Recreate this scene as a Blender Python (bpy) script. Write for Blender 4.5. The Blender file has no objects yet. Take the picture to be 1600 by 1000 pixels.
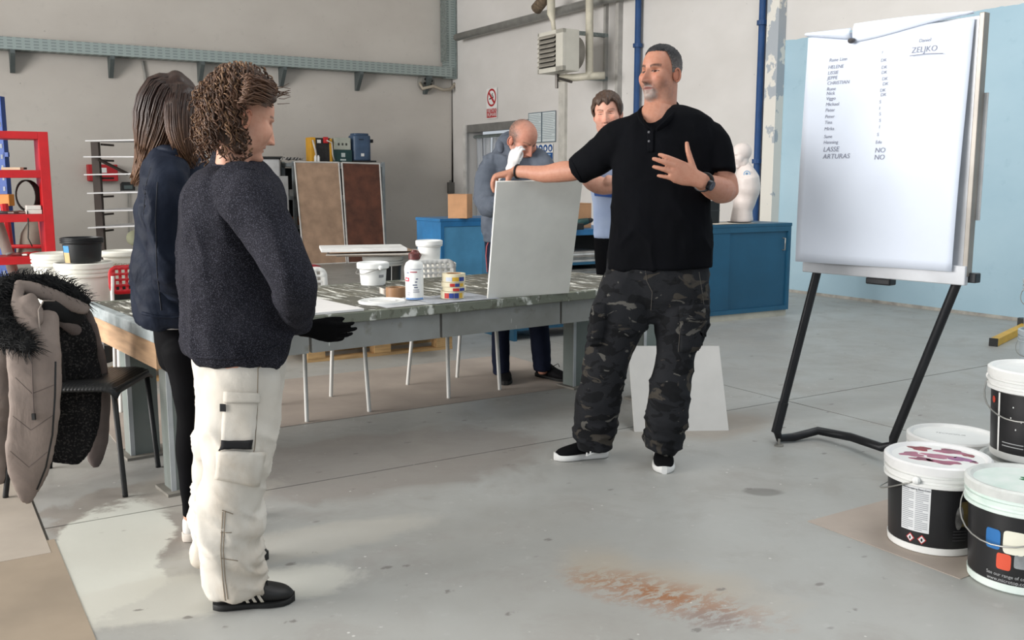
import bpy, bmesh, math, random
import numpy as np
from mathutils import Vector, Matrix, noise as mnoise
from mathutils.bvhtree import BVHTree
random.seed(7); rng = np.random.default_rng(7)
SC = bpy.context.scene
COL = SC.collection
# ------------------------------------------------------------------ camera, world, lights, exposure
CAM_H, FPX, PITCH = 1.27, 1500.0, math.atan(220/1500)
cam_d = bpy.data.cameras.new('camera'); cam = bpy.data.objects.new('camera', cam_d); COL.objects.link(cam)
cam_d.sensor_width = 36; cam_d.lens = FPX/1600*36; cam_d.clip_end = 200
cam.location = (0, 0, CAM_H); cam.rotation_euler = (math.pi/2 - PITCH, 0, 0); SC.camera = cam
ANG = math.radians(32.0)
U = np.array([math.cos(ANG), math.sin(ANG), 0]); V = np.array([-math.sin(ANG), math.cos(ANG), 0]); Z = np.array([0, 0, 1.0])
world = bpy.data.worlds.new('world'); SC.world = world; world.use_nodes = True
world.node_tree.nodes['Background'].inputs[0].default_value = (0.86, 0.93, 1.0, 1)
world.node_tree.nodes['Background'].inputs[1].default_value = 0.45
def area(name, loc, target, sx, sy, power, col):
    l = bpy.data.lights.new(name, 'AREA'); l.shape = 'RECTANGLE'; l.size = sx; l.size_y = sy; l.energy = power; l.color = col
    o = bpy.data.objects.new(name, l); COL.objects.link(o); o.location = loc
    o.rotation_euler = (Vector(target)-Vector(loc)).to_track_quat('-Z', 'Y').to_euler(); return o
# daylight through the tall open gate on the left side of the hall
area('gate_daylight', (-11.0, 0.2, 3.0), (1.5, 5.2, 0.8), 8.0, 4.8, 1750, (1.0, 0.975, 0.945))
# added fill lamp behind the photographer, no known window there
area('rear_fill', (3.5, -6.5, 4.6), (1.5, 5.5, 0.6), 7.0, 2.2, 110, (0.86, 0.93, 1.0))
# daylight of the ridge skylight in the roof
area('skylight_daylight', (2.6, 3.6, 6.3), (2.6, 3.6, 0), 3.0, 9.0, 190, (0.95, 0.98, 1.0))
SC.view_settings.view_transform = 'Standard'; SC.view_settings.look = 'None'
SC.view_settings.gamma = 1; SC.view_settings.use_curve_mapping = False
SC.view_settings.exposure = 0.38
# ------------------------------------------------------------------ picture <-> place helpers
CP, SP = math.cos(PITCH), math.sin(PITCH); O3 = np.array([0, 0, CAM_H])
def ray(px, py):
    x = (px-800)/FPX; u = -(py-500)/FPX
    return np.array([x, CP+u*SP, -SP+u*CP])
def gp(px, py, z=0.0):
    d = ray(px, py); return O3+d*((z-CAM_H)/d[2])
def pd(px, py, Y):
    d = ray(px, py); return O3+d*(Y/d[1])
def pw(px, py, p, n):
    d = ray(px, py); return O3+d*(np.dot(np.array(p)-O3, n)/np.dot(d, n))
def proj(P):
    P = np.asarray(P, float)-O3; f = P[1]*CP-P[2]*SP; u = P[1]*SP+P[2]*CP
    return 800+FPX*P[0]/f, 500-FPX*u/f
def mpp(Y): return Y/1516.0
# ------------------------------------------------------------------ materials
MATS = {}
def lin(c):
    c = [x/255 for x in c[:3]]
    return tuple(x/12.92 if x <= .04045 else ((x+.055)/1.055)**2.4 for x in c)+(1,)
class NT:
    def __init__(s, name, rough=.6, metal=0, spec=.5):
        s.m = bpy.data.materials.new(name); s.m.use_nodes = True; s.t = s.m.node_tree; s.n = s.t.nodes
        s.b = s.n['Principled BSDF']; s.b.inputs['Roughness'].default_value = rough; s.b.inputs['Metallic'].default_value = metal
        s.b.inputs['Specular IOR Level'].default_value = spec
    def add(s, kind, **kw):
        n = s.n.new(kind)
        for k, v in kw.items():
            if k in n.inputs.keys(): s.put(v, n.inputs[k])
            else: setattr(n, k, v)
        return n
    def put(s, v, sock):
        if hasattr(v, 'is_output') and v.is_output: s.t.links.new(v, sock)
        elif hasattr(v, 'outputs'): s.t.links.new(v.outputs[0], sock)
        else: sock.default_value = v
    def coord(s, world=True): 
        if world: return s.add('ShaderNodeNewGeometry').outputs['Position']
        return s.add('ShaderNodeTexCoord').outputs['Object']
    def mapping(s, vec, scale=(1, 1, 1), rot=(0, 0, 0), loc=(0, 0, 0)):
        return s.add('ShaderNodeMapping', Vector=vec, Scale=scale, Rotation=rot, Location=loc).outputs[0]
    def noise(s, vec, scale, detail=4, rough=.55, dist=0):
        return s.add('ShaderNodeTexNoise', Vector=vec, Scale=scale, Detail=detail, Roughness=rough, Distortion=dist).outputs['Fac']
    def ramp(s, fac, lo, hi, a=0., b=1.):
        n = s.n.new('ShaderNodeMapRange'); s.put(fac, n.inputs[0]); n.inputs[1].default_value = lo; n.inputs[2].default_value = hi
        n.inputs[3].default_value = a; n.inputs[4].default_value = b; n.clamp = True; return n.outputs[0]
    def math(s, op, a, b=0.):
        n = s.n.new('ShaderNodeMath'); n.operation = op; s.put(a, n.inputs[0]); s.put(b, n.inputs[1]); return n.outputs[0]
    def mix(s, f, a, b, mode='MIX'):
        n = s.n.new('ShaderNodeMix'); n.data_type = 'RGBA'; n.blend_type = mode
        s.put(f, n.inputs[0]); s.put(a, n.inputs[6]); s.put(b, n.inputs[7]); return n.outputs[2]
    def color(s, v): s.put(v, s.b.inputs['Base Color'])
    def rough(s, v): s.put(v, s.b.inputs['Roughness'])
    def bump(s, h, strength=.3, dist=.01):
        n = s.n.new('ShaderNodeBump'); n.inputs['Strength'].default_value = strength; n.inputs['Distance'].default_value = dist
        s.put(h, n.inputs['Height']); s.t.links.new(n.outputs[0], s.b.inputs['Normal'])
def M(name, col, rough=.6, metal=0, var=.06, vscale=6, bump=0, bscale=60, col2=None, stretch=(1, 1, 1), spec=.4, alpha=None, trans=0):
    if name in MATS: return MATS[name]
    k = NT(name, rough, metal, spec); c = lin(col)
    vec = k.mapping(k.coord(False), stretch)
    nz = k.noise(vec, vscale, 4)
    if col2 is None: col2 = [max(0, x*(1-var*2)) for x in col]
    k.color(k.mix(k.ramp(nz, .35, .68), c, lin(col2)))
    if bump: k.bump(k.noise(vec, bscale, 3), bump, .004)
    if alpha is not None: k.b.inputs['Alpha'].default_value = alpha
    if trans: k.b.inputs['Transmission Weight'].default_value = trans
    MATS[name] = k.m; return k.m
# ------------------------------------------------------------------ mesh builder
def frame_of(d, up=(0, 0, 1)):
    d = np.asarray(d, float); d = d/np.linalg.norm(d); up = np.asarray(up, float)
    if abs(np.dot(d, up)) > .97: up = np.array([0, 1., 0]) if abs(d[1]) < .9 else np.array([1., 0, 0])
    s = np.cross(d, up); s /= np.linalg.norm(s); return d, s, np.cross(s, d)
class MB:
    def __init__(s): s.v = []; s.f = []; s.k = []; s.mi = 0
    def addv(s, pts):
        b = len(s.v); s.v.extend([tuple(map(float, p)) for p in pts]); return b
    def addf(s, fs):
        s.f.extend(fs); s.k.extend([s.mi]*len(fs))
    def box(s, lo, hi, R=None, c=None):
        x0, y0, z0 = lo; x1, y1, z1 = hi
        p = np.array([(x, y, z) for z in (z0, z1) for y in (y0, y1) for x in (x0, x1)], float)
        if R is not None: p = p@np.array(R).T
        if c is not None: p = p+np.array(c)
        b = s.addv(p)
        s.addf([tuple(b+i for i in q) for q in ((0, 2, 3, 1), (4, 5, 7, 6), (0, 1, 5, 4), (2, 6, 7, 3), (0, 4, 6, 2), (1, 3, 7, 5))]); return s
    def hexa(s, p):  # 8 points: bottom 4 (ccw), top 4
        b = s.addv(p); s.addf([tuple(b+i for i in q) for q in ((3, 2, 1, 0), (4, 5, 6, 7), (0, 1, 5, 4), (1, 2, 6, 5), (2, 3, 7, 6), (3, 0, 4, 7))]); return s
    def rings(s, rs, cap=True, closed=False):
        n = len(rs[0]); b = len(s.v)
        for r in rs: s.addv(r)
        m = len(rs)
        for i in range(m if closed else m-1):
            i2 = (i+1) % m
            s.addf([(b+i*n+j, b+i*n+(j+1) % n, b+i2*n+(j+1) % n, b+i2*n+j) for j in range(n)])
        if cap and not closed:
            s.addf([tuple(b+j for j in range(n))[::-1], tuple(b+(m-1)*n+j for j in range(n))])
        return s
    def cyl(s, p0, p1, r0, r1=None, n=16, cap=True):
        r1 = r0 if r1 is None else r1; p0 = np.array(p0, float); p1 = np.array(p1, float)
        _, a, c = frame_of(p1-p0); t = np.arange(n)*2*math.pi/n
        return s.rings([[p0+r0*(math.cos(q)*a+math.sin(q)*c) for q in t], [p1+r1*(math.cos(q)*a+math.sin(q)*c) for q in t]], cap)
    def tube(s, path, r, n=8, closed=False, cap=True, flat=1.0, up=(0, 0, 1)):
        P = [np.array(p, float) for p in path]; m = len(P); rr = r if hasattr(r, '__len__') else [r]*m
        t = np.arange(n)*2*math.pi/n; rs = []; ps = None
        for i in range(m):
            a = P[(i-1) % m] if (closed or i > 0) else P[i]; c = P[(i+1) % m] if (closed or i < m-1) else P[i]
            d, sd, u = frame_of(c-a, up)
            if ps is not None:
                q = ps-np.dot(ps, d)*d
                if np.linalg.norm(q) > 1e-6: sd = q/np.linalg.norm(q); u = np.cross(sd, d)
            ps = sd
            rs.append([P[i]+rr[i]*(math.cos(q)*sd+flat*math.sin(q)*u) for q in t])
        return s.rings(rs, cap, closed)
    def lathe(s, prof, n=32, c=(0, 0, 0), cap=True):
        t = np.arange(n)*2*math.pi/n; c = np.array(c, float)
        return s.rings([[c+(r*math.cos(q), r*math.sin(q), z) for q in t] for r, z in prof], cap)
    def ell(s, c, r, n=16, m=10, R=None):
        rs = []
        for i in range(m+1):
            a = -math.pi/2+math.pi*(i*.98+m*.01)/m
            rs.append([(r[0]*math.cos(a)*math.cos(q), r[1]*math.cos(a)*math.sin(q), r[2]*math.sin(a)) for q in np.arange(n)*2*math.pi/n])
        rs = [np.array(x) for x in rs]
        if R is not None: rs = [x@np.array(R).T for x in rs]
        return s.rings([x+np.array(c) for x in rs])
    def prism(s, poly, z0, z1, O=(0, 0, 0), X=(1, 0, 0), Y=(0, 1, 0), N=(0, 0, 1)):
        O, X, Y, N = [np.array(q, float) for q in (O, X, Y, N)]
        return s.rings([[O+x*X+y*Y+z0*N for x, y in poly], [O+x*X+y*Y+z1*N for x, y in poly]])
    def grid(s, fn, nu, nv):
        b = len(s.v)
        for j in range(nv+1):
            for i in range(nu+1): s.v.append(tuple(map(float, fn(i/nu, j/nv))))
        s.addf([(b+j*(nu+1)+i, b+j*(nu+1)+i+1, b+(j+1)*(nu+1)+i+1, b+(j+1)*(nu+1)+i) for j in range(nv) for i in range(nu)]); return s
    def mesh(s, name):
        me = bpy.data.meshes.new(name); me.from_pydata(s.v, [], s.f)
        me.polygons.foreach_set('material_index', s.k); me.update(); return me
# ------------------------------------------------------------------ objects
ROOTM = {}
def thing(name, label, cat, loc=(0, 0, 0), rotz=0, group=None):
    o = bpy.data.objects.new(name, None); COL.objects.link(o); o.empty_display_size = .05
    o.location = tuple(map(float, loc)); o.rotation_euler = (0, 0, rotz); tag(o, label, cat, group)
    ROOTM[o.name] = Matrix.Translation(o.location) @ Matrix.Rotation(rotz, 4, 'Z'); return o
def tag(o, label, cat, group=None, kind=None):
    o['label'] = label; o['category'] = cat
    if group: o['group'] = group
    if kind: o['kind'] = kind
    return o
def rootmat(p):
    while p.parent: p = p.parent
    return ROOTM.get(p.name, Matrix.Identity(4))
def fixn(me):
    bm = bmesh.new(); bm.from_mesh(me); bmesh.ops.recalc_face_normals(bm, faces=bm.faces); bm.to_mesh(me); bm.free()
def obj(name, mb, mats, parent=None, world=False, smooth=None, bevel=0, seg=2, solid=0, subsurf=0, norm=True):
    me = mb if isinstance(mb, bpy.types.Mesh) else mb.mesh(name)
    if world and parent is not None: me.transform(rootmat(parent).inverted())
    if norm: fixn(me)
    for m in (mats if isinstance(mats, (list, tuple)) else [mats]): me.materials.append(m)
    o = bpy.data.objects.new(name, me); COL.objects.link(o)
    if parent is not None: o.parent = parent
    if smooth is True: me.shade_smooth()
    elif smooth is not None:
        me.shade_smooth(); me.set_sharp_from_angle(angle=math.radians(smooth))
    if solid:
        md = o.modifiers.new('thickness', 'SOLIDIFY'); md.thickness = solid; md.offset = 0
    if bevel:
        md = o.modifiers.new('bevel', 'BEVEL'); md.width = bevel; md.segments = seg; md.limit_method = 'ANGLE'
    if subsurf:
        md = o.modifiers.new('subd', 'SUBSURF'); md.levels = subsurf; md.render_levels = subsurf
    return o
def struct(name, mb, mats, parent=None, label=None, **kw):
    o = obj(name, mb, mats, parent, **kw)
    if parent is None:
        o['kind'] = 'structure'
        if label: o['label'] = label
    return o
def dup(root, loc, rotz, label=None):
    r = root.copy(); COL.objects.link(r); r.location = tuple(map(float, loc)); r.rotation_euler = (0, 0, rotz)
    ROOTM[r.name] = Matrix.Translation(r.location) @ Matrix.Rotation(rotz, 4, 'Z')
    if label: r['label'] = label
    for ch in list(root.children):
        c = ch.copy(); COL.objects.link(c); c.parent = r
        for g in ch.children:
            d = g.copy(); COL.objects.link(d); d.parent = c
    return r
def text_mesh(txt, size, font_shear=0.0, extrude=0.0, align='LEFT', bold=0.0):
    cu = bpy.data.curves.new('lettering', 'FONT'); cu.body = txt; cu.size = size; cu.extrude = extrude; cu.shear = font_shear
    cu.align_x = align; cu.offset = bold; cu.resolution_u = 3
    o = bpy.data.objects.new('lettering_tmp', cu); COL.objects.link(o)
    dg = bpy.context.evaluated_depsgraph_get(); me = bpy.data.meshes.new_from_object(o.evaluated_get(dg))
    bpy.data.objects.remove(o); bpy.data.curves.remove(cu); return me
def text_on(txts, name, mat, parent, O, X, Y, world=True):
    """txts: list of (text, x, y, size, shear); on the plane O + x X + y Y, lifted 1 mm along X x Y"""
    X = np.array(X, float); Y = np.array(Y, float); N = np.cross(X, Y); O = np.array(O, float)
    mb = MB()
    for tx, x, y, size, sh in txts:
        me = text_mesh(tx, size, sh, 0.0)
        b = mb.addv([O+(x+v.co.x)*X+(y+v.co.y)*Y+N*.0012 for v in me.vertices])
        mb.addf([tuple(b+i for i in p.vertices) for p in me.polygons]); bpy.data.meshes.remove(me)
    return obj(name, mb, mat, parent, world=world, norm=False)
def fu(px0, px1, py0, py1, Y0, d=None):
    """front-left-bottom corner, width, height of an upright face whose left side is at depth Y0 and which runs along d"""
    d = U if d is None else np.array(d, float)
    P = pd(px0, py1, Y0); r = ray(px1, py1)
    # P.xy + t d.xy parallel to ray xy
    t = (P[1]*r[0]-P[0]*r[1])/(d[0]*r[1]-d[1]*r[0])
    return P, t, pd(px0, py0, Y0)[2]-P[2]
# ================================================================== the hall
WB = gp(1234, 456)                              # a point on the foot of the back wall
def line_hit(P, d, px):                         # where the vertical plane through pixel column px meets P + t d
    r = ray(px, 400); return (P[1]*r[0]-P[0]*r[1])/(d[0]*r[1]-d[1]*r[0])
CORNER = WB+V*line_hit(WB, V, 708)
def on_back(px, py): return pw(px, py, CORNER, U)        # picture point on the back wall
def on_left(px, py): return pw(px, py, CORNER, V)        # picture point on the left wall
def sb(px): return line_hit(CORNER, -V, px)              # metres from the corner along the back wall
HALL_H = 6.4
# ---- materials of the shell
k = NT('wall_plaster', .85, 0, .2); p = k.coord()
n1 = k.noise(k.mapping(p, (.35, .35, .6)), 1.4, 5); n2 = k.noise(p, 9, 5)
c = k.mix(k.ramp(n1, .35, .7), lin((201, 196, 189)), lin((186, 180, 173)))
c = k.mix(k.ramp(n2, .60, .80, 0, .35), c, lin((172, 168, 163)))
sp = k.noise(p, 26, 2); c = k.mix(k.ramp(sp, .745, .77, 0, .6), c, lin((120, 116, 112)))
k.color(c); k.bump(n2, .12, .01); WALLM = k.m
k = NT('wall_back_paint', .8, 0, .25); p = k.coord()
sx = k.add('ShaderNodeSeparateXYZ', Vector=p)
n1 = k.noise(k.mapping(p, (.4, .4, .7)), 1.7, 5); n2 = k.noise(p, 8, 5)
c = k.mix(k.ramp(n1, .35, .7), lin((212, 209, 206)), lin((199, 196, 192)))
sp = k.noise(p, 22, 2); c = k.mix(k.ramp(sp, .75, .78, 0, .5), c, lin((130, 128, 126)))
S0 = sb(1213)
dist = k.math('MULTIPLY', k.math('ADD', k.math('MULTIPLY', k.math('SUBTRACT', sx.outputs[0], float(CORNER[0])), float(-V[0])),
                                 k.math('MULTIPLY', k.math('SUBTRACT', sx.outputs[1], float(CORNER[1])), float(-V[1]))), 1.0)
wob = k.math('MULTIPLY', k.math('SUBTRACT', k.noise(p, 5, 3), .5), .05)
m1 = k.math('GREATER_THAN', k.math('ADD', dist, wob), float(S0)); m2 = k.math('LESS_THAN', k.math('ADD', sx.outputs[2], wob), 2.80)
blue = k.mix(k.ramp(n1, .3, .7), lin((168, 193, 205)), lin((152, 180, 194)))
blue = k.mix(k.ramp(n2, .62, .75, 0, .5), blue, lin((142, 170, 185)))
c = k.mix(k.math('MULTIPLY', m1, m2), c, blue)
k.color(c); k.bump(n2, .1, .01); WALLB = k.m
# ---- concrete floor
k = NT('floor_concrete', .5, 0, .4); p = k.coord()
f2 = k.mapping(p, (1, 1, 0)); rot = k.mapping(p, (1, 1, 0), (0, 0, -ANG))
nA = k.noise(f2, .55, 6, .6); nB = k.noise(f2, 3.2, 7, .65, .4); nC = k.noise(f2, 14, 5, .6); nD = k.noise(f2, 55, 3)
c = k.mix(k.ramp(nA, .38, .66), lin((168, 169, 166)), lin((151, 149, 144)))
c = k.mix(k.ramp(nB, .50, .72, 0, .55), c, lin((146, 141, 136)))
c = k.mix(k.ramp(nC, .62, .78, 0, .45), c, lin((190, 190, 187)))
def blob(x, y, rx, ry, ang=0., edge=.35):
    q = k.mapping(k.mapping(p, (1, 1, 0), (0, 0, 0), (-x, -y, 0)), (1, 1, 1), (0, 0, -ang))
    q = k.mapping(q, (1/rx, 1/ry, 1)); L = k.add('ShaderNodeVectorMath', operation='LENGTH'); k.put(q, L.inputs[0])
    d = k.math('ADD', L.outputs['Value'], k.math('MULTIPLY', k.math('SUBTRACT', nB, .5), 1.3))
    return k.ramp(d, 1.0, 1.0-edge)
# worn brown-grey patch in front of the table, pale paint strip, rust
for px, py, rx, ry, a, col, amt, e in ((600, 720, .95, .55, .55, (139, 132, 126), .75, .25), (215, 815, .35, .5, .5, (140, 133, 125), .8, .12), (455, 850, .6, .16, .5, (184, 180, 170), .5, .3),
                                (150, 870, .24, .62, .2, (205, 206, 197), .9, .1), (280, 935, .7, .17, .35, (196, 195, 186), .7, .2), (330, 760, .3, .4, .5, (168, 163, 155), .6, .2),
                                (1250, 640, 1.0, .22, .4, (140, 137, 132), .5, .4), (1050, 915, .42, .20, -.4, (172, 158, 138), .5, .7), (930, 880, .16, .22, -.2, (170, 157, 138), .4, .7),
                                (1110, 665, .5, .25, .5, (139, 125, 110), .55, .4), (905, 640, .5, .2, .5, (140, 136, 130), .5, .4), (1190, 768, .10, .055, 0, (118, 116, 112), .8, .3)):
    g = gp(px, py); c = k.mix(k.math('MULTIPLY', blob(float(g[0]), float(g[1]), rx, ry, a, e), amt), c, lin(col))
g = gp(1035, 930); rs = k.noise(k.mapping(rot, (1, 2.0, 1)), 15, 10, .78, .5)
rust = k.math('MULTIPLY', blob(float(g[0]), float(g[1]), .40, .15, -.55, .8), k.ramp(rs, .465, .52))
c = k.mix(k.math('MULTIPLY', rust, .9), c, lin((148, 98, 60)))
g = gp(1120, 968); r2 = k.math('MULTIPLY', blob(float(g[0]), float(g[1]), .14, .10, -.3, .7), k.ramp(rs, .46, .56))
c = k.mix(k.math('MULTIPLY', r2, .8), c, lin((128, 112, 106)))
fl = k.add('ShaderNodeTexVoronoi', Vector=k.mapping(rot, (1, 1.8, 1)), Scale=5.0, Randomness=1.0)
spot = k.math('MULTIPLY', k.ramp(fl.outputs['Distance'], .13, .09), k.ramp(nC, .50, .56))
c = k.mix(k.math('MULTIPLY', spot, .75), c, lin((112, 108, 104)))
fl2 = k.add('ShaderNodeTexVoronoi', Vector=f2, Scale=16.0, Randomness=1.0)
c = k.mix(k.math('MULTIPLY', k.ramp(fl2.outputs['Distance'], .10, .06), k.ramp(nB, .5, .6, 0, .8)), c, lin((214, 214, 210)))
k.color(c); k.rough(k.ramp(nB, .3, .8, .36, .62)); k.bump(k.math('ADD', nC, k.math('MULTIPLY', nD, .4)), .10, .006); FLOORM = k.m
JOINT = M('joint_dirt', (112, 109, 104), .9)
# floor: dark joint bed and slabs cast between U/V joints
A0 = gp(1180, 634); B0 = gp(75, 845)
a0 = float(np.dot(A0, V)); b0 = float(np.dot(B0, U))       # joint lines: v = a0 and u = b0
mb = MB(); R2 = np.array([U, V, Z]).T
mb.box((-17, -14, -.30), (19, 17, -.006), R2)
fl_o = struct('floor', mb, JOINT, label='grey worn concrete floor of the hall')
us = [b0-12, b0-6.2, b0, b0+3.9, b0+7.8, b0+11.7, b0+16]; vs = [a0-14, a0-8, a0-4, a0, a0+4.0, a0+8.0, a0+12.5]
for i in range(len(us)-1):
    for j in range(len(vs)-1):
        m = MB().box((us[i]+.005, vs[j]+.005, -.006), (us[i+1]-.005, vs[j+1]-.005, 0), R2); obj('floor_slab', m, FLOORM, fl_o)
# walls
lw = MB(); L0 = CORNER-U*24
lw.hexa([L0, CORNER+U*.3, CORNER+U*.3+V*.3, L0+V*.3]+[q+Z*HALL_H for q in (L0, CORNER+U*.3, CORNER+U*.3+V*.3, L0+V*.3)])
struct('wall_left', lw, WALLM, label='tall off-white plaster wall with a cable tray')
D0, D1 = sb(729), sb(826); DZ = float(on_back(735, 195)[2]); END = 17.0
def wseg(mb, s0, s1, z0, z1, t=.35):
    a = CORNER-V*s0; b = CORNER-V*s1
    mb.hexa([a+Z*z0, b+Z*z0, b+U*t+Z*z0, a+U*t+Z*z0, a+Z*z1, b+Z*z1, b+U*t+Z*z1, a+U*t+Z*z1])
bw = MB(); wseg(bw, 0, D0, 0, HALL_H); wseg(bw, D0, D1, DZ, HALL_H); wseg(bw, D1, END, 0, HALL_H)
wb_o = struct('wall_back', bw, WALLB, label='white wall whose lower right part is painted pale blue')
# room behind the doorway so that it is closed
mb = MB(); a = CORNER-V*(D0-.6)+U*1.8; b = CORNER-V*(D1+.6)+U*1.8
mb.hexa([a, b, b+U*.1, a+U*.1, a+Z*3.2, b+Z*3.2, b+U*.1+Z*3.2, a+U*.1+Z*3.2]); struct('wall_passage', mb, M('passage_wall', (150, 150, 150), .9), label='grey passage wall behind the curtained doorway')
# roof over the hall, open towards the gate and behind the photographer
mb = MB(); mb.box((-17, -3.5, HALL_H), (19, 17.5, HALL_H+.2), R2)
struct('ceiling', mb, M('ceiling_panels', (205, 203, 198), .9), label='high pale hall ceiling')
# door head frame and jamb trim
FR = M('frame_grey', (146, 146, 143), .5); GALV = M('galvanised', (150, 160, 158), .42, .55, .10, 30)
mb = MB(); wseg(mb, D0, D1, DZ-.13, DZ, .10); struct('trim_1', mb, M('door_head_grey', (128, 127, 124), .5, .2), label='grey sliding rail over the doorway')
mb = MB(); wseg(mb, D0-.05, D0+.04, 0, DZ, -.03); struct('trim_2', mb, M('jamb_white', (212, 210, 206), .6), label='white left jamb of the doorway')
# wall panel joints
for n, (px, w, y0, t) in enumerate(((944, .05, 0, .05), (965.5, .06, 0, .08), (880, .16, 0, .05))):
    s = sb(px); mb = MB(); wseg(mb, s-w/2, s+w/2, 0, 6.0 if n < 2 else 3.35, -t)
    struct('trim_%d' % (n+3), mb, M('panel_batten_%d' % n, ((168, 166, 161), (176, 173, 168), (203, 200, 192))[n], .6), label=('thin grey upright joint strip of the wall', 'grey upright conduit strip on the wall', 'cream upright cover strip beside the posters')[n])
# pilaster with peeling paint
k = NT('peeling_pilaster', .8, 0, .2); p = k.coord(); n = k.noise(k.mapping(p, (1, 1, .8)), 3.6, 7, .55)
sx = k.add('ShaderNodeSeparateXYZ', Vector=p)
n = k.math('ADD', n, k.ramp(sx.outputs[2], 1.6, 3.1, -.10, .06))
c = k.mix(k.ramp(n, .525, .54), lin((214, 211, 203)), lin((164, 170, 176))); k.color(c); k.bump(n, .2, .01)
mb = MB(); wseg(mb, sb(1196), sb(1214), 0, HALL_H, -.12); struct('trim_6', mb, k.m, label='narrow wall pilaster with grey patches of peeled paint')
# baseboard of grey mortar along the blue wall
mb = MB(); wseg(mb, sb(1214), END, 0, .03, -.012); struct('baseboard_back', mb, M('mortar_edge', (176, 172, 164), .9, 0, .1, 12), label='rough mortar strip at the foot of the blue wall')
# ---- cable tray
k = NT('tray_galvanised', .45, .4, .5); p = k.mapping(k.coord(), (1, 1, 1), (0, 0, -ANG)); sx = k.add('ShaderNodeSeparateXYZ', Vector=p)
w1 = k.math('FRACT', k.math('MULTIPLY', sx.outputs[0], 9.0)); w2 = k.math('FRACT', k.math('MULTIPLY', sx.outputs[2], 24.0))
slot = k.math('MULTIPLY', k.math('LESS_THAN', w1, .6), k.math('LESS_THAN', w2, .45))
k.color(k.mix(k.math('MULTIPLY', slot, .55), lin((156, 168, 166)), lin((104, 114, 114)))); TRAYM = k.m
zt = float(on_left(690, 107)[2]); zb = float(on_left(690, 122)[2]); tr = CORNER-U*.25
t = thing('cable_tray', 'galvanised perforated cable tray along the left wall with a riser', 'cable tray', CORNER-U*6+Z*zb)
mb = MB(); a = CORNER-U*20; b = CORNER-U*.15
def wallbox(mb, s0, s1, d0, d1, z0, z1):        # along the left wall: s metres left of the corner, d metres off the wall
    a = CORNER-U*s1; b = CORNER-U*s0
    mb.hexa([a-V*d1+Z*z0, b-V*d1+Z*z0, b-V*d0+Z*z0, a-V*d0+Z*z0, a-V*d1+Z*z1, b-V*d1+Z*z1, b-V*d0+Z*z1, a-V*d0+Z*z1])
wallbox(mb, .12, 20, .24, .245, zb, zt); obj('side_rail', mb, TRAYM, t, world=True)
mb = MB(); wallbox(mb, .12, 20, .01, .015, zb, zt); obj('side_rail', mb, TRAYM, t, world=True)
mb = MB(); wallbox(mb, .12, 20, .01, .24, zb, zb+.005); obj('tray_floor', mb, TRAYM, t, world=True)
mb = MB(); wallbox(mb, .02, .22, .06, .20, zb-.02, 5.05); obj('riser', mb, TRAYM, t, world=True)
mb = MB(); wallbox(mb, .01, .03, .03, .23, zb-.02, 5.05); wallbox(mb, .21, .23, .03, .23, zt+.1, 5.05); obj('riser_edge', mb, GALV, t, world=True)
mb = MB(); wallbox(mb, .10, .24, .05, .21, 5.05, 5.9); wallbox(mb, .2, .62, .05, .21, 4.95, 5.05); obj('riser_offset', mb, TRAYM, t, world=True)
BRK = M('bracket_grey', (96, 104, 104), .5, .3)
for px in (42, 192, 328, 452, 568, 672):
    s = -line_hit(CORNER-V*.15, U, px); mb = MB(); q = CORNER-U*s
    mb.prism([(0, 0), (-.26, 0), (-.26, -.05), (-.06, -.30), (0, -.30)], -.03, .03, q+Z*zb, V, Z, U); obj('bracket', mb, BRK, t, world=True)
# conduit from the tray down the wall
t = tag(obj('wall_conduit', MB().tube([on_left(222, 95)-V*.02, on_left(226, 115)-V*.02, on_left(230, 160)-V*.02, on_left(229, 380)-V*.02, on_left(229, 405)-V*.02], .022, 8), M('conduit_grey', (150, 148, 143), .6), smooth=True), 'thin grey conduit dropping from the cable tray to the wall', 'conduit')
tag(obj('corner_conduit', MB().tube([on_left(706.5, 120)-V*.02, on_left(706.5, 300)-V*.02, CORNER-U*.05-V*.02+Z*1.25], .02, 8), M('conduit_dark', (120, 118, 114), .6), smooth=True), 'dark conduit running down the room corner', 'conduit')
tag(obj('corner_switch', MB().box((-.06, -.08, 0), (.06, 0, .2), R2, on_left(703, 302)), M('switch_grey', (110, 108, 104), .6), bevel=.01), 'small grey switch box low in the room corner', 'switch')
# round alarm/fan with hose near the corner
t = thing('wall_siren', 'grey round bell with a loose beige hose below the tray end', 'bell', on_left(664, 129)-V*.12)
c0 = on_left(664, 129)
mb = MB().cyl(c0-V*.02, c0-V*.12, .16, .13, 20); obj('housing', mb, M('siren_grey', (140, 138, 132), .6), t, world=True, smooth=30)
for da in range(6): mb = MB(); q = math.radians(60*da+20); mb.cyl(c0-V*.14+U*math.cos(q)*.07+Z*math.sin(q)*.07, c0-V*.12+U*math.cos(q)*.07+Z*math.sin(q)*.07, .022, n=8); obj('grille_hole', mb, M('hole_dark', (45, 44, 42), .8), t, world=True)
pts = [on_left(650, 130)-V*.15, on_left(652, 140)-V*.2, on_left(668, 136)-V*.2, on_left(684, 142)-V*.2, on_left(696, 141)-V*.18, on_left(706, 134)-V*.1, on_back(711, 131)-U*.02]
obj('hose', MB().tube(pts, .028, 8), M('hose_beige', (178, 168, 152), .6), t, world=True, smooth=True)
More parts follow.
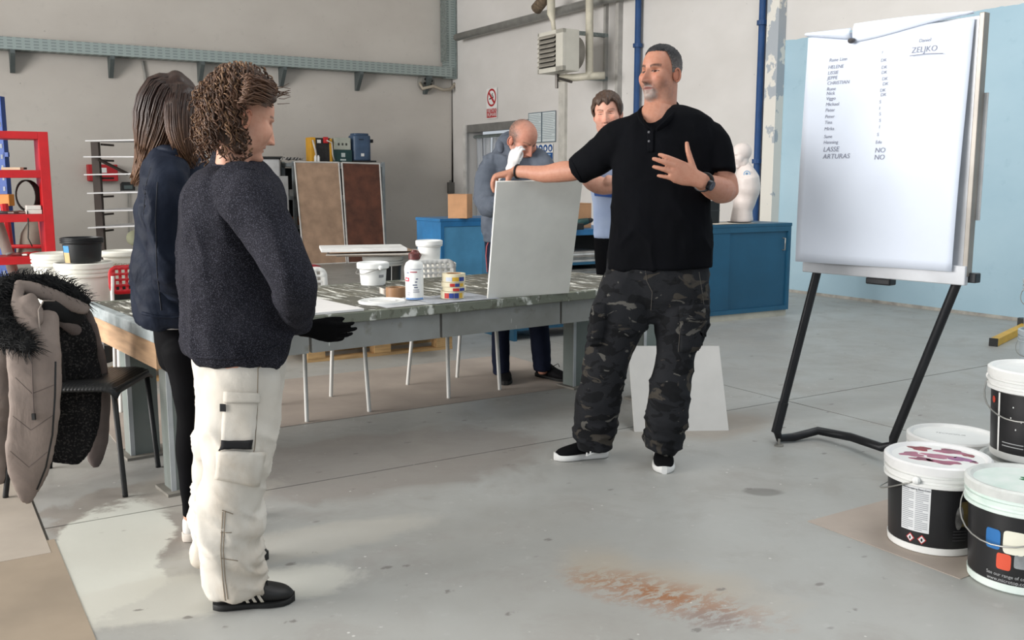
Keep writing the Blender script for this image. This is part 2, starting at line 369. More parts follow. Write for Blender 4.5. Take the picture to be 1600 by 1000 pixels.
# ---- pipes on the back wall
def wallpipe(name, pts, r, mat, label, cat='pipe'):
    return tag(obj(name, MB().tube(pts, r, 10), mat, smooth=True), label, cat)
PG = M('pipe_galv', (152, 152, 148), .45, .4); PC = M('pipe_cream', (206, 200, 182), .5); PB = M('pipe_blue', (34, 72, 122), .45)
pz = pw(708, 60, CORNER-U*.19, U)-V*.12; e = CORNER-V*8
wallpipe('steel_pipe', [pz, np.array([e[0], e[1], pz[2]])-U*.19], .062, PG, 'long level galvanised pipe above the doorway')
t996 = sb(996.5); t1185 = sb(1184.5)
for s, lab, r in ((t996, 'blue upright pipe behind the man in the polo shirt', .042), (t1185, 'blue upright pipe beside the peeling pilaster', .042)):
    q = CORNER-V*s-U*.07; t = thing('blue_pipe', lab, 'pipe', q)
    obj('pipe', MB().cyl(q+Z*.0, q+Z*6.2, r, n=12), PB, t, world=True, smooth=30)
    for z in (1.45, 3.0, 4.4): obj('pipe_clip', MB().cyl(q+Z*z, q+Z*(z+.05), r*1.5, n=12), PB, t, world=True)
# ---- unit heater
fr = 1.0
FC = CORNER-U*fr
def on_front(px, py): return pw(px, py, FC, U)
g0 = on_front(842, 116); g1 = on_front(881, 106); wH = float(np.dot(g0-g1, V)); hH = float(on_front(842, 53)[2]-g0[2])
t = thing('unit_heater', 'cream wall-hung unit heater with louvred front and pipes', 'heater', g0)
HM = M('heater_cream', (206, 203, 192), .5, 0, .02); HD = M('heater_dark', (60, 58, 54), .6); HL = M('heater_louvre', (165, 160, 150), .5)
def hb(mb, u0, u1, v0, v1, z0, z1):   # v to the right along the wall, u into the wall
    b = g0; mb.hexa([b+U*u*1-V*v+Z*z for u, v, z in ((u0, v0, z0), (u0, v1, z0), (u1, v1, z0), (u1, v0, z0), (u0, v0, z1), (u0, v1, z1), (u1, v1, z1), (u1, v0, z1))])
mb = MB(); hb(mb, .03, .25, 0, wH, 0, hH); obj('housing', mb, HM, t, world=True, bevel=.01)
mb = MB(); hb(mb, .0, .04, .03, wH-.16, .07, hH-.05); obj('recess', mb, HD, t, world=True)
mb = MB(); hb(mb, -.02, .03, 0, wH, 0, .06); hb(mb, -.02, .03, 0, wH, hH-.05, hH); hb(mb, -.02, .03, 0, .03, .0, hH); hb(mb, -.02, .03, wH-.16, wH, 0, hH); obj('front_frame', mb, HM, t, world=True)
nl = 7
for i in range(nl):
    z = .09+(hH-.17)*i/(nl-1); mb = MB(); b = g0
    q = [(-.05, .03, z-.015), (-.05, wH-.16, z-.015), (.0, wH-.16, z+.03), (.0, .03, z+.03)]
    pts = [b+U*u-V*v+Z*zz for u, v, zz in q]; mb.hexa(pts+[x+Z*.008 for x in pts]); obj('louvre', mb, HL, t, world=True)
mb = MB(); mb.cyl(g0-V*wH*.5+U*.25+Z*hH*.5, g0-V*wH*.5+U*.40+Z*hH*.5, hH*.44, hH*.42, 24); obj('fan_shroud', mb, M('shroud_grey', (148, 143, 134), .6), t, world=True, smooth=30)
for z0_, z1_ in ((-.06, 0), (hH, hH+.05)): mb = MB(); hb(mb, .5, 1.0, wH*.3, wH*.4, z0_, z1_); obj('wall_bracket', mb, GALV, t, world=True)
def hp(px, py, off): return pw(px, py, CORNER-U*off, U)
obj('supply_pipe', MB().tube([hp(921, -60, .5), hp(921, 112, .5), hp(921, 122, .5)], .052, 12), PC, t, world=True, smooth=True)
obj('return_pipe', MB().tube([hp(873, 122, .75), hp(900, 121, .62), hp(921, 119, .5), hp(945, 118, .35)], .05, 12), PC, t, world=True, smooth=True)
obj('valve', MB().cyl(hp(870, 108, .8), hp(870, 138, .8), .022, n=8).cyl(hp(872, 122, .8), hp(893, 128, .8), .018, n=8), M('valve_steel', (92, 88, 84), .4, .6), t, world=True)
obj('upper_pipe', MB().tube([hp(861, -50, .85), hp(861, 22, .85), hp(864, 34, .85), hp(866, 50, .85)], [.055, .055, .03, .028], 12), PC, t, world=True, smooth=True)
obj('insulated_elbow', MB().tube([hp(838, 14, .6), hp(846, 4, .6), hp(850, -10, .6)], .085, 12), M('insulation_brown', (120, 104, 86), .9, 0, .15, 30, .4), t, world=True, smooth=True)
# ---- signs on the back wall
def sign_frame(x0, x1, y0, y1, off=.012):
    a = pw(x0, y1, CORNER-U*off, U); h = float(pw(x0, y0, CORNER-U*off, U)[2]-a[2]); b = pw(x1, y1, CORNER-U*off, U); w = float(np.dot(a-b, V)); return a, w, h
RED = M('sign_red', (176, 34, 40), .5, 0, .02); WHT = M('sign_white', (228, 228, 226), .5, 0, .02); BLK = M('sign_black', (30, 30, 32), .5, 0, .02); BLU = M('sign_blue', (28, 78, 140), .5, 0, .02)
a, w, h = sign_frame(761, 777, 139, 186)
t = thing('no_smoking_sign', 'white and red no smoking sign above the curtained doorway', 'sign', a)
obj('panel', MB().prism([(0, 0), (w, 0), (w, h), (0, h)], 0, .008, a, -V, Z, -U), WHT, t, world=True)
cx, cz, r = w*.5, h*.69, w*.44
ringp = lambda r, n=28: [(cx+r*math.cos(q), cz+r*math.sin(q)) for q in np.arange(n)*2*math.pi/n]
mb = MB(); P = lambda x, z, o: a-V*x+Z*z-U*o
rr = [[P(x, z, .0095) for x, z in ringp(r)], [P(x, z, .0095) for x, z in ringp(r*.78)]]; mb.rings(rr, cap=False)
dx, dz, ww = .62*r, .62*r, .1*r
mb.addf([tuple(mb.addv([P(cx-dx-ww, cz+dz-ww, .0125), P(cx-dx+ww, cz+dz+ww, .0125), P(cx+dx+ww, cz-dz+ww, .0125), P(cx+dx-ww, cz-dz-ww, .0125)])+i for i in range(4))])
obj('prohibition_ring', mb, RED, t, world=True)
mb = MB(); mb.prism([(cx-.5*r, cz-.22*r), (cx+.42*r, cz-.02*r), (cx+.40*r, cz+.12*r), (cx-.52*r, cz-.08*r)], .009, .0105, a, -V, Z, -U)
mb.tube([P(cx+.3*r, cz+.15*r, .01), P(cx+.1*r, cz+.3*r, .01), P(cx+.25*r, cz+.45*r, .01)], .05*r, 5); obj('cigarette', mb, BLK, t, world=True)
mb = MB().prism([(.02*w, .03*h), (.98*w, .03*h), (.98*w, .33*h), (.02*w, .33*h)], .008, .010, a, -V, Z, -U); obj('text_panel', mb, RED, t, world=True)
text_on([('VIETATO', .08*w, .205*h, .165*h, 0), ('FUMARE', .10*w, .07*h, .165*h, 0)], 'lettering', WHT, t, a-U*.0105, -V, Z)
a, w, h = sign_frame(826, 869, 177, 224)
# text posters: two sheets side by side
PAPR = M('poster_paper', (206, 214, 216), .6, 0, .02); INK = M('poster_ink', (120, 136, 142), .6, 0, .02); RULE = M('poster_rule', (92, 110, 122), .6, 0, .02)
for i, (f0, f1, lab) in enumerate(((0, .5, 'pale regulations poster partly behind the bald head'), (.5, 1, 'pale regulations poster nearest the cream cover strip'))):
    t = thing('notice_poster', lab, 'poster', a-V*w*f0, group='posters beside the doorway')
    obj('sheet', MB().prism([(w*f0, 0), (w*f1-.01, 0), (w*f1-.01, h), (w*f0, h)], 0, .006, a, -V, Z, -U), PAPR, t, world=True)
    mb = MB(); x0, x1 = w*f0+.015, w*f1-.03
    for j in range(15):
        z = h*(.90-.056*j); e = x1-(x1-x0)*(.0 if j % 4 else .3)*random.random(); mb.prism([(x0, z), (e, z), (e, z+h*.014), (x0, z+h*.014)], .006, .0075, a, -V, Z, -U)
    obj('print_lines', mb, INK, t, world=True)
    mb = MB()
    for q in ((w*f0, 0, w*f0+.012, h), (w*f1-.02, 0, w*f1-.008, h), (w*f0, 0, w*f1-.01, .012), (w*f0, h-.012, w*f1-.01, h)): mb.prism([(q[0], q[1]), (q[2], q[1]), (q[2], q[3]), (q[0], q[3])], .006, .008, a, -V, Z, -U)
    obj('border', mb, RULE, t, world=True)
a, w, h = sign_frame(834, 864, 226, 254)
t = thing('safety_sign', 'blue safety sign with four round pictograms below the posters', 'sign', a)
obj('panel', MB().prism([(0, 0), (w, 0), (w, h), (0, h)], 0, .006, a, -V, Z, -U), WHT, t, world=True)
obj('text_panel', MB().prism([(0, 0), (w, 0), (w, h*.52), (0, h*.52)], .006, .008, a, -V, Z, -U), BLU, t, world=True)
for i in range(4):
    mb = MB(); mb.prism([(w*(.13+.25*i)+w*.11*math.cos(q), h*.77+h*.2*math.sin(q)) for q in np.arange(20)*2*math.pi/20], .006, .008, a, -V, Z, -U); d_ = obj('pictogram', mb, BLU, t, world=True)
    mb = MB(); mb.prism([(w*(.13+.25*i)+w*.05*math.cos(q), h*.75+h*.11*math.sin(q)) for q in np.arange(12)*2*math.pi/12], .008, .0095, a, -V, Z, -U); obj('symbol', mb, WHT, d_, world=True)
mb = MB()
for j, z in enumerate((.06, .22, .38)): mb.prism([(w*.1, h*z), (w*.9, h*z), (w*.9, h*(z+.075)), (w*.1, h*(z+.075))], .008, .009, a, -V, Z, -U)
obj('print_lines', mb, M('sign_print', (150, 180, 210), .5, 0, .02), t, world=True)
# ---- plastic strip curtain in the doorway
k = NT('pvc_strip', .35, 0, .5); p = k.coord(); sx = k.add('ShaderNodeSeparateXYZ', Vector=p)
k.color(k.mix(k.ramp(k.noise(k.mapping(p, (6, 6, .3)), 2, 4), .35, .65), lin((190, 196, 204)), lin((214, 217, 221))))
k.b.inputs['Alpha'].default_value = .86; k.b.inputs['Transmission Weight'].default_value = .15; PVC = k.m
t = thing('strip_curtain', 'translucent grey plastic strip curtain hanging in the doorway', 'curtain', CORNER-V*(D0+.6)+U*.2)
s = D0+.10; i = 0
while s < D1-.05:
    w = .19; mb = MB(); off = .16+.035*(i % 2)
    def fn(u, v, s=s, off=off, w=w): return CORNER-V*(s+w*u)+U*(off+.02*math.sin(math.pi*u)+.015*math.sin(v*5+s*7))+Z*(.03+(DZ-.26)*v)
    mb.grid(fn, 5, 10); obj('strip', mb, PVC, t, world=True, smooth=True, solid=.003); s += .165; i += 1
obj('curtain_rail', MB().cyl(CORNER-V*(D0+.02)+U*.17+Z*(DZ-.2), CORNER-V*D1+U*.17+Z*(DZ-.2), .03, n=10), GALV, t, world=True)
# ---- things on the left wall
q = on_left(136, 283); w = float(np.dot(on_left(182, 283)-q, U)); h = float(on_left(136, 257)[2]-q[2])
t = thing('fire_hose_box', 'red metal fire hose box on the wall behind the drying rack', 'box', q)
obj('body', MB().prism([(0, 0), (w, 0), (w, h), (0, h)], 0, .16, q, U, Z, -V), RED, t, world=True, bevel=.01)
obj('label_plate', MB().prism([(w*.42, h*.5), (w*.62, h*.5), (w*.62, h*.8), (w*.42, h*.8)], .16, .165, q, U, Z, -V), WHT, t, world=True)
q = on_left(188, 299); t = thing('wall_device', 'small black wall device between the drying rack boards', 'wall device', q)
obj('body', MB().prism([(0, 0), (.2, 0), (.2, .11), (.17, .14), (.03, .14), (0, .11)], 0, .09, q, U, Z, -V), M('device_black', (32, 34, 34), .5), t, world=True, bevel=.008)
obj('display', MB().prism([(.04, .035), (.16, .035), (.16, .09), (.04, .09)], .09, .094, q, U, Z, -V), M('device_screen', (92, 104, 104), .3), t, world=True)
obj('cable', MB().tube([on_left(199, 299)-V*.03, on_left(200, 330)-V*.03, on_left(201, 380)-V*.03], .012, 6), M('cable_grey', (150, 148, 143), .6), t, world=True)
# ================================================================== furniture
WHITE_P = M('white_plastic', (232, 232, 229), .45, 0, .03); BLACK_P = M('black_plastic', (26, 27, 28), .5, 0, .1)
STEEL_W = M('white_steel', (214, 213, 208), .4, 0, .03); CARD = M('cardboard', (188, 142, 104), .85, 0, .07, 5)
WOOD = M('pallet_wood', (206, 168, 118), .8, 0, .10, 5, .2, 60, None, (1, 8, 8)); STEEL = M('bare_steel', (168, 166, 160), .4, .6)
PAPER = M('paper_white', (226, 226, 226), .7, 0, .02)
# ---- work table
k = NT('table_slat_paint', .6, 0, .3); p = k.mapping(k.coord(False), (1, 1, 1))
n = k.noise(k.mapping(p, (16, 2.0, 16)), 2.2, 6, .65, .4); n2 = k.noise(p, 3, 4)
c = k.mix(k.ramp(n2, .35, .65), lin((84, 84, 78)), lin((112, 110, 98)))
c = k.mix(k.ramp(n, .54, .60), c, lin((222, 222, 214))); c = k.mix(k.ramp(k.noise(p, 24, 3), .60, .70, 0, .6), c, lin((58, 58, 54))); k.color(c); k.bump(n, .3, .01); SLATM = k.m
k = NT('table_grey_paint', .55, 0, .35); p = k.coord(False); n = k.noise(k.mapping(p, (26, 26, 3.0)), 1.6, 4, .6); n2 = k.noise(p, 2.4, 5)
c = k.mix(k.ramp(n2, .35, .7), lin((142, 144, 142)), lin((116, 116, 110)))
c = k.mix(k.ramp(n, .70, .74), c, lin((216, 216, 210))); c = k.mix(k.ramp(k.noise(p, 9, 4), .62, .72, 0, .6), c, lin((104, 98, 84))); k.color(c); TGREY = k.m
k = NT('table_edge_crust', .7, 0, .3); p = k.coord(False); n = k.noise(k.mapping(p, (1, 1, .5)), 12, 5, .6)
c = k.mix(k.ramp(n, .56, .62), lin((112, 116, 104)), lin((200, 202, 196))); c = k.mix(k.ramp(k.noise(p, 30, 3), .58, .68, 0, .7), c, lin((84, 84, 72))); k.color(c); k.bump(n, .5, .01); CRUST = k.m
TZ = .68; FL = gp(258, 515, TZ); q = gp(888, 457, TZ)-FL; TANG = math.atan2(q[1], q[0])
TU = np.array([math.cos(TANG), math.sin(TANG), 0]); TV = np.array([-math.sin(TANG), math.cos(TANG), 0]); TL, TD = 2.85, 1.05
def tuv(px, py, z=TZ): q = gp(px, py, z)-FL; return float(np.dot(q, TU)), float(np.dot(q, TV))
tab = thing('work_table', 'long low workshop table with grey paint-splashed slatted top', 'table', (FL[0], FL[1], 0), TANG)
for i in range(38):
    w = TL/38; x = i*w; dz = random.uniform(-.003, .002)
    obj('slat', MB().box((x+.004, .05, TZ-.03+dz), (x+w-.004, TD, TZ+dz)), SLATM, tab)
obj('edge_rail', MB().box((0, -.01, TZ-.045), (TL, .05, TZ)), CRUST, tab, bevel=.004)
obj('edge_rail', MB().box((0, TD, TZ-.045), (TL, TD+.04, TZ)), CRUST, tab)
obj('edge_rail', MB().box((-.05, -.01, TZ-.05), (0, TD+.04, TZ+.002)), M('table_end_crust', (176, 184, 186), .5, 0, .2, 14, .3, 30, (130, 140, 142)), tab, bevel=.006)
for x0, x1 in ((0, .62), (.63, 1.30), (1.31, 2.05), (2.06, TL)):
    obj('apron_panel', MB().box((x0+.002, .012, TZ-.165), (x1-.002, .04, TZ-.045)), TGREY, tab)
obj('apron_panel', MB().box((0, TD-.01, TZ-.165), (TL, TD+.02, TZ-.045)), TGREY, tab)
obj('end_beam', MB().box((-.035, .02, TZ-.16), (.01, TD+.02, TZ-.05)), M('beam_wood', (196, 160, 126), .75, 0, .09, 4, .1, 40, None, (8, 1, 8)), tab)
obj('end_beam', MB().box((TL-.03, .02, TZ-.16), (TL, TD, TZ-.05)), TGREY, tab)
LEGM = M('leg_grey_green', (122, 126, 122), .6, 0, .12, 3, 0, 60, (104, 116, 112)); LEG_LIT = M('leg_edge_lit', (186, 190, 192), .5, .1)
lf = tuv(246, 792, 0); lr = tuv(896, 607, 0); lb = tuv(206, 716, 0)
for x, y in ((max(.0, lf[0]), max(.015, lf[1])), (max(0., lb[0]), lb[1]), (lr[0], lr[1]), (TL-.16, .03)):
    lg = obj('leg', MB().box((x, y, .012), (x+.13, y+.012, TZ-.05)).box((x, y, .012), (x+.012, y+.10, TZ-.05)), LEGM, tab)
    obj('leg_lit_edge', MB().box((x-.004, y-.004, .012), (x+.016, y+.0, TZ-.05)), LEG_LIT, lg)  # pale strip paints the light catching the left edge of the leg
    obj('foot_plate', MB().box((x-.03, y-.04, 0), (x+.17, y+.13, .012)), M('plate_grey', (132, 128, 120), .7), lg)
obj('brace', MB().box((.02, .70, .30), (2.6, .73, .36)), TGREY, tab) if False else None
# ---- chairs
def chair_parts(t, seatm, legm, sw=.39, sd=.41, sh=.45, bh=.77, holes=(9, 4)):
    mb = MB()
    def fn(u, v):
        x = (u-.5)*sw; y = -sd/2+v*sd; e = max(0, abs(u-.5)*2-.75)/.25
        return x, y, sh-.012*math.sin(math.pi*u)*math.sin(math.pi*v)-.02*e*e+(-.035*(1-v/.12)**2 if v < .12 else 0)
    mb.grid(fn, 14, 14); obj('seat', mb, seatm, t, smooth=True, solid=.012)
    # backrest panel with punched holes
    nx, nz = holes; mb = MB(); w, h = sw*.96, .17; W = []; 
    cols = [-w/2]+sum(([-w/2+.03+(w-.06)*(i+.22)/nx, -w/2+.03+(w-.06)*(i+.78)/nx] for i in range(nx)), [])+[w/2]
    rows = [0]+sum(([.02+(h-.04)*(i+.22)/nz, .02+(h-.04)*(i+.78)/nz] for i in range(nz)), [])+[h]
    r = .05
    def bend(x, z):
        cx = max(-w/2+r, min(w/2-r, x)); cz = max(r, min(h-r, z)); dx, dz = x-cx, z-cz; L = math.hypot(dx, dz)
        if dx and dz and L > r: x, z = cx+dx*r/L, cz+dz*r/L
        return x, sd/2+.045+.10*(bh-h+z-sh)-.9*x*x*1.0+.02, bh-h+z
    b = mb.addv([bend(x, z) for z in rows for x in cols]); nc = len(cols)
    for j in range(len(rows)-1):
        for i in range(nc-1):
            if i % 2 and j % 2: continue
            mb.addf([(b+j*nc+i, b+j*nc+i+1, b+(j+1)*nc+i+1, b+(j+1)*nc+i)])
    obj('backrest', mb, seatm, t, smooth=30, solid=.009)
    for sx in (-1, 1):
        x = sx*(sw/2-.02)
        obj('leg', MB().tube([(x, -sd/2+.02, sh-.02), (x*1.06, -sd/2-.005, .01), (x*1.06, -sd/2-.005, 0)], .0115, 8), legm, t, smooth=True)
        obj('leg', MB().tube([(x, sd/2-.02, sh-.02), (x*1.06, sd/2+.05, .01), (x*1.06, sd/2+.05, 0)], .0115, 8), legm, t, smooth=True)
        obj('back_post', MB().tube([(x, sd/2-.06, sh-.015), (x, sd/2+.03, sh+.03), (x*.98, sd/2+.055, bh-.16), (x*.94, sd/2+.06, bh-.06)], .0105, 8), legm, t, smooth=True)
    obj('seat_rail', MB().box((-sw/2+.02, -sd/2+.01, sh-.032), (sw/2-.02, -sd/2+.035, sh-.012)).box((-sw/2+.02, sd/2-.04, sh-.032), (sw/2-.02, sd/2-.015, sh-.012)), legm, t)
def chair_at(pxys, label, seatm, legm, group=None, face=None, name='perforated_chair'):
    g = [gp(*q) for q in pxys]; c = sum(g)/len(g); return c
cw = M('chair_white', (226, 225, 221), .45, 0, .03)
t1 = thing('perforated_chair', 'white chair with perforated back at the far left of the table, nearest the sweater', 'chair', FL*[1, 1, 0]+TU*1.0+TV*1.13, TANG, 'white perforated chairs')
chair_parts(t1, cw, STEEL_W)
c2 = (gp(704, 622)+gp(785, 610)+gp(643, 602)+gp(714, 594))/4
dup(t1, (c2[0], c2[1], 0), TANG, 'white chair with perforated back behind the bottle and tape rolls')
c1 = (gp(477, 660)+gp(580, 643)+gp(525, 622)+(gp(477, 660)+gp(525, 622)-gp(580, 643)))/4; t1.location = (c1[0], c1[1], 0)
rc = thing('perforated_chair', 'red chair with perforated back at the end of the table', 'chair', tuple(pd(236, 560, 5.42)[:2])+(0,), TANG-.2)
chair_parts(rc, M('chair_red', (186, 28, 36), .4, 0, .04), STEEL_W)
bcx, bcy = -1.785, 3.93
bc = thing('stacking_chair', 'black chair with slim steel legs carrying the fur-trimmed coat', 'chair', (bcx, bcy, 0), math.radians(92))
k = NT('black_seat_plastic', .42, 0, .4); p = k.coord(False); k.color(lin((30, 31, 32))); w = k.add('ShaderNodeTexWave', Vector=p, Scale=22.0, bands_direction='Y'); k.bump(w.outputs['Fac'], .25, .004)
chair_parts(bc, k.m, BLACK_P, sw=.42, sd=.42, sh=.46, bh=.80)
# ---- pallets
def pallet(label, loc, rz, L=1.05, W=.8):
    t = thing('pallet', label, 'pallet', loc, rz, 'wooden pallets behind the table')
    for bx in (0, (L-.13)/2, L-.13):
        for by in (0, W/2-.05, W-.1): obj('block', MB().box((bx, by, .02), (bx+.13, by+.1, .10)), WOOD, t, bevel=.004)
    for by in (0, W/2-.05, W-.1): obj('bottom_board', MB().box((0, by, 0), (L, by+.1, .02)), WOOD, t)
    for bx in (0, (L-.13)/2, L-.13): obj('stringer_board', MB().box((bx, 0, .10), (bx+.13, W, .122)), WOOD, t)
    for i in range(5): y = (W-.12)*i/4; obj('deck_board', MB().box((0, y, .122), (L, y+.12, .144)), WOOD, t)
    return t
pp = gp(481, 567); qq = gp(707, 545)-pp; pang = math.atan2(qq[1], qq[0])
pallet('pale wooden pallet on the floor behind the white chairs', pp, pang, float(np.hypot(qq[0], qq[1])))
pl2 = gp(150, 610); pallet('wooden pallet under the paint buckets beside the coat', (pl2[0]-.55, pl2[1]+.05, 0), ANG-.3, 1.15)
# ---- buckets
def tocam(loc): return math.atan2(-loc[1], -loc[0])
def br(z, r, h): return r*(.90+.10*z/h)
def bucket(label, loc, r, h, bodym, rimm, lidm=None, name='paint_bucket', band=None, handle=0., hdrop=.6, group='paint buckets', bail=True, open_=False):
    t = thing(name, label, 'bucket', loc, 0, group); z1 = h*.78
    mb = MB(); prof = [(.86*r, 0), (br(0, r, h), .012), (br(z1, r, h), z1)]
    if band: 
        mb.lathe([(.86*r, 0), (br(0, r, h)+.002, .006), (br(.03, r, h)+.003, .03)], 40); obj('base_ring', mb, rimm, t, smooth=40); mb = MB()
        mb.lathe([(br(.02, r, h), .02), (br(z1, r, h), z1)], 40); obj('body', mb, band, t, smooth=40)
    else:
        mb.lathe(prof, 40); obj('body', mb, bodym, t, smooth=40)
    mb = MB(); pr = [(br(z1, r, h), z1-.004)]
    nr = 3
    for i in range(nr):
        z = z1+(h-z1)*i/nr; dz = (h-z1)/nr; pr += [(r+.010, z+.002), (r+.011, z+dz*.55), (r+.003, z+dz*.6), (r+.003, z+dz*.98)]
    pr += [(r+.006, h)]
    if open_: pr += [(r-.004, h), (r-.006, h-.03), (.02, h-.032)]
    mb.lathe(pr, 48); obj('rim', mb, rimm, t, smooth=35)
    if not open_:
        mb = MB(); mb.lathe([(r+.012, h-.022), (r+.013, h+.004), (r+.006, h+.010), (r-.004, h+.009), (r-.014, h-.001), (r-.022, h-.003), (.02, h-.002)], 48)
        obj('lid', mb, lidm or rimm, t, smooth=35)
    if bail:
        a = tocam(loc)+handle; zz = z1+(h-z1)*.35
        pts = []
        for i in range(17):
            q = math.pi*i/16; x = math.cos(q)*(r+.014); s = math.sin(q)
            rad = (r+.016); th = a-math.pi/2+math.pi*i/16
            pts.append((rad*math.cos(th)*(1+.02*s), rad*math.sin(th)*(1+.02*s), zz-s*hdrop*h*.6))
        hd = obj('handle', MB().tube(pts, .0028, 6), M('wire_steel', (176, 176, 172), .35, .7), t, smooth=True)
        for s in (0, 16): q = np.array(pts[s]); obj('handle_lug', MB().ell(q, (.014, .014, .014), 8, 6), rimm, hd)
    return t
def cpatch(t, name, r, h, a0, a1, z0, z1, mat, off=.0012, n=8, shape=None):
    """a label bent round the bucket wall: angles and heights in the bucket's own frame"""
    mb = MB()
    if shape is None: 
        rs = [[(br(z, r, h)+off) for z in (z0, z1)]]
        mb.grid(lambda u, v: ((br(z0+(z1-z0)*v, r, h)+off)*math.cos(a0+(a1-a0)*u), (br(z0+(z1-z0)*v, r, h)+off)*math.sin(a0+(a1-a0)*u), z0+(z1-z0)*v), n, 2)
    else:
        pts = []
        for x, y in shape:
            a = a0+(a1-a0)*x; z = z0+(z1-z0)*y; R = br(z, r, h)+off; pts.append((R*math.cos(a), R*math.sin(a), z))
        c = np.mean(np.array(shape), 0); a = a0+(a1-a0)*c[0]; z = z0+(z1-z0)*c[1]; R = br(z, r, h)+off*1.3
        b = mb.addv(pts+[(R*math.cos(a), R*math.sin(a), z)]); m = len(pts); mb.addf([(b+i, b+(i+1) % m, b+m) for i in range(m)])
    return obj(name, mb, mat, t, smooth=True, norm=False)
def ctext(t, lines, r, h, mat, name='lettering'):
    mb = MB()
    for tx, a, z, size in lines:
        me = text_mesh(tx, size)
        b = mb.addv([((br(z+v.co.y, r, h)+.0022)*math.cos(a+v.co.x/r), (br(z+v.co.y, r, h)+.0022)*math.sin(a+v.co.x/r), z+v.co.y) for v in me.vertices])
        mb.addf([tuple(b+i for i in p.vertices) for p in me.polygons]); bpy.data.meshes.remove(me)
    return obj(name, mb, mat, t, norm=False)
RSQ = [(.5+.5*math.copysign(abs(math.cos(q))**.35, math.cos(q)), .5+.5*math.copysign(abs(math.sin(q))**.35, math.sin(q))) for q in np.arange(24)*2*math.pi/24]
CIR = [(.5+.5*math.cos(q), .5+.5*math.sin(q)) for q in np.arange(20)*2*math.pi/20]
def blobs(t, h, items):
    for x, y, r1, r2, a, mat in items:
        mb = MB(); n = 20; rr = [1+.22*math.sin(3*q+x*40)+.15*math.sin(5*q+y*60) for q in np.arange(n)*2*math.pi/n]
        pts = [(x+(r1*math.cos(q)*math.cos(a)-r2*math.sin(q)*math.sin(a))*rr[i], y+(r1*math.cos(q)*math.sin(a)+r2*math.sin(q)*math.cos(a))*rr[i]) for i, q in enumerate(np.arange(n)*2*math.pi/n)]
        mb.prism(pts, h-.0025, h+.001); obj('paint_stain', mb, mat, t, smooth=30)
BBLK = M('bucket_black_print', (34, 34, 36), .38, 0, .1); BWHT = M('bucket_white', (233, 234, 232), .4, 0, .02); CLEARW = M('bucket_grey_white', (206, 209, 207), .45, 0, .03)
LBLT = M('label_white', (222, 224, 226), .5, 0, .02); LBLG = M('label_print', (160, 163, 168), .6, 0, .02); HZ = M('hazard_red', (190, 60, 60), .5, 0, .02)
def bpos(px, py_base, dy=0.): g = gp(px, py_base); d = g[:2]/np.hypot(*g[:2]); return g, d
# 1: black bucket with magenta paint on its lid
g = gp(1455, 869); d = np.array([g[0], g[1], 0])/np.hypot(g[0], g[1]); R1 = .163; L1 = g+d*R1*.9
h1 = float(pd(1464, 712, L1[1]*1.005)[2]); a = tocam(L1)
b1 = bucket('black paint bucket with magenta paint smeared over its white lid', L1, R1, h1, BBLK, BWHT, M('lid_white_1', (230, 230, 230), .4, 0, .03), band=BBLK, handle=-1.92, hdrop=.5)
PM = [M('paint_magenta', (170, 84, 112), .35, 0, .15, 20), M('paint_pink', (184, 112, 136), .35, 0, .12, 20), M('paint_crimson', (146, 38, 52), .35, 0, .15, 20), M('paint_violet', (168, 96, 148), .35, 0, .12, 20)]
fx = -d; sx_ = np.array([-fx[1], fx[0], 0])
def L2(x, y): q = sx_*x-fx*y; return q[0], q[1]    # x to the picture's right, y away from the camera
ba = math.atan2(sx_[1], sx_[0])
blobs(b1, h1, [(*L2(.0, .01), .05, .028, ba, PM[1]), (*L2(-.085, .0), .035, .03, ba, PM[1]), (*L2(-.06, .09), .035, .028, ba, PM[2]), (*L2(.04, .09), .05, .03, ba, PM[0]), (*L2(.075, .0), .04, .024, ba, PM[3]),
               (*L2(.02, -.06), .055, .022, ba, PM[0]), (*L2(-.05, -.05), .035, .02, ba, PM[0]), (*L2(.1, .06), .02, .015, ba, PM[2]), (*L2(.115, -.02), .012, .012, ba, PM[1])])
cpatch(b1, 'label', R1, h1, a-.72, a-.08, .078, .240, LBLT)
mb = MB()
for j in range(22):
    for s0 in (0, .5):
        z = .084+.0068*j; a0 = a-.70+.31*(s0*2); a1 = a0+.27*(1 if j % 5 else .6)
        mb.grid(lambda u, v: ((br(z+.003*v, R1, h1)+.002)*math.cos(a0+(a1-a0)*u), (br(z+.003*v, R1, h1)+.002)*math.sin(a0+(a1-a0)*u), z+.003*v), 3, 1)
obj('label_text', mb, LBLG, b1, norm=False)
ctext(b1, [('Microtopping Base Coat', a-.69, .2265, .010)], R1, h1, M('label_ink', (60, 62, 66), .6))
for dx in (-.48, -.22):
    cpatch(b1, 'hazard_diamond', R1, h1, a+dx-.10, a+dx+.10, .036, .070, HZ, .0015, shape=[(.5, 0), (1, .5), (.5, 1), (0, .5)])
    cpatch(b1, 'hazard_field', R1, h1, a+dx-.075, a+dx+.075, .040, .066, LBLT, .0028, shape=[(.5, 0), (1, .5), (.5, 1), (0, .5)])
    cpatch(b1, 'hazard_symbol', R1, h1, a+dx-.02, a+dx+.02, .047, .059, BLK, .0042, shape=CIR)
cpatch(b1, 'picture_print', R1, h1, a+.52, a+.80, .11, .20, M('print_olive', (128, 112, 62), .5, 0, .2, 30, 0, 60, (92, 84, 60)), .0014, shape=RSQ)
cpatch(b1, 'picture_print', R1, h1, a+.44, a+.62, .10, .185, M('print_silver', (150, 150, 148), .4, .2, .25, 24), .0020, shape=CIR)
cpatch(b1, 'picture_print', R1, h1, a+.70, a+.82, .185, .215, M('print_rose', (150, 60, 74), .5, 0, .2, 40), .0026, shape=CIR)
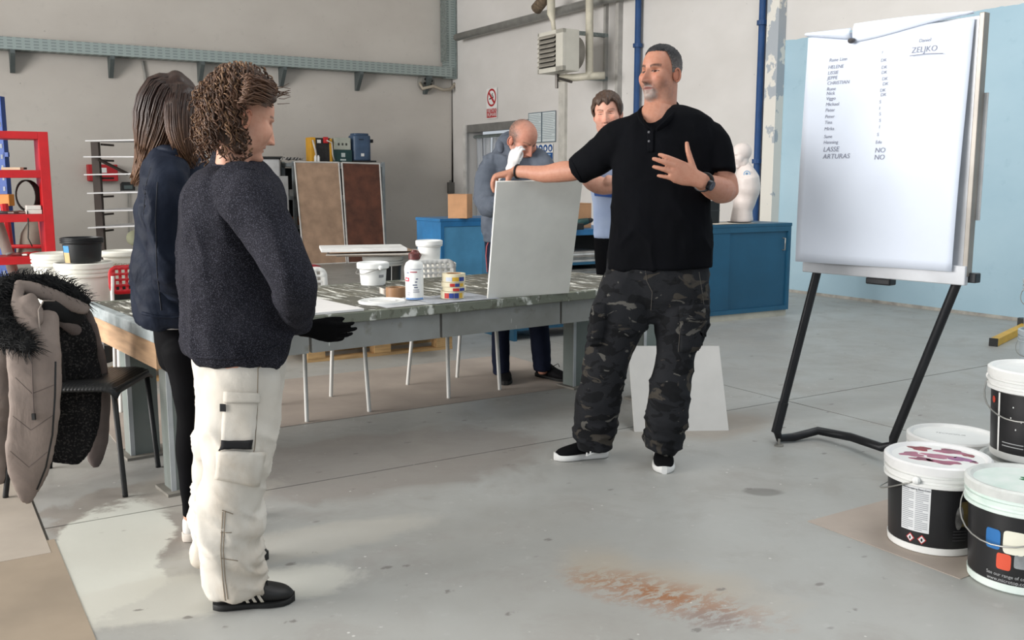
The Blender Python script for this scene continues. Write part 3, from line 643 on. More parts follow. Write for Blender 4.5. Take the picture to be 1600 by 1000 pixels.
for j in range(4): cpatch(b1, 'print_line', R1, h1, a+.42, a+.74, .060+.011*j, .0625+.011*j, M('print_dark_grey', (78, 78, 80), .5), .0016)
# 2: front right bucket with colour tiles
g = gp(1588, 931); d2 = np.array([g[0], g[1], 0])/np.hypot(g[0], g[1]); R2b = .163; Lb2 = g+d2*R2b*.9; h2 = float(pd(1600, 752, Lb2[1])[2]); a = tocam(Lb2)
b2 = bucket('black paint bucket with blue, cream, red and grey colour squares', Lb2, R2b, h2, BBLK, M('rim_mint', (222, 230, 226), .45, 0, .05, 9, 0, 60, (200, 218, 210)), M('lid_mint_grey', (210, 213, 210), .45, 0, .05, 12), band=BBLK, handle=-.45, hdrop=.62)
cpatch(b2, 'colour_square', R2b, h2, a-.66, a-.36, .135, .200, M('square_blue', (40, 108, 172), .5, 0, .04), .0014, shape=RSQ)
cpatch(b2, 'colour_square', R2b, h2, a-.31, a+.10, .130, .205, M('square_cream', (226, 224, 208), .5, 0, .03), .0016, shape=RSQ)
cpatch(b2, 'colour_square', R2b, h2, a-.42, a-.14, .075, .128, M('square_red', (214, 84, 58), .5, 0, .04), .0014, shape=RSQ)
cpatch(b2, 'colour_square', R2b, h2, a-.09, a+.17, .088, .132, M('square_grey', (142, 146, 148), .5, 0, .08, 40), .0014, shape=RSQ)
ctext(b2, [('See our range of colors on', a-.62, .052, .0155), ('www.microtop.com', a-.60, .035, .0165)], R2b, h2, M('print_pale', (176, 178, 180), .5))
sx_ = np.array([d2[1], -d2[0], 0]); fx = -d2
blobs(b2, h2, [(*L2(.035, .03), .055, .02, math.atan2(sx_[1], sx_[0]), M('paint_green', (44, 122, 76), .35, 0, .15, 20)), (*L2(.08, .0), .05, .02, math.atan2(sx_[1], sx_[0]), M('paint_green'  , (44, 122, 76)))])
# 3: white lidded bucket behind
Lw = pd(1489, 681, 3.80); b3 = bucket('white lidded bucket behind the magenta-smeared bucket', (Lw[0], Lw[1], 0), .163, float(Lw[2]), BWHT, BWHT, M('lid_grey_white', (222, 223, 222), .45, 0, .04), handle=.9, hdrop=.6)
text_on([('TECNOPUR', -.07, .02, .022, .2)], 'lettering', M('pencil_grey', (120, 122, 126), .6), b3, (0, 0, float(Lw[2])-.001), sx_, d2, world=False)
# 4 + 5: stacked pair at the right edge
Ls = pd(1612, 718, 3.42); b5 = bucket('white bucket at the right edge under a black bucket', (Ls[0], Ls[1], 0), .165, float(Ls[2]), BWHT, CLEARW, CLEARW, bail=False)
Lt = (Ls[0], Ls[1], float(Ls[2])+.012); h4 = float(pd(1640, 578, Ls[1])[2]-Lt[2])
b4 = bucket('black bucket stacked on a white one at the right edge', Lt, .155, h4, BBLK, BWHT, BWHT, band=BBLK, handle=-.35, hdrop=.6); a = tocam(Lt)
cpatch(b4, 'white_stripe', .155, h4, a-.92, a-.86, .01, h4*.76, BWHT); cpatch(b4, 'red_badge', .155, h4, a-1.2, a-1.05, h4*.62, h4*.70, M('badge_red', (200, 70, 50), .5), shape=CIR)
for j in range(2): cpatch(b4, 'print_line', .155, h4, a-.75, a-.2, .055+.012*j, .058+.012*j, M('print_pale', (176, 178, 180)), .0016)
for j, (x, z) in enumerate(((-.55, .16), (-.42, .12), (-.5, .20), (-.3, .15))): cpatch(b4, 'white_speck', .155, h4, a+x, a+x+.03, z, z+.006, BWHT, .0016, shape=CIR)
# translucent pails behind, stacked four high
TR = M('translucent_pail', (216, 226, 232), .35, 0, .02, trans=.35, alpha=.9)
q0 = gp(1625, 592); zz = 0.
for j in range(4):
    bucket(('lowest', 'second from the bottom', 'third from the bottom', 'topmost')[j]+' of the stacked translucent pails at the right edge', (q0[0], q0[1], zz), .135-.006*j, .31, TR, TR, TR, name='translucent_pail', group='stacked translucent pails', handle=-.6); zz += .324
# ---- left stacks of buckets
def stack(px, Y, z0, items):
    q = pd(px, 500, Y); z = z0
    for (r, h, bm, rm, lm, band, lab, kw) in items:
        b = bucket(lab, (q[0]+kw.pop('dx', 0), q[1]+kw.pop('dy', 0), z), r, h, bm, rm, lm, band=band, **kw); z += h+.011; yield b
CRM = M('bucket_cream', (226, 224, 214), .45, 0, .03); BDK = M('bucket_dark', (30, 32, 34), .45)
s1 = list(stack(136, 5.72, .146, [(.150, .285, BDK, CRM, CRM, BDK, 'black bucket with white rim and paper label under the big white bucket', dict(handle=.9, hdrop=.6)),
                              (.152, .33, CRM, CRM, CRM, None, 'big white bucket between the coat hood and a black pail', dict(handle=1.0, bail=False)),
                              (.112, .145, BDK, BDK, BDK, None, 'small black pail with blue and tan label on the big white bucket', dict(handle=.6, open_=True, bail=False))]))
a = tocam(s1[0].location); cpatch(s1[0], 'label', .150, .285, a+.05, a+.62, .07, .20, LBLT)
a = tocam(s1[2].location); cpatch(s1[2], 'label', .112, .145, a-1.25, a-.75, .0, .06, M('label_tan', (206, 172, 122), .6)); cpatch(s1[2], 'label', .112, .145, a-1.25, a-.75, .06, .10, M('label_blue', (66, 138, 190), .6))
s2 = list(stack(196, 6.45, .0, [(.155, .33, BDK, BDK, BDK, BDK, 'black bucket low down behind the red chair', dict(bail=False)), (.155, .30, BDK, CRM, CRM, BDK, 'black bucket with white lid behind the red chair', dict(bail=False)),
                               (.118, .135, CRM, CRM, CRM, None, 'small white pail with brown lettering on the drying-rack side', dict(handle=.2, hdrop=.2, bail=False))]))
a = tocam(s2[2].location); ctext(s2[2], [('VEC3CHIO', a-.55, .045, .03)], .118, .135, M('brown_ink', (150, 120, 84), .6))
list(stack(98, 6.1, .146, [(.15, .33, CRM, CRM, CRM, None, 'white bucket half hidden behind the coat fur, lower', dict(bail=False)), (.15, .31, CRM, CRM, CRM, None, 'white bucket next to the red shelf, upper', dict(bail=False))]))
# ---- pails and boards behind the table
s3 = list(stack(600, 6.95, .146, [(.14, .29, BDK, CRM, CRM, BDK, 'lower black pail on the pallet under the stacked boards', dict(bail=False)), (.135, .27, BDK, CLEARW, CLEARW, BDK, 'upper black pail with white lid under the stacked boards', dict(bail=False))]))
a = tocam(s3[1].location); cpatch(s3[1], 'label', .135, .27, a-1.1, a-.5, .15, .21, M('label_yellow', (200, 170, 80), .6), shape=CIR); cpatch(s3[1], 'white_stripe', .135, .27, a+.45, a+.50, .02, .21, BWHT)
zb_ = .146+.29+.27+.025; bc_ = pd(575, 390, 6.95)
bt = [(0, .68, .46, .006, 'lowest thin grey board of the stack on the black pail', (196, 190, 182), .10, .06), (.1, .60, .44, .005, 'second thin brown board of the stack on the black pail', (172, 140, 116), .06, .04), (-.06, .66, .5, .006, 'third board of the stack, grey with a ragged edge', (186, 180, 172), .04, .0), (.14, .62, .4, .005, 'fourth board of the stack, brown cardboard', (178, 148, 124), .0, .02), (.02, .60, .42, .022, 'thick white board on top of the stack on the pail', (232, 232, 230), -.04, 0)]
z = zb_
for j, (ra, w, dd, th, lab, col, ox, oy) in enumerate(bt):
    o = obj('loose_board', MB().box((-w/2, -dd/2, 0), (w/2, dd/2, th)), M('board_col_%d' % j, col, .7, 0, .05), bevel=.002); o.location = (bc_[0]+ox, bc_[1]+oy, z); o.rotation_euler = (0, 0, ANG-.35+ra); tag(o, lab, 'board', 'boards stacked on a pail'); z += th+.001+(.008 if j == 2 else 0)
s4 = list(stack(672, 6.9, .146, [(.15, .29, CRM, CRM, CRM, None, 'white bucket on the pallet behind the second white chair', dict(bail=False)), (.15, .22, CRM, CRM, CRM, None, 'white bucket stacked on another behind the second white chair', dict(bail=False, dx=.03)), (.085, .15, BWHT, BWHT, BWHT, None, 'small white pail on top of the white bucket stack', dict(handle=.8, bail=False))]))
# ---- items on the table
def ontab(px, py): return gp(px, py, TZ)
q = ontab(580, 447); bk = bucket('small white pail with a wire handle on the back of the table', (q[0], q[1]+.08, TZ), .078, .118, BWHT, BWHT, BWHT, name='white_pail', handle=-1.1, hdrop=.5)
a = tocam(q); cpatch(bk, 'label', .078, .118, a+.45, a+.9, .045, .06, M('label_grey', (150, 152, 156), .6))
u0, v0 = tuv(573, 487); u1, v1 = tuv(498, 464)
o = tag(obj('white_board', MB().box((.25, .004, TZ+.001), (u0, v1, TZ+.013)), [M('board_white_face', (232, 230, 228), .6, 0, .02)], bevel=.002), 'flat pale board on the left part of the table top', 'board'); o.location = (FL[0], FL[1], 0); o.rotation_euler = (0, 0, TANG)
q = ontab(597, 474); t = thing('bucket_lid', 'flat white bucket lid lying on the table edge', 'lid', q)
obj('disc', MB().lathe([(.105, 0), (.112, .003), (.113, .014), (.107, .017), (.098, .012), (.02, .012)], 40), BWHT, t, smooth=35)
obj('rib', MB().lathe([(.060, .0125), (.062, .015), (.066, .015), (.068, .0125)], 32, cap=False), BWHT, t, smooth=35)
u0, v0 = tuv(612, 479); u1, v1 = tuv(770, 462)
for j, (x0, x1, y0, y1, ra, lab, col) in enumerate(((u0-.05, u0+.34, .02, .30, .1, 'grey sheet of paper under the white bottle', (198, 200, 202)), (u0+.2, u0+.58, .0, .28, -.06, 'printed paper sheet under the masking tape rolls', (172, 176, 184)))):
    o = obj('paper_sheet', MB().grid(lambda u, v: (x0+(x1-x0)*u, y0+(y1-y0)*v, TZ+.002+.0015*j+.001*math.sin(u*5+v*3)), 6, 6), M('sheet_%d' % j, col, .7, 0, .08, 20), solid=.001); o.location = (FL[0], FL[1], 0); o.rotation_euler = (0, 0, TANG); tag(o, lab, 'paper', 'papers on the table')
q = ontab(648, 469); t = thing('plastic_bottle', 'white plastic bottle with reddish brown cap and printed label', 'bottle', q+Z*.004)
rb = .0445; hb_ = float(pd(648, 392, q[1])[2]-TZ)
obj('body', MB().lathe([(.036, 0), (rb, .004), (rb, hb_*.70), (rb*.92, hb_*.745), (rb*.62, hb_*.79), (rb*.5, hb_*.80), (rb*.5, hb_*.84)], 32), BWHT, t, smooth=40)
obj('cap', MB().lathe([(rb*.62, hb_*.81), (rb*.62, hb_*.93), (rb*.42, hb_*.95), (rb*.30, hb_*.97), (rb*.28, hb_), (.004, hb_)], 20), M('cap_brown', (118, 62, 60), .45, 0, .2, 30), t, smooth=35)
obj('spout_tie', MB().tube([(.026, -.004, hb_*.82), (.034, -.006, hb_*.9), (.02, -.004, hb_*.98), (-.004, -.002, hb_*1.0)], .0025, 6), M('cap_brown', (118, 62, 60)), t, smooth=True)
def bpatch(a0, a1, z0, z1, mat, off=.001, nm='print'):
    obj(nm, MB().grid(lambda u, v: ((rb+off)*math.cos(a0+(a1-a0)*u), (rb+off)*math.sin(a0+(a1-a0)*u), z0+(z1-z0)*v), 8, 1), mat, t, norm=False)
a = tocam(q); INKR = M('ink_red', (170, 70, 84), .5); INKB = M('ink_slate', (96, 104, 130), .5)
bpatch(a-.95, a+.9, hb_*.615, hb_*.635, M('ink_grey', (176, 178, 186), .5))
bpatch(a-1.25, a-.6, hb_*.38, hb_*.46, M('ink_crimson', (206, 44, 72), .5), .0012, 'oval_logo'); bpatch(a-1.05, a-.75, hb_*.405, hb_*.435, WHT, .002, 'logo_text')
for z, a0, a1, m in ((.56, -.5, .3, INKR), (.545, -.95, -.6, INKB), (.30, -.2, .3, INKB), (.25, -.05, .35, INKB), (.20, -.15, .5, M('ink_grey', (176, 178, 186))), (.16, -.15, .55, M('ink_grey', (176, 178, 186))), (.42, .15, .4, INKB), (.36, .05, .3, INKB), (.10, -.9, -.55, M('ink_grey', (176, 178, 186))), (.14, -.9, -.5, M('ink_grey', (176, 178, 186)))):
    bpatch(a+a0, a+a1, hb_*z, hb_*(z+.022), m, .0014, 'print')
bpatch(a-1.2, a+1.2, .003, .012, M('base_blue', (120, 160, 214), .4), .0006, 'base_band')
# masking tape: four rolls piled up
q = ontab(707, 469); z = TZ+.006; TAPE = M('masking_tape', (226, 216, 186), .7, 0, .03)
for j, (dx, hgt, cols) in enumerate(((-.004, .036, ('r', 'b', 'b', 'y')), (.006, .020, ('', 'r', 'b')), (.0, .022, ('', 'r', 'b', 'y')), (.004, .040, ('w', 'y', 'b')))):
    t = thing('masking_tape_roll', ('bottom roll of the masking tape pile', 'second roll from the bottom of the masking tape pile', 'third roll from the bottom of the masking tape pile', 'topmost roll of the masking tape pile')[j], 'tape', (q[0]+dx, q[1]+.05, z), 0, 'masking tape pile')
    ro, ri = .058, .038
    obj('tape', MB().rings([[(r*math.cos(s), r*math.sin(s), zz_) for s in np.arange(36)*2*math.pi/36] for r, zz_ in ((ri, 0), (ro, 0), (ro, hgt), (ri, hgt))], cap=False, closed=True), TAPE, t, smooth=35)
    obj('core', MB().rings([[(r*math.cos(s), r*math.sin(s), zz_) for s in np.arange(36)*2*math.pi/36] for r, zz_ in ((ri-.003, 0), (ri, 0), (ri, hgt), (ri-.003, hgt))], cap=False, closed=True), CARD, t, smooth=35)
    cm = {'r': M('tape_red', (200, 52, 48), .5), 'b': M('tape_blue', (52, 72, 150), .5), 'y': M('tape_yellow', (222, 178, 60), .5), 'w': M('tape_pale', (206, 214, 228), .5)}
    a = tocam(q); n = len(cols)
    for i, cc in enumerate(cols):
        if not cc: continue
        a0 = a-.7+1.75*i/n; a1 = a-.7+1.75*(i+1)/n-.03; zl, zh = (.12*hgt, .62*hgt) if j == 3 else (.08*hgt, .80*hgt)
        obj('brand_band', MB().grid(lambda u, v: ((ro+.0012)*math.cos(a0+(a1-a0)*u), (ro+.0012)*math.sin(a0+(a1-a0)*u), zl+(zh-zl)*v), 6, 1), cm[cc], t, norm=False)
    z += hgt+.0015
q = ontab(619, 464); t = thing('parcel_tape', 'brown parcel tape roll lying beside the bottle', 'tape', q+Z*.002)
obj('tape', MB().rings([[(r*math.cos(s), r*math.sin(s), zz_) for s in np.arange(30)*2*math.pi/30] for r, zz_ in ((.034, 0), (.052, 0), (.052, .048), (.034, .048))], cap=False, closed=True), M('tape_brown', (158, 120, 88), .35, 0, .05), t, smooth=35)
obj('tape_end', MB().grid(lambda u, v: (-.052-.03*u, -.012-.004*math.sin(u*5), .010+.03*v+.008*u), 4, 2), M('tape_end_white', (214, 206, 196), .5), t, solid=.001)
# ---- flip chart easel
def ep(px, py, f): return pd(px, py, 4.50+(3.95-4.50)*f)
es = thing('flip_chart_easel', 'flip chart easel with white pad and black tubular legs', 'flip chart', gp(1300, 700))
BT = M('easel_black', (34, 36, 40), .4, .2, .1); BW = M('easel_board', (196, 199, 204), .35, .1, .04); EF = M('easel_edge', (150, 145, 138), .4, .3)
TLp, TRp, BLp, BRp = ep(1272, 60, 0), ep(1530, 20, 1), ep(1258, 414, 0), ep(1488, 446, 1)
ex = (BRp-BLp); ex[2] = 0; ew = float(np.linalg.norm(ex)); ex /= ew; en = np.array([ex[1], -ex[0], 0]); 
if en[1] > 0: en = -en
zlo, zhi = float(BLp[2]+BRp[2])/2, float(TLp[2]+TRp[2])/2
EO = np.array([BLp[0], BLp[1], 0]); ewt = ew+.03
def eb(mb, x0, x1, z0, z1, d0, d1):   # x along the board, d metres behind its face
    mb.hexa([EO+ex*x-en*d+Z*z for x, d, z in ((x0, d0, z0), (x1, d0, z0), (x1, d1, z0), (x0, d1, z0), (x0, d0, z1), (x1, d0, z1), (x1, d1, z1), (x0, d1, z1))])
mb = MB(); eb(mb, 0, ewt, zlo+.06, zhi, .022, .045); obj('board', mb, BW, es, world=True, bevel=.003)
mb = MB(); eb(mb, ewt, ewt+.022, zlo+.02, zhi+.01, .012, .055); obj('side_profile', mb, EF, es, world=True, bevel=.003)
mb = MB(); eb(mb, -.015, 0, zlo+.02, zhi+.0, .012, .055); obj('side_profile', mb, EF, es, world=True, bevel=.003)
mb = MB(); eb(mb, -.015, ewt+.02, zlo-.015, zlo+.065, .0, .03); obj('pen_tray', mb, BW, es, world=True, bevel=.004)
mb = MB(); eb(mb, ewt*.42, ewt*.58, zlo-.045, zlo-.015, .005, .06); obj('clamp_knob', mb, BT, es, world=True, bevel=.006)
mb = MB(); eb(mb, ewt*.90, ewt+.05, zlo-.005, zlo+.035, .03, .075); obj('corner_bracket', mb, BT, es, world=True, bevel=.004)
lb0 = pd(1211, 684, 4.54); lt0 = EO+ex*.035-en*.06+Z*(zlo+.02)
rb0 = pd(1390, 700, 4.22); rt0 = EO+ex*(ewt-.03)-en*.06+Z*(zlo+.02)
lb0[2] = max(lb0[2], .035); rb0[2] = max(rb0[2], .035)
bend = [lt0+Z*.9, lt0, lb0+(lt0-lb0)*.12, lb0+(lt0-lb0)*.045+[-.004, 0, 0], lb0+[.02, -.0, -.012], pd(1240, 683, 4.56), pd(1278, 673, 4.62), pd(1330, 683, 4.45), rb0+[-.03, .01, 0], rb0+[.012, 0, .012], rb0+(rt0-rb0)*.06, rt0, rt0+Z*.9]
obj('tube_frame', MB().tube(bend, .0205, 12), BT, es, world=True, smooth=True)
obj('sleeve', MB().cyl(lb0+(lt0-lb0)*.2, lb0+(lt0-lb0)*.02+[0, 0, .0], .024, n=12), BT, es, world=True, smooth=40)
for px, py in ((1217, 697),): q = gp(px, py); obj('levelling_foot', MB().cyl(q, q+Z*.008, .022, n=14).cyl(q, q+Z*.035, .006, n=8), STEEL, es, world=True)
# the pad: one sheet in use, one folded over the top
PADM = M('pad_paper', (218, 226, 240), .75, 0, .01, 2)
P00, P10, P11, P01 = ep(1247, 408, -.02), ep(1491, 424, .99), ep(1527, 30, .98), ep(1268, 60, .0)
def padpt(u, v, off=0.):
    b = P00+(P10-P00)*u; t_ = P01+(P11-P01)*u; q = b+(t_-b)*v
    return q+en*(.020+off+.012*math.sin(v*3)*(1-v)+.004*math.sin(u*7+v*2))
pad = obj('paper_pad', MB().grid(padpt, 24, 24), PADM, es, world=True, smooth=True, solid=.004)
def roll(u, v):
    q = padpt(.0+u, 1.0, 0.); s = v*1.0
    drop = .075-.055*u+.012*math.sin(u*5)
    return q+en*(.012*math.sin(s*math.pi)+.006)+Z*(.028-(drop)*(1-s)+.012*math.sin(u*3.1)*s)
obj('turned_sheet', MB().grid(lambda u, v: roll(.30+.70*u, v), 20, 8), PADM, es, world=True, smooth=True, solid=.002)
obj('curled_sheet', MB().grid(lambda u, v: padpt(.0+.29*u, 1.0)+en*(.01+.02*math.sin(v*3))+Z*(.02-.05*(1-v)*(.3+.7*u)), 8, 6), PADM, es, world=True, smooth=True, solid=.002)
obj('pad_clip', MB().ell(padpt(.30, .965)+en*.022, (.016, .016, .012), 10, 6), M('clip_dark', (70, 68, 70), .5), es, world=True)
mb = MB(); eb(mb, ewt*.6, ewt+.035, zlo+.25, zhi-.3, .058, .064); obj('rear_sheet', mb, M('pad_rear', (206, 208, 210), .7), es, world=True)
# handwriting
INKP = M('marker_ink', (128, 132, 150), .6, 0, .02)
X_ = (P10-P00); X_[2] = 0; X_ /= np.linalg.norm(X_)
def hand(lines):
    mb = MB()
    for tx, px, py, size, sh in lines:
        # u, v on the pad from the picture point
        best = None
        n_ = np.cross(P10-P00, P01-P00); hit = pw(px, py, P00, n_)
        w_ = hit-P00; A = np.array([[np.dot(P10-P00, P10-P00), np.dot(P10-P00, P01-P00)], [np.dot(P10-P00, P01-P00), np.dot(P01-P00, P01-P00)]])
        u, v = np.linalg.solve(A, [np.dot(w_, P10-P00), np.dot(w_, P01-P00)])
        me = text_mesh(tx, size, sh); W_, H_ = np.linalg.norm(P10-P00), np.linalg.norm(P01-P00)
        b = mb.addv([np.array(padpt(u+vv.co.x/W_, v+vv.co.y/H_))+en*.0042 for vv in me.vertices]); mb.addf([tuple(b+i for i in p.vertices) for p in me.polygons]); bpy.data.meshes.remove(me)
    return mb
names = ['Rune Linn', 'HELENE', 'LISSIE', 'JEPPE', 'CHRISTIAN', 'Rune', 'Nick', 'Viggo', 'Michael', 'Peter', 'Peter', 'Tina', 'Mirka', 'Sune', 'Henning', 'LASSE', 'ARTURAS']
ys = [97, 108, 117, 125, 133, 142, 149, 157, 166, 175, 185, 194, 204, 216, 225, 237, 248]
marks = [(1380, 84, '?')]+[(x, y, m) for x, y, m in ((1379, 96, 'DK'), (1380, 107, 'DK'), (1380, 115, 'DK'), (1381, 125, 'DK'), (1382, 133, 'DK'), (1378, 143, 'DK'), (1379, 150, 'DK'), (1377, 161, 'S'), (1377, 171, 'I'), (1377, 180, 'S'), (1377, 190, 'S'), (1377, 200, 'I'), (1374, 212, 'S'), (1372, 224, 'Edu'), (1371, 238, 'NO'), (1370, 249, 'NO'))]
lines = [(n_, (1300 if i == 0 else 1299)-i*.45, ys[i], .030 if n_ in ('LASSE', 'ARTURAS') else .021, .15) for i, n_ in enumerate(names)]
lines += [(m, x, y, .030 if m == 'NO' else .019, .1) for x, y, m in marks] + [('Daniel', 1439, 65, .020, .15), ('ZELJKO', 1427, 82, .033, .1)]
obj('name_column', hand(lines[:17]), INKP, es, world=True, norm=False); obj('mark_column', hand(lines[17:-2]), INKP, es, world=True, norm=False); obj('heading', hand(lines[-2:]), INKP, es, world=True, norm=False)
mb = MB(); q0_, q1_ = pw(1426, 88, P00, np.cross(P10-P00, P01-P00))+en*.024, pw(1478, 84, P00, np.cross(P10-P00, P01-P00))+en*.024
mb.tube([q0_, (q0_+q1_)/2+Z*.003, q1_], .0016, 5); obj('underline', mb, INKP, es, world=True)
# ---- boards
GB = M('grey_board_face', (236, 235, 228), .55, 0, .02)
hbL, hbR = gp(762, 467, TZ), gp(889, 458, TZ); tY = .22
ht, htR = pd(776, 284, hbL[1]-tY), pd(911, 281, hbR[1]-tY)
nrm = np.cross(hbR-hbL, ht-hbL); nrm /= np.linalg.norm(nrm)
if nrm[1] > 0: nrm = -nrm
mb = MB().hexa([hbL, hbR, hbR-nrm*.012, hbL-nrm*.012, ht, htR, htR-nrm*.012, ht-nrm*.012])
tag(obj('sample_board', mb, GB, bevel=.002), 'grey painted sample panel held upright on the table edge', 'panel')
a0_, a1_ = gp(991, 675), gp(1139, 673); c0_, c1_ = pd(981, 541, 5.06), pd(1124, 541, 5.08)
mb = MB().hexa([a0_, a1_, a1_+[0, .014, 0], a0_+[0, .014, 0], c0_, c1_, c1_+[0, .014, 0], c0_+[0, .014, 0]])
tag(obj('sample_board', mb, M('pale_board_face', (184, 183, 180), .55, 0, .02), bevel=.002), 'pale square panel on the floor behind the camouflage trousers', 'panel')
# ---- floor protection sheets
SHT = M('floor_sheet', (176, 164, 154), .75, 0, .05, 2.5)
def sheet(pts, lab, col=None, z=.0025):
    mb = MB(); P_ = [gp(*q) for q in pts]; mb.rings([[q+Z*.0004 for q in P_], [q+Z*z for q in P_]]); tag(obj('floor_sheet', mb, col or SHT), lab, 'floor sheet', 'protective sheets on the floor')
g0_ = gp(1262, 815); sheet([proj(g0_), proj(g0_+U*1.25), proj(g0_+U*1.25-V*.62), proj(g0_-V*.62)], 'brownish protective sheet under the black paint buckets')
g0_ = gp(70, 866)+U*.02; sheet([proj(g0_), proj(g0_+V*1.3), proj(g0_+V*1.3-U*1.4), proj(g0_-U*1.4)], 'pale brown protective sheet under the coat at the left edge', M('floor_sheet_left', (176, 166, 154), .75, 0, .04, 3))
g0_ = gp(150, 1000); sheet([proj(g0_-V*.25), proj(g0_+V*.89), proj(g0_+V*.89-U*1.5), proj(g0_-V*.25-U*1.5)], 'beige protective sheet in the front left corner of the floor', M('floor_sheet_front', (158, 144, 127), .75, 0, .05, 3), .0018)
g0_ = gp(475, 663); sheet([proj(g0_-U*.9), proj(g0_+U*1.95), proj(g0_+U*1.95+V*1.15), proj(g0_+V*1.15-U*.9)], 'brownish protective sheet under the white chairs', M('floor_sheet_mid', (172, 160, 150), .75, 0, .05, 2.5))
# ---- blue cabinets and bench
CB = M('cabinet_teal', (38, 92, 122), .42, 0, .06, 3); CBD = M('cabinet_teal_door', (34, 86, 116), .38, 0, .05, 2); CBT = M('bench_blue', (44, 112, 164), .4, 0, .08, 4)
P0 = gp(1106, 505); CBX = gp(1231, 493)-P0; ca = math.atan2(CBX[1], CBX[0]); cl = float(np.hypot(CBX[0], CBX[1])); CH = .87
def cabinet(label, loc, rz, L, D, H, mats, doors=2, handles=True):
    body, dm = mats; t = thing('sliding_door_cabinet', label, 'cabinet', loc, rz)
    obj('body', MB().box((0, .03, .07), (L, D, H-.03)), body, t)
    obj('top_panel', MB().box((-.01, 0, H-.03), (L+.01, D+.01, H)), body, t, bevel=.004)
    obj('frame', MB().box((0, 0, .06), (.035, .03, H-.03)).box((L-.035, 0, .06), (L, .03, H-.03)).box((.035, 0, H-.075), (L-.035, .03, H-.03)).box((.035, 0, .06), (L-.035, .03, .10)), body, t)
    obj('plinth', MB().box((.01, .02, 0), (L-.01, D-.02, .06)), M('plinth_cream', (190, 186, 172), .7), t)
    for i in range(doors):
        x0 = .035+(L-.07)*i/doors; x1 = .035+(L-.07)*(i+1)/doors
        d = obj('door', MB().box((x0, .006+.012*(i % 2), .10), (x1+(.02 if i < doors-1 else 0), .018+.012*(i % 2), H-.075)), dm, t, bevel=.002)
        if handles:
            hx = x0+.05 if i == 0 else x1-.05; y = .006+.012*(i % 2)
            obj('handle', MB().tube([(hx, y, H-.25), (hx, y-.03, H-.25), (hx, y-.03, H-.14), (hx, y, H-.14)], .006, 8), STEEL, d, smooth=True)
    return t
off = .55
cabinet('teal metal cabinet with sliding doors under the white mannequin', P0-np.array([math.cos(ca), math.sin(ca), 0])*off, ca, cl+off, .50, CH, (CB, CBD))
bl = 1.42; cu_ = np.array([math.cos(ca), math.sin(ca), 0]); cv_ = np.array([-math.sin(ca), math.cos(ca), 0]); B0_ = P0-cu_*(off+bl+.02)
t = thing('open_workbench', 'blue open workbench with loaded shelves behind the two men', 'workbench', B0_, ca)
obj('worktop', MB().box((0, 0, CH-.05), (bl, .55, CH)), CBT, t, bevel=.004)
for x in (0, bl-.03): obj('side_panel', MB().box((x, .01, 0), (x+.03, .54, CH-.05)), CB, t)
obj('back_panel', MB().box((.03, .52, .05), (bl-.03, .54, CH-.05)), M('bench_inner', (72, 70, 66), .8), t)
for z in (.08, .36, .58): obj('shelf', MB().box((.03, .02, z), (bl-.03, .52, z+.02)), CB, t)
def bw_(x, y, z): return B0_+cu_*x+cv_*y+Z*z
tx0 = line_hit(B0_, cu_, 895)
n_ = 0
for z0, n, cols in ((.60, 5, ((188, 186, 182), (206, 206, 204), (140, 136, 130), (214, 214, 212), (176, 172, 166))), (.38, 9, ((170, 168, 164), (205, 205, 203), (120, 118, 114))), (.10, 6, ((190, 188, 184), (120, 118, 114)))):
    z = z0
    for i in range(n):
        th = random.uniform(.012, .022); o = obj('sample_tile', MB().box((-.22, -.2, 0), (.22, .2, th)), M('tile_%d_%d' % (z0*100, i % len(cols)), cols[i % len(cols)], .6, 0, .08, 9), bevel=.002)
        o.location = tuple(bw_(max(tx0+.12, .27)+random.uniform(-.02, .02), .26+random.uniform(-.02, .02), z)); o.rotation_euler = (0, 0, ca+random.uniform(-.06, .06)); z += th+.0012
        tag(o, ('lowest', 'second', 'third', 'fourth', 'fifth', 'sixth', 'seventh', 'eighth', 'ninth')[i]+' tile from below in the pile on the %s bench shelf' % {.60: 'upper', .38: 'middle', .10: 'lowest'}[z0], 'tile', 'tiles piled on the %s bench shelf' % {.60: 'upper', .38: 'middle', .10: 'lowest'}[z0])
def carton(label, loc, rz, w, d, h, mat=CARD):
    t = thing('cardboard_box', label, 'box', loc, rz); obj('body', MB().box((0, 0, 0), (w, d, h)), mat, t, bevel=.003)
    obj('flap', MB().box((0, -.001, h), (w, d*.49, h+.004)), mat, t); obj('flap', MB().box((0, d*.51, h), (w, d+.001, h+.004)), mat, t)
    obj('packing_tape', MB().box((-.001, d*.46, h+.004), (w+.001, d*.54, h+.005)), M('tape_tan', (178, 138, 104), .4), t); return t
carton('cardboard box on the blue bench left of the crossed arms', bw_(tx0-.02, .15, CH), ca, .30, .30, .20)
# cordless drill
q = bw_(tx0+.08, .06, CH); t = thing('cordless_drill', 'dark green cordless drill lying on the blue bench', 'drill', q, ca)
DG = M('drill_green', (28, 66, 64), .5)
obj('housing', MB().tube([(-.06, 0, .035), (.03, 0, .05), (.10, 0, .062)], [.028, .032, .026], 12), DG, t, smooth=True); obj('chuck', MB().tube([(.10, 0, .062), (.135, 0, .068), (.15, 0, .07)], [.022, .020, .012], 12), BLACK_P, t, smooth=True)
obj('grip', MB().tube([(-.03, 0, .04), (-.05, -.05, .03), (-.055, -.09, .028)], [.018, .018, .02], 10), DG, t, smooth=True); obj('battery', MB().box((-.095, -.13, 0), (-.02, -.085, .05)), BLACK_P, t, bevel=.004)
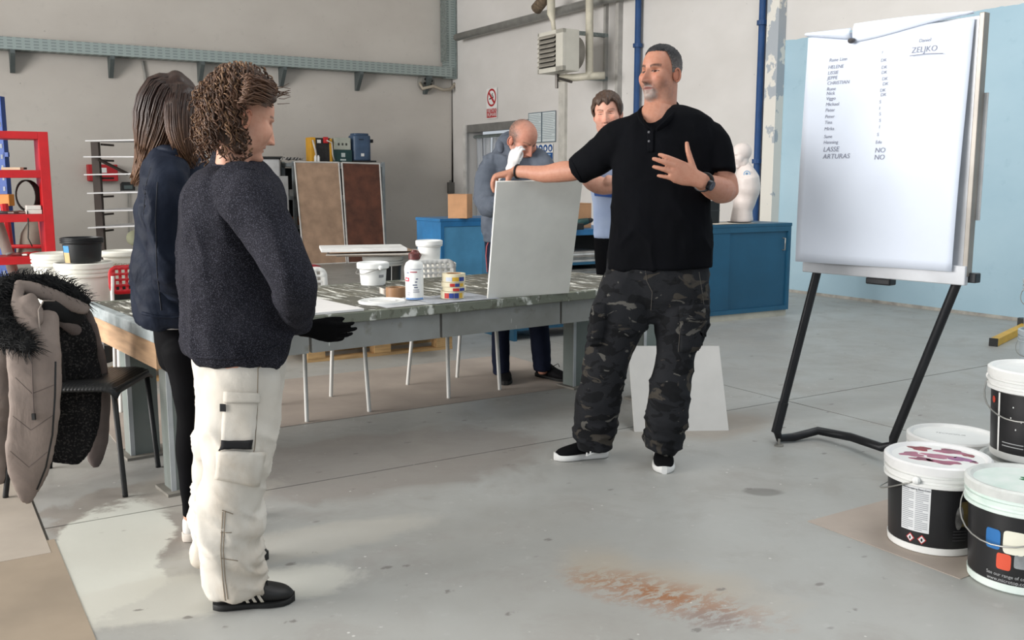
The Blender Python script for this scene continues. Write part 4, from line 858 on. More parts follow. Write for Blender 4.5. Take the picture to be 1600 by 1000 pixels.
# left blue cabinet and its carton
Pl, wl, hl = fu(690, 800, 342, 480, 9.0); zt_ = float(pd(690, 342, 9.0)[2])
cabinet('bright blue metal cabinet behind the bald man', (Pl[0], Pl[1], 0), ANG, wl+.3, .5, zt_, (CBT, M('cabinet_blue_door', (84, 146, 186), .35, 0, .07, 3)), 1, False)
q = pd(700, 340, 9.12); wc = 50*mpp(9.12); carton('cardboard box on the bright blue cabinet beside the bald man', (q[0], q[1], zt_), ANG-.75, wc*.62, wc*.72, 37*mpp(9.12))
# black monitor-like box and papers on the right cabinet
def onc(px, f=.2, z=CH):
    s = line_hit(P0+cv_*f, cu_, px); q = P0+cv_*f+cu_*s; return np.array([q[0], q[1], z])
q = onc(1100, .12); t = thing('black_case', 'black upright case on the teal cabinet behind the elbow', 'case', q, ca)
obj('body', MB().box((0, 0, 0), (.17, .2, 37*mpp(8.5))), BLACK_P, t, bevel=.006); obj('lid_seam', MB().box((-.001, -.001, .12), (.171, .0, .125)), M('seam_grey', (60, 60, 62), .5), t)
o = obj('paper_sheet', MB().grid(lambda u, v: (.5*u, .28*v, .004*math.sin(u*6)*math.sin(v*4)+.003), 8, 5), M('kraft_sheet', (206, 196, 180), .7), solid=.002, smooth=True); o.location = tuple(onc(1118, .02, CH+.002)); o.rotation_euler = (0, 0, ca); tag(o, 'creased beige paper under the mannequin on the teal cabinet', 'paper')
# ================================================================== left side and far shelves
RS = M('shelf_red', (198, 30, 36), .4, 0, .05)
YS = 8.2
def X8(px, py, Y=YS): return pd(px, py, Y)
R0 = X8(81, 300)*[1, 1, 0]; zt8 = float(X8(70, 206)[2]); th = 12*mpp(YS)/.85; dep = .34; xl = -1.15
t = thing('red_shelf', 'tall red bookcase frame at the left edge', 'shelf', R0, ANG)
obj('side_panel', MB().box((-th, 0, 0), (0, dep, zt8)), RS, t, bevel=.003)
obj('side_panel', MB().box((xl-th, 0, 0), (xl, dep, zt8)), RS, t, bevel=.003)
obj('top_panel', MB().box((xl, 0, zt8-th*.8), (-th, dep, zt8)), RS, t, bevel=.003)
SHZ = []
for py in (272, 340, 405, 470, 535):
    z = float(X8(60, py)[2]); SHZ.append(z+th*.42); obj('shelf_board', MB().box((xl, .002, z-th*.42), (-th, dep, z+th*.42)), RS, t, bevel=.003)
# racking upright
k = NT('racking_blue', .45, .1, .4); p = k.mapping(k.coord(False), (1, 1, 1)); sx = k.add('ShaderNodeSeparateXYZ', Vector=p)
k.color(lin((34, 66, 132))); RKM = k.m
t = thing('pallet_rack', 'blue perforated pallet racking post at the left edge behind the red shelf, with added unseen bays', 'racking', pd(3, 420, 9.2)*[1, 1, 0])
q = pd(2, 300, 9.2); zq = float(pd(2, 150, 9.2)[2])
obj('post', MB().box((q[0]-.12, 9.2, 0), (q[0]+.06, 9.28, zq)), RKM, t, world=True, bevel=.005)
for i in range(int(zq/.1)): 
    for s in (-.03, .03): obj('slot', MB().box((q[0]+s-.008-.0, 9.196, .06+i*.1), (q[0]+s+.012, 9.199, .1+i*.1)), M('slot_pale', (150, 158, 172), .6), t, world=True)
obj('hook', MB().box((q[0]+.05, 9.2, float(pd(2, 245, 9.2)[2])), (q[0]+.09, 9.23, float(pd(2, 238, 9.2)[2]))), RKM, t, world=True)
# added unseen rack bays; solid decks and back sheets shade the lower left wall
RB = np.array([q[0], 9.24, 0])
for s in (2.7, 5.4):
    for d in (0, 1.0): obj('post', MB().box((-.05, -.04, 0), (.05, .04, zq), R2, RB-U*s+V*d), RKM, t, world=True)
obj('post', MB().box((-.05, -.04, 0), (.05, .04, zq), R2, RB-U*.05+V*1.0), RKM, t, world=True)
BEAM = M('beam_orange', (200, 110, 40), .5)
for z in (.12, 1.15, 2.2, 3.0):
    if z > zq: continue
    for s in (0, 2.7):
        for d in (0, .96): obj('beam', MB().box((-2.66, -.03, z-.06), (-.06, .03, z), R2, RB-U*s+V*d), BEAM, t, world=True)
        obj('deck', MB().box((-2.66, 0, z), (-.06, 1.0, z+.03), R2, RB-U*s), M('deck_board', (150, 126, 96), .8), t, world=True)
for s in (0, 2.7): obj('back_sheet', MB().box((-2.68, .98, .1), (-.08, .995, zq), R2, RB-U*s), M('rack_shade_back', (120, 122, 124), .7), t, world=True)
# things on the red shelf
def onS(px, i, dy=.1): q = R0+V*dy; q = q+U*line_hit(q, U, px); return np.array([q[0], q[1], SHZ[i]+.001])
q = onS(47, 1, .2); t = thing('cable_coil', 'coil of dark cable hanging in the red shelf', 'cable', q)
for j in range(6): obj('cable_loop', MB().tube([(q[0]+.085*math.cos(s)*(1+.05*j), q[1]+.01*j, q[2]+.15+.13*math.sin(s)) for s in np.arange(24)*2*math.pi/24], .006, 6, True), M('cable_dark', (32, 40, 36), .5), t, world=True, smooth=True)
obj('cable_tail', MB().tube([(q[0]+.08, q[1]-.15, q[2]+.05), (q[0]+.10, q[1]-.19, q[2]-.1), (q[0]+.09, q[1]-.19, q[2]-.2), (q[0]+.12, q[1]-.19, q[2]-.27)], .005, 6), M('cable_dark', (32, 40, 36)), t, world=True, smooth=True)
for px, dy, w, h, col, lab in ((46, .02, .12, .035, (224, 220, 212), 'lower of the two white boxes beside the cable coil'),):
    for j in range(2):
        o = obj('small_box', MB().box((0, 0, 0), (w-.01*j, .12, h)), M('box_offwhite', col, .7), bevel=.003); o.location = tuple(onS(px, 1, dy)+[.005*j, 0, j*(h+.001)]); o.rotation_euler = (0, 0, ANG); tag(o, lab if j == 0 else 'upper of the two white boxes beside the cable coil', 'box', 'white boxes in the red shelf')
o = obj('wooden_offcut', MB().box((0, 0, 0), (.16, .06, .022)), M('offcut_pale', (206, 184, 156), .8), bevel=.003); o.location = tuple(onS(12, 0, .1)); tag(o, 'pale wooden offcut on the upper board of the red shelf', 'wood')
t = thing('hand_trowel', 'small trowel on the upper board of the red shelf', 'trowel', onS(36, 0, .1)); obj('blade', MB().prism([(-.02, -.05), (.02, -.05), (.03, .03), (0, .06), (-.03, .03)], 0, .002), STEEL, t); obj('handle', MB().cyl((.0, .0, .012), (.08, .01, .014), .009, n=8), BLACK_P, t, smooth=30)
for i, (px, col, lab) in enumerate(((28, (96, 40, 36), 'dark red clamp lying on the third board of the red shelf'), (44, (190, 40, 40), 'red handled tool lying on the third board of the red shelf'), (56, (176, 34, 36), 'red plastic tool near the right end of the third shelf board'), (18, (150, 150, 146), 'grey tool on the third board of the red shelf'))):
    q = onS(px, 2, .08+.03*i); t = thing('hand_tool', lab, 'tool', q, .4*i)
    obj('grip', MB().tube([(-.05, 0, .014), (0, .004, .018), (.04, 0, .014)], [.010, .014, .011], 8), M('tool_%d' % i, col, .5), t, smooth=True); obj('jaw', MB().box((.04, -.012, .004), (.085, .012, .02)), STEEL, t, bevel=.003)
for i, (px, col, lab) in enumerate(((8, (60, 62, 64), 'dark tool on the second board of the red shelf'), (24, (86, 66, 56), 'brown handled tool on the second board of the red shelf'), (36, (110, 56, 48), 'reddish tool beside the cable coil on the red shelf'))):
    q = onS(px, 1, .08); t = thing('hand_tool', lab, 'tool', q, .3*i)
    obj('grip', MB().tube([(-.06, 0, .014), (0, .004, .016), (.05, 0, .012)], [.010, .013, .009], 8), M('tool_b%d' % i, col, .5), t, smooth=True); obj('tip', MB().cyl((.05, 0, .012), (.10, 0, .012), .005, n=6), STEEL, t)
# red step ladder leaning behind the shelf and a pale board roll
t = thing('red_ladder', 'red ladder rails leaning behind the shelf tools', 'ladder', pd(30, 560, 8.75)*[1, 1, 0])
a_, b_ = pd(20, 340, 8.7), pd(54, 520, 8.62)
for ox in (0, .32): obj('rail', MB().tube([a_+[ox-.1, .06, .12], b_+[ox-.1, 0, -.3]], .035, 8), RS, t, world=True)
for s in (.25, .6, .9): qa = a_+(b_-a_)*s; obj('rung', MB().cyl(qa+[-.1, .02, 0], qa+[.22, .02, 0], .018, n=8), RS, t, world=True)
o = tag(obj('paper_roll', MB().tube([pd(-4, 345, 8.4), pd(12, 395, 8.38), pd(34, 470, 8.36)], .045, 10), M('roll_pale', (186, 178, 166), .8), smooth=True), 'pale roll of sheeting leaning inside the red shelf', 'roll')
o = tag(obj('canvas_sack', MB().tube([pd(54, 345, 8.9), pd(55, 365, 8.9), pd(54, 395, 8.9), pd(53, 410, 8.9)], [.05, .12, .15, .13], 12), M('sack_grey', (150, 142, 130), .9), smooth=True), 'grey canvas sack hanging behind the red shelf', 'sack')
o = obj('orange_box', MB().box((0, 0, 0), (.16, .1, .1)), M('orange_plastic', (206, 128, 40), .5), bevel=.006); o.location = tuple(onS(-6, 3, .1)); tag(o, 'orange box low in the red shelf beside the coat fur', 'box')
o = obj('orange_case', MB().box((0, 0, 0), (.14, .1, .11)), M('orange_plastic', (206, 128, 40)), bevel=.006); o.location = tuple(pd(-8, 322, 9.1)); tag(o, 'orange case hung on the blue racking post', 'case')
# ---- drying rack with white boards
YR = 10.0
t = thing('drying_rack', 'dark drying rack holding six white boards', 'drying rack', pd(185, 470, YR)*[1, 1, 0])
DR = M('rack_brown', (62, 52, 46), .6, .1)
for px, dy in ((152, 0), (228, .35)):
    q = pd(px, 300, YR+dy); zq = float(pd(px, 222, YR+dy)[2]); w = 6.0*mpp(YR)
    obj('post', MB().box((q[0]-w, q[1], 0), (q[0]+w, q[1]+.05, zq)), DR, t, world=True, bevel=.003)
    obj('foot', MB().box((q[0]-w, q[1]-.4, 0), (q[0]+w, q[1]+.4, .04)), DR, t, world=True)
obj('brace', MB().tube([pd(154, 249, YR-.02), pd(200, 272, YR+.15)], .018, 6), DR, t, world=True)
for i, (x0, y0, x1, y1) in enumerate(((133, 221, 246, 219), (130, 246, 240, 246), (131, 274, 243, 272), (136, 303, 243, 301), (136, 331, 243, 329), (137, 357, 243, 353))):
    a_ = pd(x0, y0, YR-.16); b_ = pd(x1, y1, YR-.05); c_ = b_+[.12, .62, 0.0]; d_ = a_+[.12, .62, .0]; c_[2] = b_[2]+.012; d_[2] = a_[2]+.012
    obj('white_board', MB().hexa([a_, b_, c_, d_]+[x+Z*.012 for x in (a_, b_, c_, d_)]), PAPER, t, world=True)
    q = pd(155, y0+3, YR+.02); obj('arm', MB().box((q[0], q[1]+.03, q[2]-.02), (q[0]+.03, q[1]+.3, q[2])), DR, t, world=True)
# pale things on the floor behind the rack
o = tag(obj('cloth_bundle', MB().ell(pd(212, 372, 10.6), (.10, .10, .09), 12, 8), M('cloth_green', (188, 190, 160), .9), smooth=True), 'pale green cloth bundle under the drying rack boards', 'cloth'); 
# ---- steel shelf unit with two boards leaning on it
YM = 14.95
A_ = pd(457, 252, YM); zS = float(A_[2]); w_s = line_hit(A_, U, 604)
t = thing('steel_shelf', 'grey slotted steel shelf by the far wall carrying tools', 'shelf', (A_[0], A_[1], 0), ANG)
SG = M('shelf_steel', (160, 168, 172), .45, .3, .08); DS = .55
for x in (0, w_s-.05):
    for y in (0, DS-.05): obj('post', MB().box((x, y, 0), (x+.05, y+.05, zS)), SG, t)
for z in (.12, .5, .95, zS-.08): obj('shelf_board', MB().box((.0, .0, z), (w_s, DS, z+.06)), SG, t, bevel=.004)
obj('back_sheet', MB().box((.03, DS-.012, .1), (w_s-.03, DS-.004, zS-.1)), M('shelf_dark_back', (38, 40, 42), .8), t)
def onsh(x, y, z): return np.array([A_[0], A_[1], 0])+U*x+V*y+Z*z
for x, z, w, h, col, lab in ((.02, 1.01, .20, .10, (170, 170, 168), 'pale tray on the upper level of the steel shelf'), (.03, .56, .22, .12, (168, 96, 46), 'orange box on the middle level of the steel shelf'), (.02, .18, .25, .2, (160, 106, 76), 'brown box on the lowest level of the steel shelf')):
    o = obj('storage_box', MB().box((0, 0, 0), (w, .3, h)), M('store_%d' % int(z*100), col, .6), bevel=.005); o.location = tuple(onsh(x+.03, .1, z)); o.rotation_euler = (0, 0, ANG); tag(o, lab, 'box')
# leaning boards
def leaning(pts, Yb, Yt, mat, lab):
    (x0, y0), (x1, y1), (x2, y2), (x3, y3) = pts      # tl, tr, br, bl
    q = [gp(x3, y3), gp(x2, y2)]; a_ = q[0]; b_ = a_+U*line_hit(a_, U, x2); tl = pw(x0, y0, a_+V*.42, V); tr_ = pw(x1, y1, a_+V*.42, V)
    mb = MB().hexa([a_, b_, b_+V*.02, a_+V*.02, tl, tr_, tr_+V*.02, tl+V*.02]); t = thing('leaning_panel', lab, 'panel', a_, 0, 'panels leaning on the steel shelf')
    obj('sheet', mb, mat, t, world=True)
    mb = MB(); e = -V*.006
    for p_, q_ in ((a_, tl), (tl, tr_), (b_, tr_), (a_, b_)): mb.tube([p_+e, q_+e], .012, 4)
    obj('edging', mb, M('edge_white', (220, 218, 214), .6), t, world=True)
g_ = gp(475, 414)
leaning(((460, 253), (529, 254), (541, 411), (475, 414)), 0, 0, M('hardboard_tan', (178, 148, 124), .75, 0, .07, 6), 'tan hardboard panel leaning on the steel shelf')
leaning(((534, 254), (593, 256), (602, 408), (544, 411)), 0, 0, M('hardboard_brown', (104, 62, 46), .6, 0, .14, 6), 'dark brown panel leaning on the steel shelf')
# on the shelf top
def top(px, y=.12): return onsh(line_hit(onsh(0, y, zS), U, px), y, zS+.001)
q = top(490); s_ = mpp(15.1)
t = thing('battery_charger', 'yellow and black battery charger with cables on the steel shelf', 'charger', q, ANG)
w, h = 30*s_/.87, 37*s_
obj('body', MB().box((.06, .0, 0), (w, .2, h)), M('charger_black', (42, 40, 40), .5, 0, .2, 20), t, bevel=.01)
obj('side', MB().box((0, -.005, 0), (.09, .21, h*1.02)), M('charger_yellow', (222, 164, 44), .5), t, bevel=.01); obj('side', MB().box((w-.03, -.005, 0), (w+.02, .21, h*.98)), M('charger_yellow', (222, 164, 44)), t, bevel=.01)
obj('label_plate', MB().box((.11, -.012, h*.78), (.17, -.004, h*.92)), WHT, t); obj('clamp', MB().box((w*.62, -.03, h*.78), (w*.85, .02, h*1.04)), M('clamp_red', (196, 40, 44), .5), t, bevel=.01)
obj('cable', MB().tube([(w*.75, -.03, h*.9), (w*.98, -.05, h*.8), (w*1.02, -.04, h*.3), (w*1.1, -.03, .02)], .012, 6), M('cable_white', (206, 200, 190), .6), t, smooth=True)
obj('cable', MB().tube([(.03, -.03, h*.9), (.06, -.05, h*.5), (.09, -.04, .02)], .016, 6), M('cable_white', (206, 200, 190)), t, smooth=True)
q = top(525); t = thing('tool_case', 'dark green tool case with a pale grey top on the steel shelf', 'case', q, ANG); w, h = 28*s_/.87, 38*s_
obj('lower_case', MB().box((0, 0, 0), (w, .22, h*.5)), M('case_green', (30, 66, 66), .5), t, bevel=.01); obj('upper_case', MB().box((.02, .0, h*.5), (w-.02, .2, h)), M('case_grey', (176, 180, 168), .5), t, bevel=.01)
obj('emblem', MB().box((w*.42, -.006, h*.2), (w*.62, .0, h*.37)), M('emblem_pale', (196, 206, 204), .5), t); obj('emblem_text', MB().box((w*.36, -.006, h*.05), (w*.66, 0, h*.12)), M('emblem_pale', (196, 206, 204)), t)
for i in range(3): obj('vent', MB().box((w*(.25+.2*i), -.004, h*.68), (w*(.34+.2*i), .0, h*.78)), M('vent_dark', (64, 66, 62), .6), t)
q = top(556); t = thing('blue_canister', 'blue rounded vacuum canister on the steel shelf', 'canister', q, ANG); w, h = 28*s_/.85, 46*s_
obj('body', MB().prism([(w*.5+w*.5*math.copysign(abs(math.cos(a))**.5, math.cos(a)), .13+.13*math.copysign(abs(math.sin(a))**.6, math.sin(a))) for a in np.arange(28)*2*math.pi/28], .02, h*.93), M('canister_blue', (66, 88, 116), .4, 0, .08), t, smooth=40, bevel=.02, seg=3)
obj('cap', MB().prism([(w*.5+w*.42*math.copysign(abs(math.cos(a))**.5, math.cos(a)), .13+.11*math.copysign(abs(math.sin(a))**.6, math.sin(a))) for a in np.arange(28)*2*math.pi/28], h*.92, h), M('canister_blue', (66, 88, 116)), t, smooth=40, bevel=.012)
obj('base', MB().box((-.02, -.02, 0), (w+.06, .28, .025)), BLACK_P, t); obj('badge', MB().box((w*.4, -.006, h*.2), (w*.56, .003, h*.3)), WHT, t); obj('side_clip', MB().box((w, .06, h*.68), (w+.05, .12, h*.8)), BLACK_P, t, bevel=.008)
obj('grip_slot', MB().box((w*.3, -.004, h*.76), (w*.55, .004, h*.80)), M('slot_dark', (30, 44, 62), .5), t)
t = thing('cable_heap', 'tangle of grey cables on the left end of the steel shelf top', 'cable', top(462))
for j in range(5): obj('cable', MB().tube([top(444+4*j+18*s/11, .15+.03*math.sin(s+j))+Z*(.02+.035*abs(math.sin(s*.9+j))) for s in range(12)], .011, 6), M('cable_mix_%d' % (j % 2), ((170, 168, 164), (70, 70, 72))[j % 2], .6), t, world=True, smooth=True)
for i, px in enumerate((497.5, 502)): o = obj('spray_can', MB().lathe([(.02, 0), (.022, .005), (.022, .07), (.014, .08), (.012, .095), (.003, .096)], 12), WHT, smooth=40); o.location = tuple(top(px, .02)); tag(o, 'left small white tin before the battery charger' if i == 0 else 'right small white tin before the battery charger', 'tin', 'small tins on the steel shelf')
# ---- pale appliance left of the shelf
q = pd(388, 248, 15.0); t = thing('pale_appliance', 'pale box-shaped appliance beyond the curly hair with black lid', 'appliance', (q[0], q[1], 0), ANG*.3)
zA = float(q[2]); obj('body', MB().box((0, 0, 0), (.47, .5, zA)), M('appliance_white', (204, 204, 204), .4), t, bevel=.02); obj('lid', MB().box((.2, -.05, zA), (.52, .4, zA+.035)), BLACK_P, t, bevel=.01); obj('slot', MB().box((.0, -.02, zA-.22), (.2, .0, zA-.15)), M('slot_grey', (88, 88, 92), .5), t, bevel=.01)
q = pd(404, 275, 14.6); o = obj('grey_panel', MB().box((0, 0, 0), (.44, .02, float(q[2]))), M('panel_grey_plain', (150, 150, 150), .6), bevel=.004); o.location = (q[0], q[1], 0); tag(o, 'plain grey panel standing between the sweater and the steel shelf', 'panel')
# red thing behind the arm
o = obj('red_cloth', MB().ell((0, 0, 0), (.10, .06, .03), 12, 6), M('cloth_red', (140, 40, 48), .9), smooth=True); o.location = tuple(pd(484, 418, 8.2)); tag(o, 'small dark red cloth beyond the sweater elbow', 'cloth')
# ---- yellow spirit level at the right
t = thing('spirit_level', 'yellow level tool lying on the floor by the blue wall', 'tool', gp(1552, 543)); a_, b_ = gp(1552, 541), gp(1610, 512)
d_ = (b_-a_)/np.linalg.norm(b_-a_); s_2 = np.cross(d_, Z)
obj('bar', MB().hexa([a_-s_2*.03, a_+s_2*.03, b_+s_2*.03, b_-s_2*.03]+[x+Z*.06 for x in (a_-s_2*.03, a_+s_2*.03, b_+s_2*.03, b_-s_2*.03)]), M('level_yellow', (226, 176, 50), .45), t, world=True, bevel=.004)
obj('end_cap', MB().hexa([a_-s_2*.031-d_*.01, a_+s_2*.031-d_*.01, a_+s_2*.031+d_*.005, a_-s_2*.031+d_*.005]+[x+Z*.062 for x in (a_-s_2*.031-d_*.01, a_+s_2*.031-d_*.01, a_+s_2*.031+d_*.005, a_-s_2*.031+d_*.005)]), BLACK_P, t, world=True)
obj('clamp_head', MB().box((-.06, -.05, 0), (.12, .05, .10), None, b_-d_*.15), M('clamp_grey', (70, 70, 68), .5), t, world=True, bevel=.01)
# ================================================================== figure tools
def pxs(P): return ((P[1])*CP-(P[2]-CAM_H)*SP)/FPX           # metres per pixel at a point
def loft(mb, spec, n=20, dr=.8, pw_=2.0, round0=True, round1=True):
    """spec rows: (px, py, depth, half width in px[, depth ratio]) -> closed tapered tube of real thickness"""
    P = [pd(r[0], r[1], r[2]) for r in spec]; A = [r[3]*pxs(p) for r, p in zip(spec, P)]; B = [a*(r[4] if len(r) > 4 else dr) for a, r in zip(A, spec)]
    return loft3(mb, P, A, B, n, pw_, round0, round1)
def loft3(mb, P, A, B, n=20, pw_=2.0, round0=True, round1=True, side=None):
    # resample along a Catmull-Rom spline
    m = len(P); Q = []
    for i in range(m-1):
        p0, p1, p2, p3 = P[max(i-1, 0)], P[i], P[i+1], P[min(i+2, m-1)]
        st = max(2, int(np.linalg.norm(p2-p1)/.03))
        for k_ in range(st):
            t = k_/st; c = .5*((2*p1)+(-p0+p2)*t+(2*p0-5*p1+4*p2-p3)*t*t+(-p0+3*p1-3*p2+p3)*t**3)
            s = t*t*(3-2*t); Q.append((c, A[i]+(A[i+1]-A[i])*s, B[i]+(B[i+1]-B[i])*s))
    Q.append((P[-1], A[-1], B[-1])); th = np.arange(n)*2*math.pi/n; rings = []; ps = None
    def ring(c, a, b, sd, dp):
        cs, sn = np.cos(th), np.sin(th); e = 2/pw_
        x = np.sign(cs)*np.abs(cs)**e*a; y = np.sign(sn)*np.abs(sn)**e*b
        return c+np.outer(x, sd)+np.outer(y, dp)
    fr = []
    for i, (c, a, b) in enumerate(Q):
        d = Q[min(i+1, len(Q)-1)][0]-Q[max(i-1, 0)][0]; d = d/np.linalg.norm(d)
        w = c-O3; w = w/np.linalg.norm(w)
        sd = np.cross(d, w) if side is None else np.array(side)-np.dot(side, d)*d
        if np.linalg.norm(sd) < .35 and ps is not None: sd = ps-np.dot(ps, d)*d
        sd = sd/np.linalg.norm(sd)
        if ps is not None and np.dot(sd, ps) < 0: sd = -sd
        ps = sd; fr.append((c, a, b, sd, np.cross(sd, d), d))
    if round0:
        c, a, b, sd, dp, d = fr[0]; L = min(a, b)*.8
        for s in (.25, .6, .85): q = math.sqrt(1-(1-s)**2); rings.append(ring(c-d*L*(1-s), a*q, b*q, sd, dp))
    rings += [ring(c, a, b, sd, dp) for c, a, b, sd, dp, d in fr]
    if round1:
        c, a, b, sd, dp, d = fr[-1]; L = min(a, b)*.8
        for s in (.85, .6, .25): q = math.sqrt(1-(1-s)**2); rings.append(ring(c+d*L*(1-s), a*q, b*q, sd, dp))
    mb.rings(rings); return fr
def fuse(mb, voxel=.006, smooth=6, name='fused', fac=.5):
    me = mb.mesh(name); fixn(me); o = bpy.data.objects.new('tmp', me); COL.objects.link(o)
    r = o.modifiers.new('r', 'REMESH'); r.mode = 'VOXEL'; r.voxel_size = voxel; r.use_smooth_shade = True
    if smooth: s = o.modifiers.new('s', 'SMOOTH'); s.factor = fac; s.iterations = smooth
    dg = bpy.context.evaluated_depsgraph_get(); out = bpy.data.meshes.new_from_object(o.evaluated_get(dg))
    bpy.data.objects.remove(o); bpy.data.meshes.remove(me); out.name = name; return out
def co_of(me): a = np.empty(len(me.vertices)*3); me.vertices.foreach_get('co', a); return a.reshape(-1, 3)
def no_of(me): a = np.empty(len(me.vertices)*3); me.vertices.foreach_get('normal', a); return a.reshape(-1, 3)
def folds(me, fn):
    """push the cloth along its normals by fn(x, y, z) in metres"""
    c = co_of(me); n = no_of(me); d = np.array([fn(*p) for p in c]); me.vertices.foreach_set('co', (c+n*d[:, None]).ravel()); me.update(); return me
def nz(x, y, z): return mnoise.noise(Vector((x, y, z)))
def ridge(x, y, z): return 1-2*abs(mnoise.noise(Vector((x, y, z))))
def sharp(x, y, z): r = 1-2.2*abs(mnoise.noise(Vector((x, y, z)))); return r*r if r > 0 else 0.
def warp(x, y, z, a): return x+a*mnoise.noise(Vector((x*3+5, y*3, z*3))), y+a*mnoise.noise(Vector((x*3, y*3+9, z*3))), z+a*mnoise.noise(Vector((x*3, y*3, z*3+2)))
def bvh_of(me): return BVHTree.FromPolygons([v.co.copy() for v in me.vertices], [tuple(p.vertices) for p in me.polygons])
def on_surf(bvh, px, py, off=.003):
    d = Vector(ray(px, py)).normalized(); h, n, i, t = bvh.ray_cast(Vector(O3), d)
    if h is None:
        # nearest point to the ray at a guess depth
        q = Vector(O3)+d*3.5; h, n, i, t = bvh.find_nearest(q)
    if n.dot(d) > 0: n = -n
    return np.array(h+n*off)
def px_patch(bvh, quad, nu=8, nv=8, off=.003):
    (x0, y0), (x1, y1), (x2, y2), (x3, y3) = quad      # tl, tr, br, bl
    def fn(u, v):
        xt, yt = x0+(x1-x0)*u, y0+(y1-y0)*u; xb, yb = x3+(x2-x3)*u, y3+(y2-y3)*u
        return on_surf(bvh, xt+(xb-xt)*v, yt+(yb-yt)*v, off)
    return MB().grid(fn, nu, nv)
def px_line(bvh, pts, r, off=.001, n=5, step=6):
    path = []
    for (x0, y0), (x1, y1) in zip(pts[:-1], pts[1:]):
        m = max(2, int(math.hypot(x1-x0, y1-y0)/step))
        for i in range(m): path.append(on_surf(bvh, x0+(x1-x0)*i/m, y0+(y1-y0)*i/m, off))
    path.append(on_surf(bvh, *pts[-1], off)); return MB().tube(path, r, n)
# ---- skin shader reading painted skin tones and crease shade
k = NT('skin', .52, 0, .35); at = k.add('ShaderNodeAttribute', attribute_name='tone'); p = k.coord(False)
k.color(k.mix(k.ramp(k.noise(p, 60, 3), .4, .7, 0, .35), at.outputs['Color'], lin((232, 200, 190)), 'MULTIPLY')); k.bump(k.noise(p, 220, 2), .06, .002)
SKIN = k.m
def skin_mesh(name, parts):
    """parts: list of (verts, faces, tones) -> one mesh with a tone attribute"""
    V_, F_, T_ = [], [], []; b = 0
    for v, f, t in parts:
        V_.append(np.asarray(v)); F_ += [tuple(b+i for i in q) for q in f]; T_.append(np.asarray(t)); b += len(v)
    V_ = np.concatenate(V_); T_ = np.concatenate(T_)
    me = bpy.data.meshes.new(name); me.from_pydata(V_.tolist(), [], F_); at = me.attributes.new('tone', 'FLOAT_COLOR', 'POINT')
    at.data.foreach_set('color', np.concatenate([T_, np.ones((len(T_), 1))], 1).astype('f').ravel()); me.shade_smooth(); me.update(); return me
def mesh_arrays(me, tone):
    v = co_of(me); f = [tuple(p.vertices) for p in me.polygons]; return v, f, np.tile(np.array(tone), (len(v), 1))
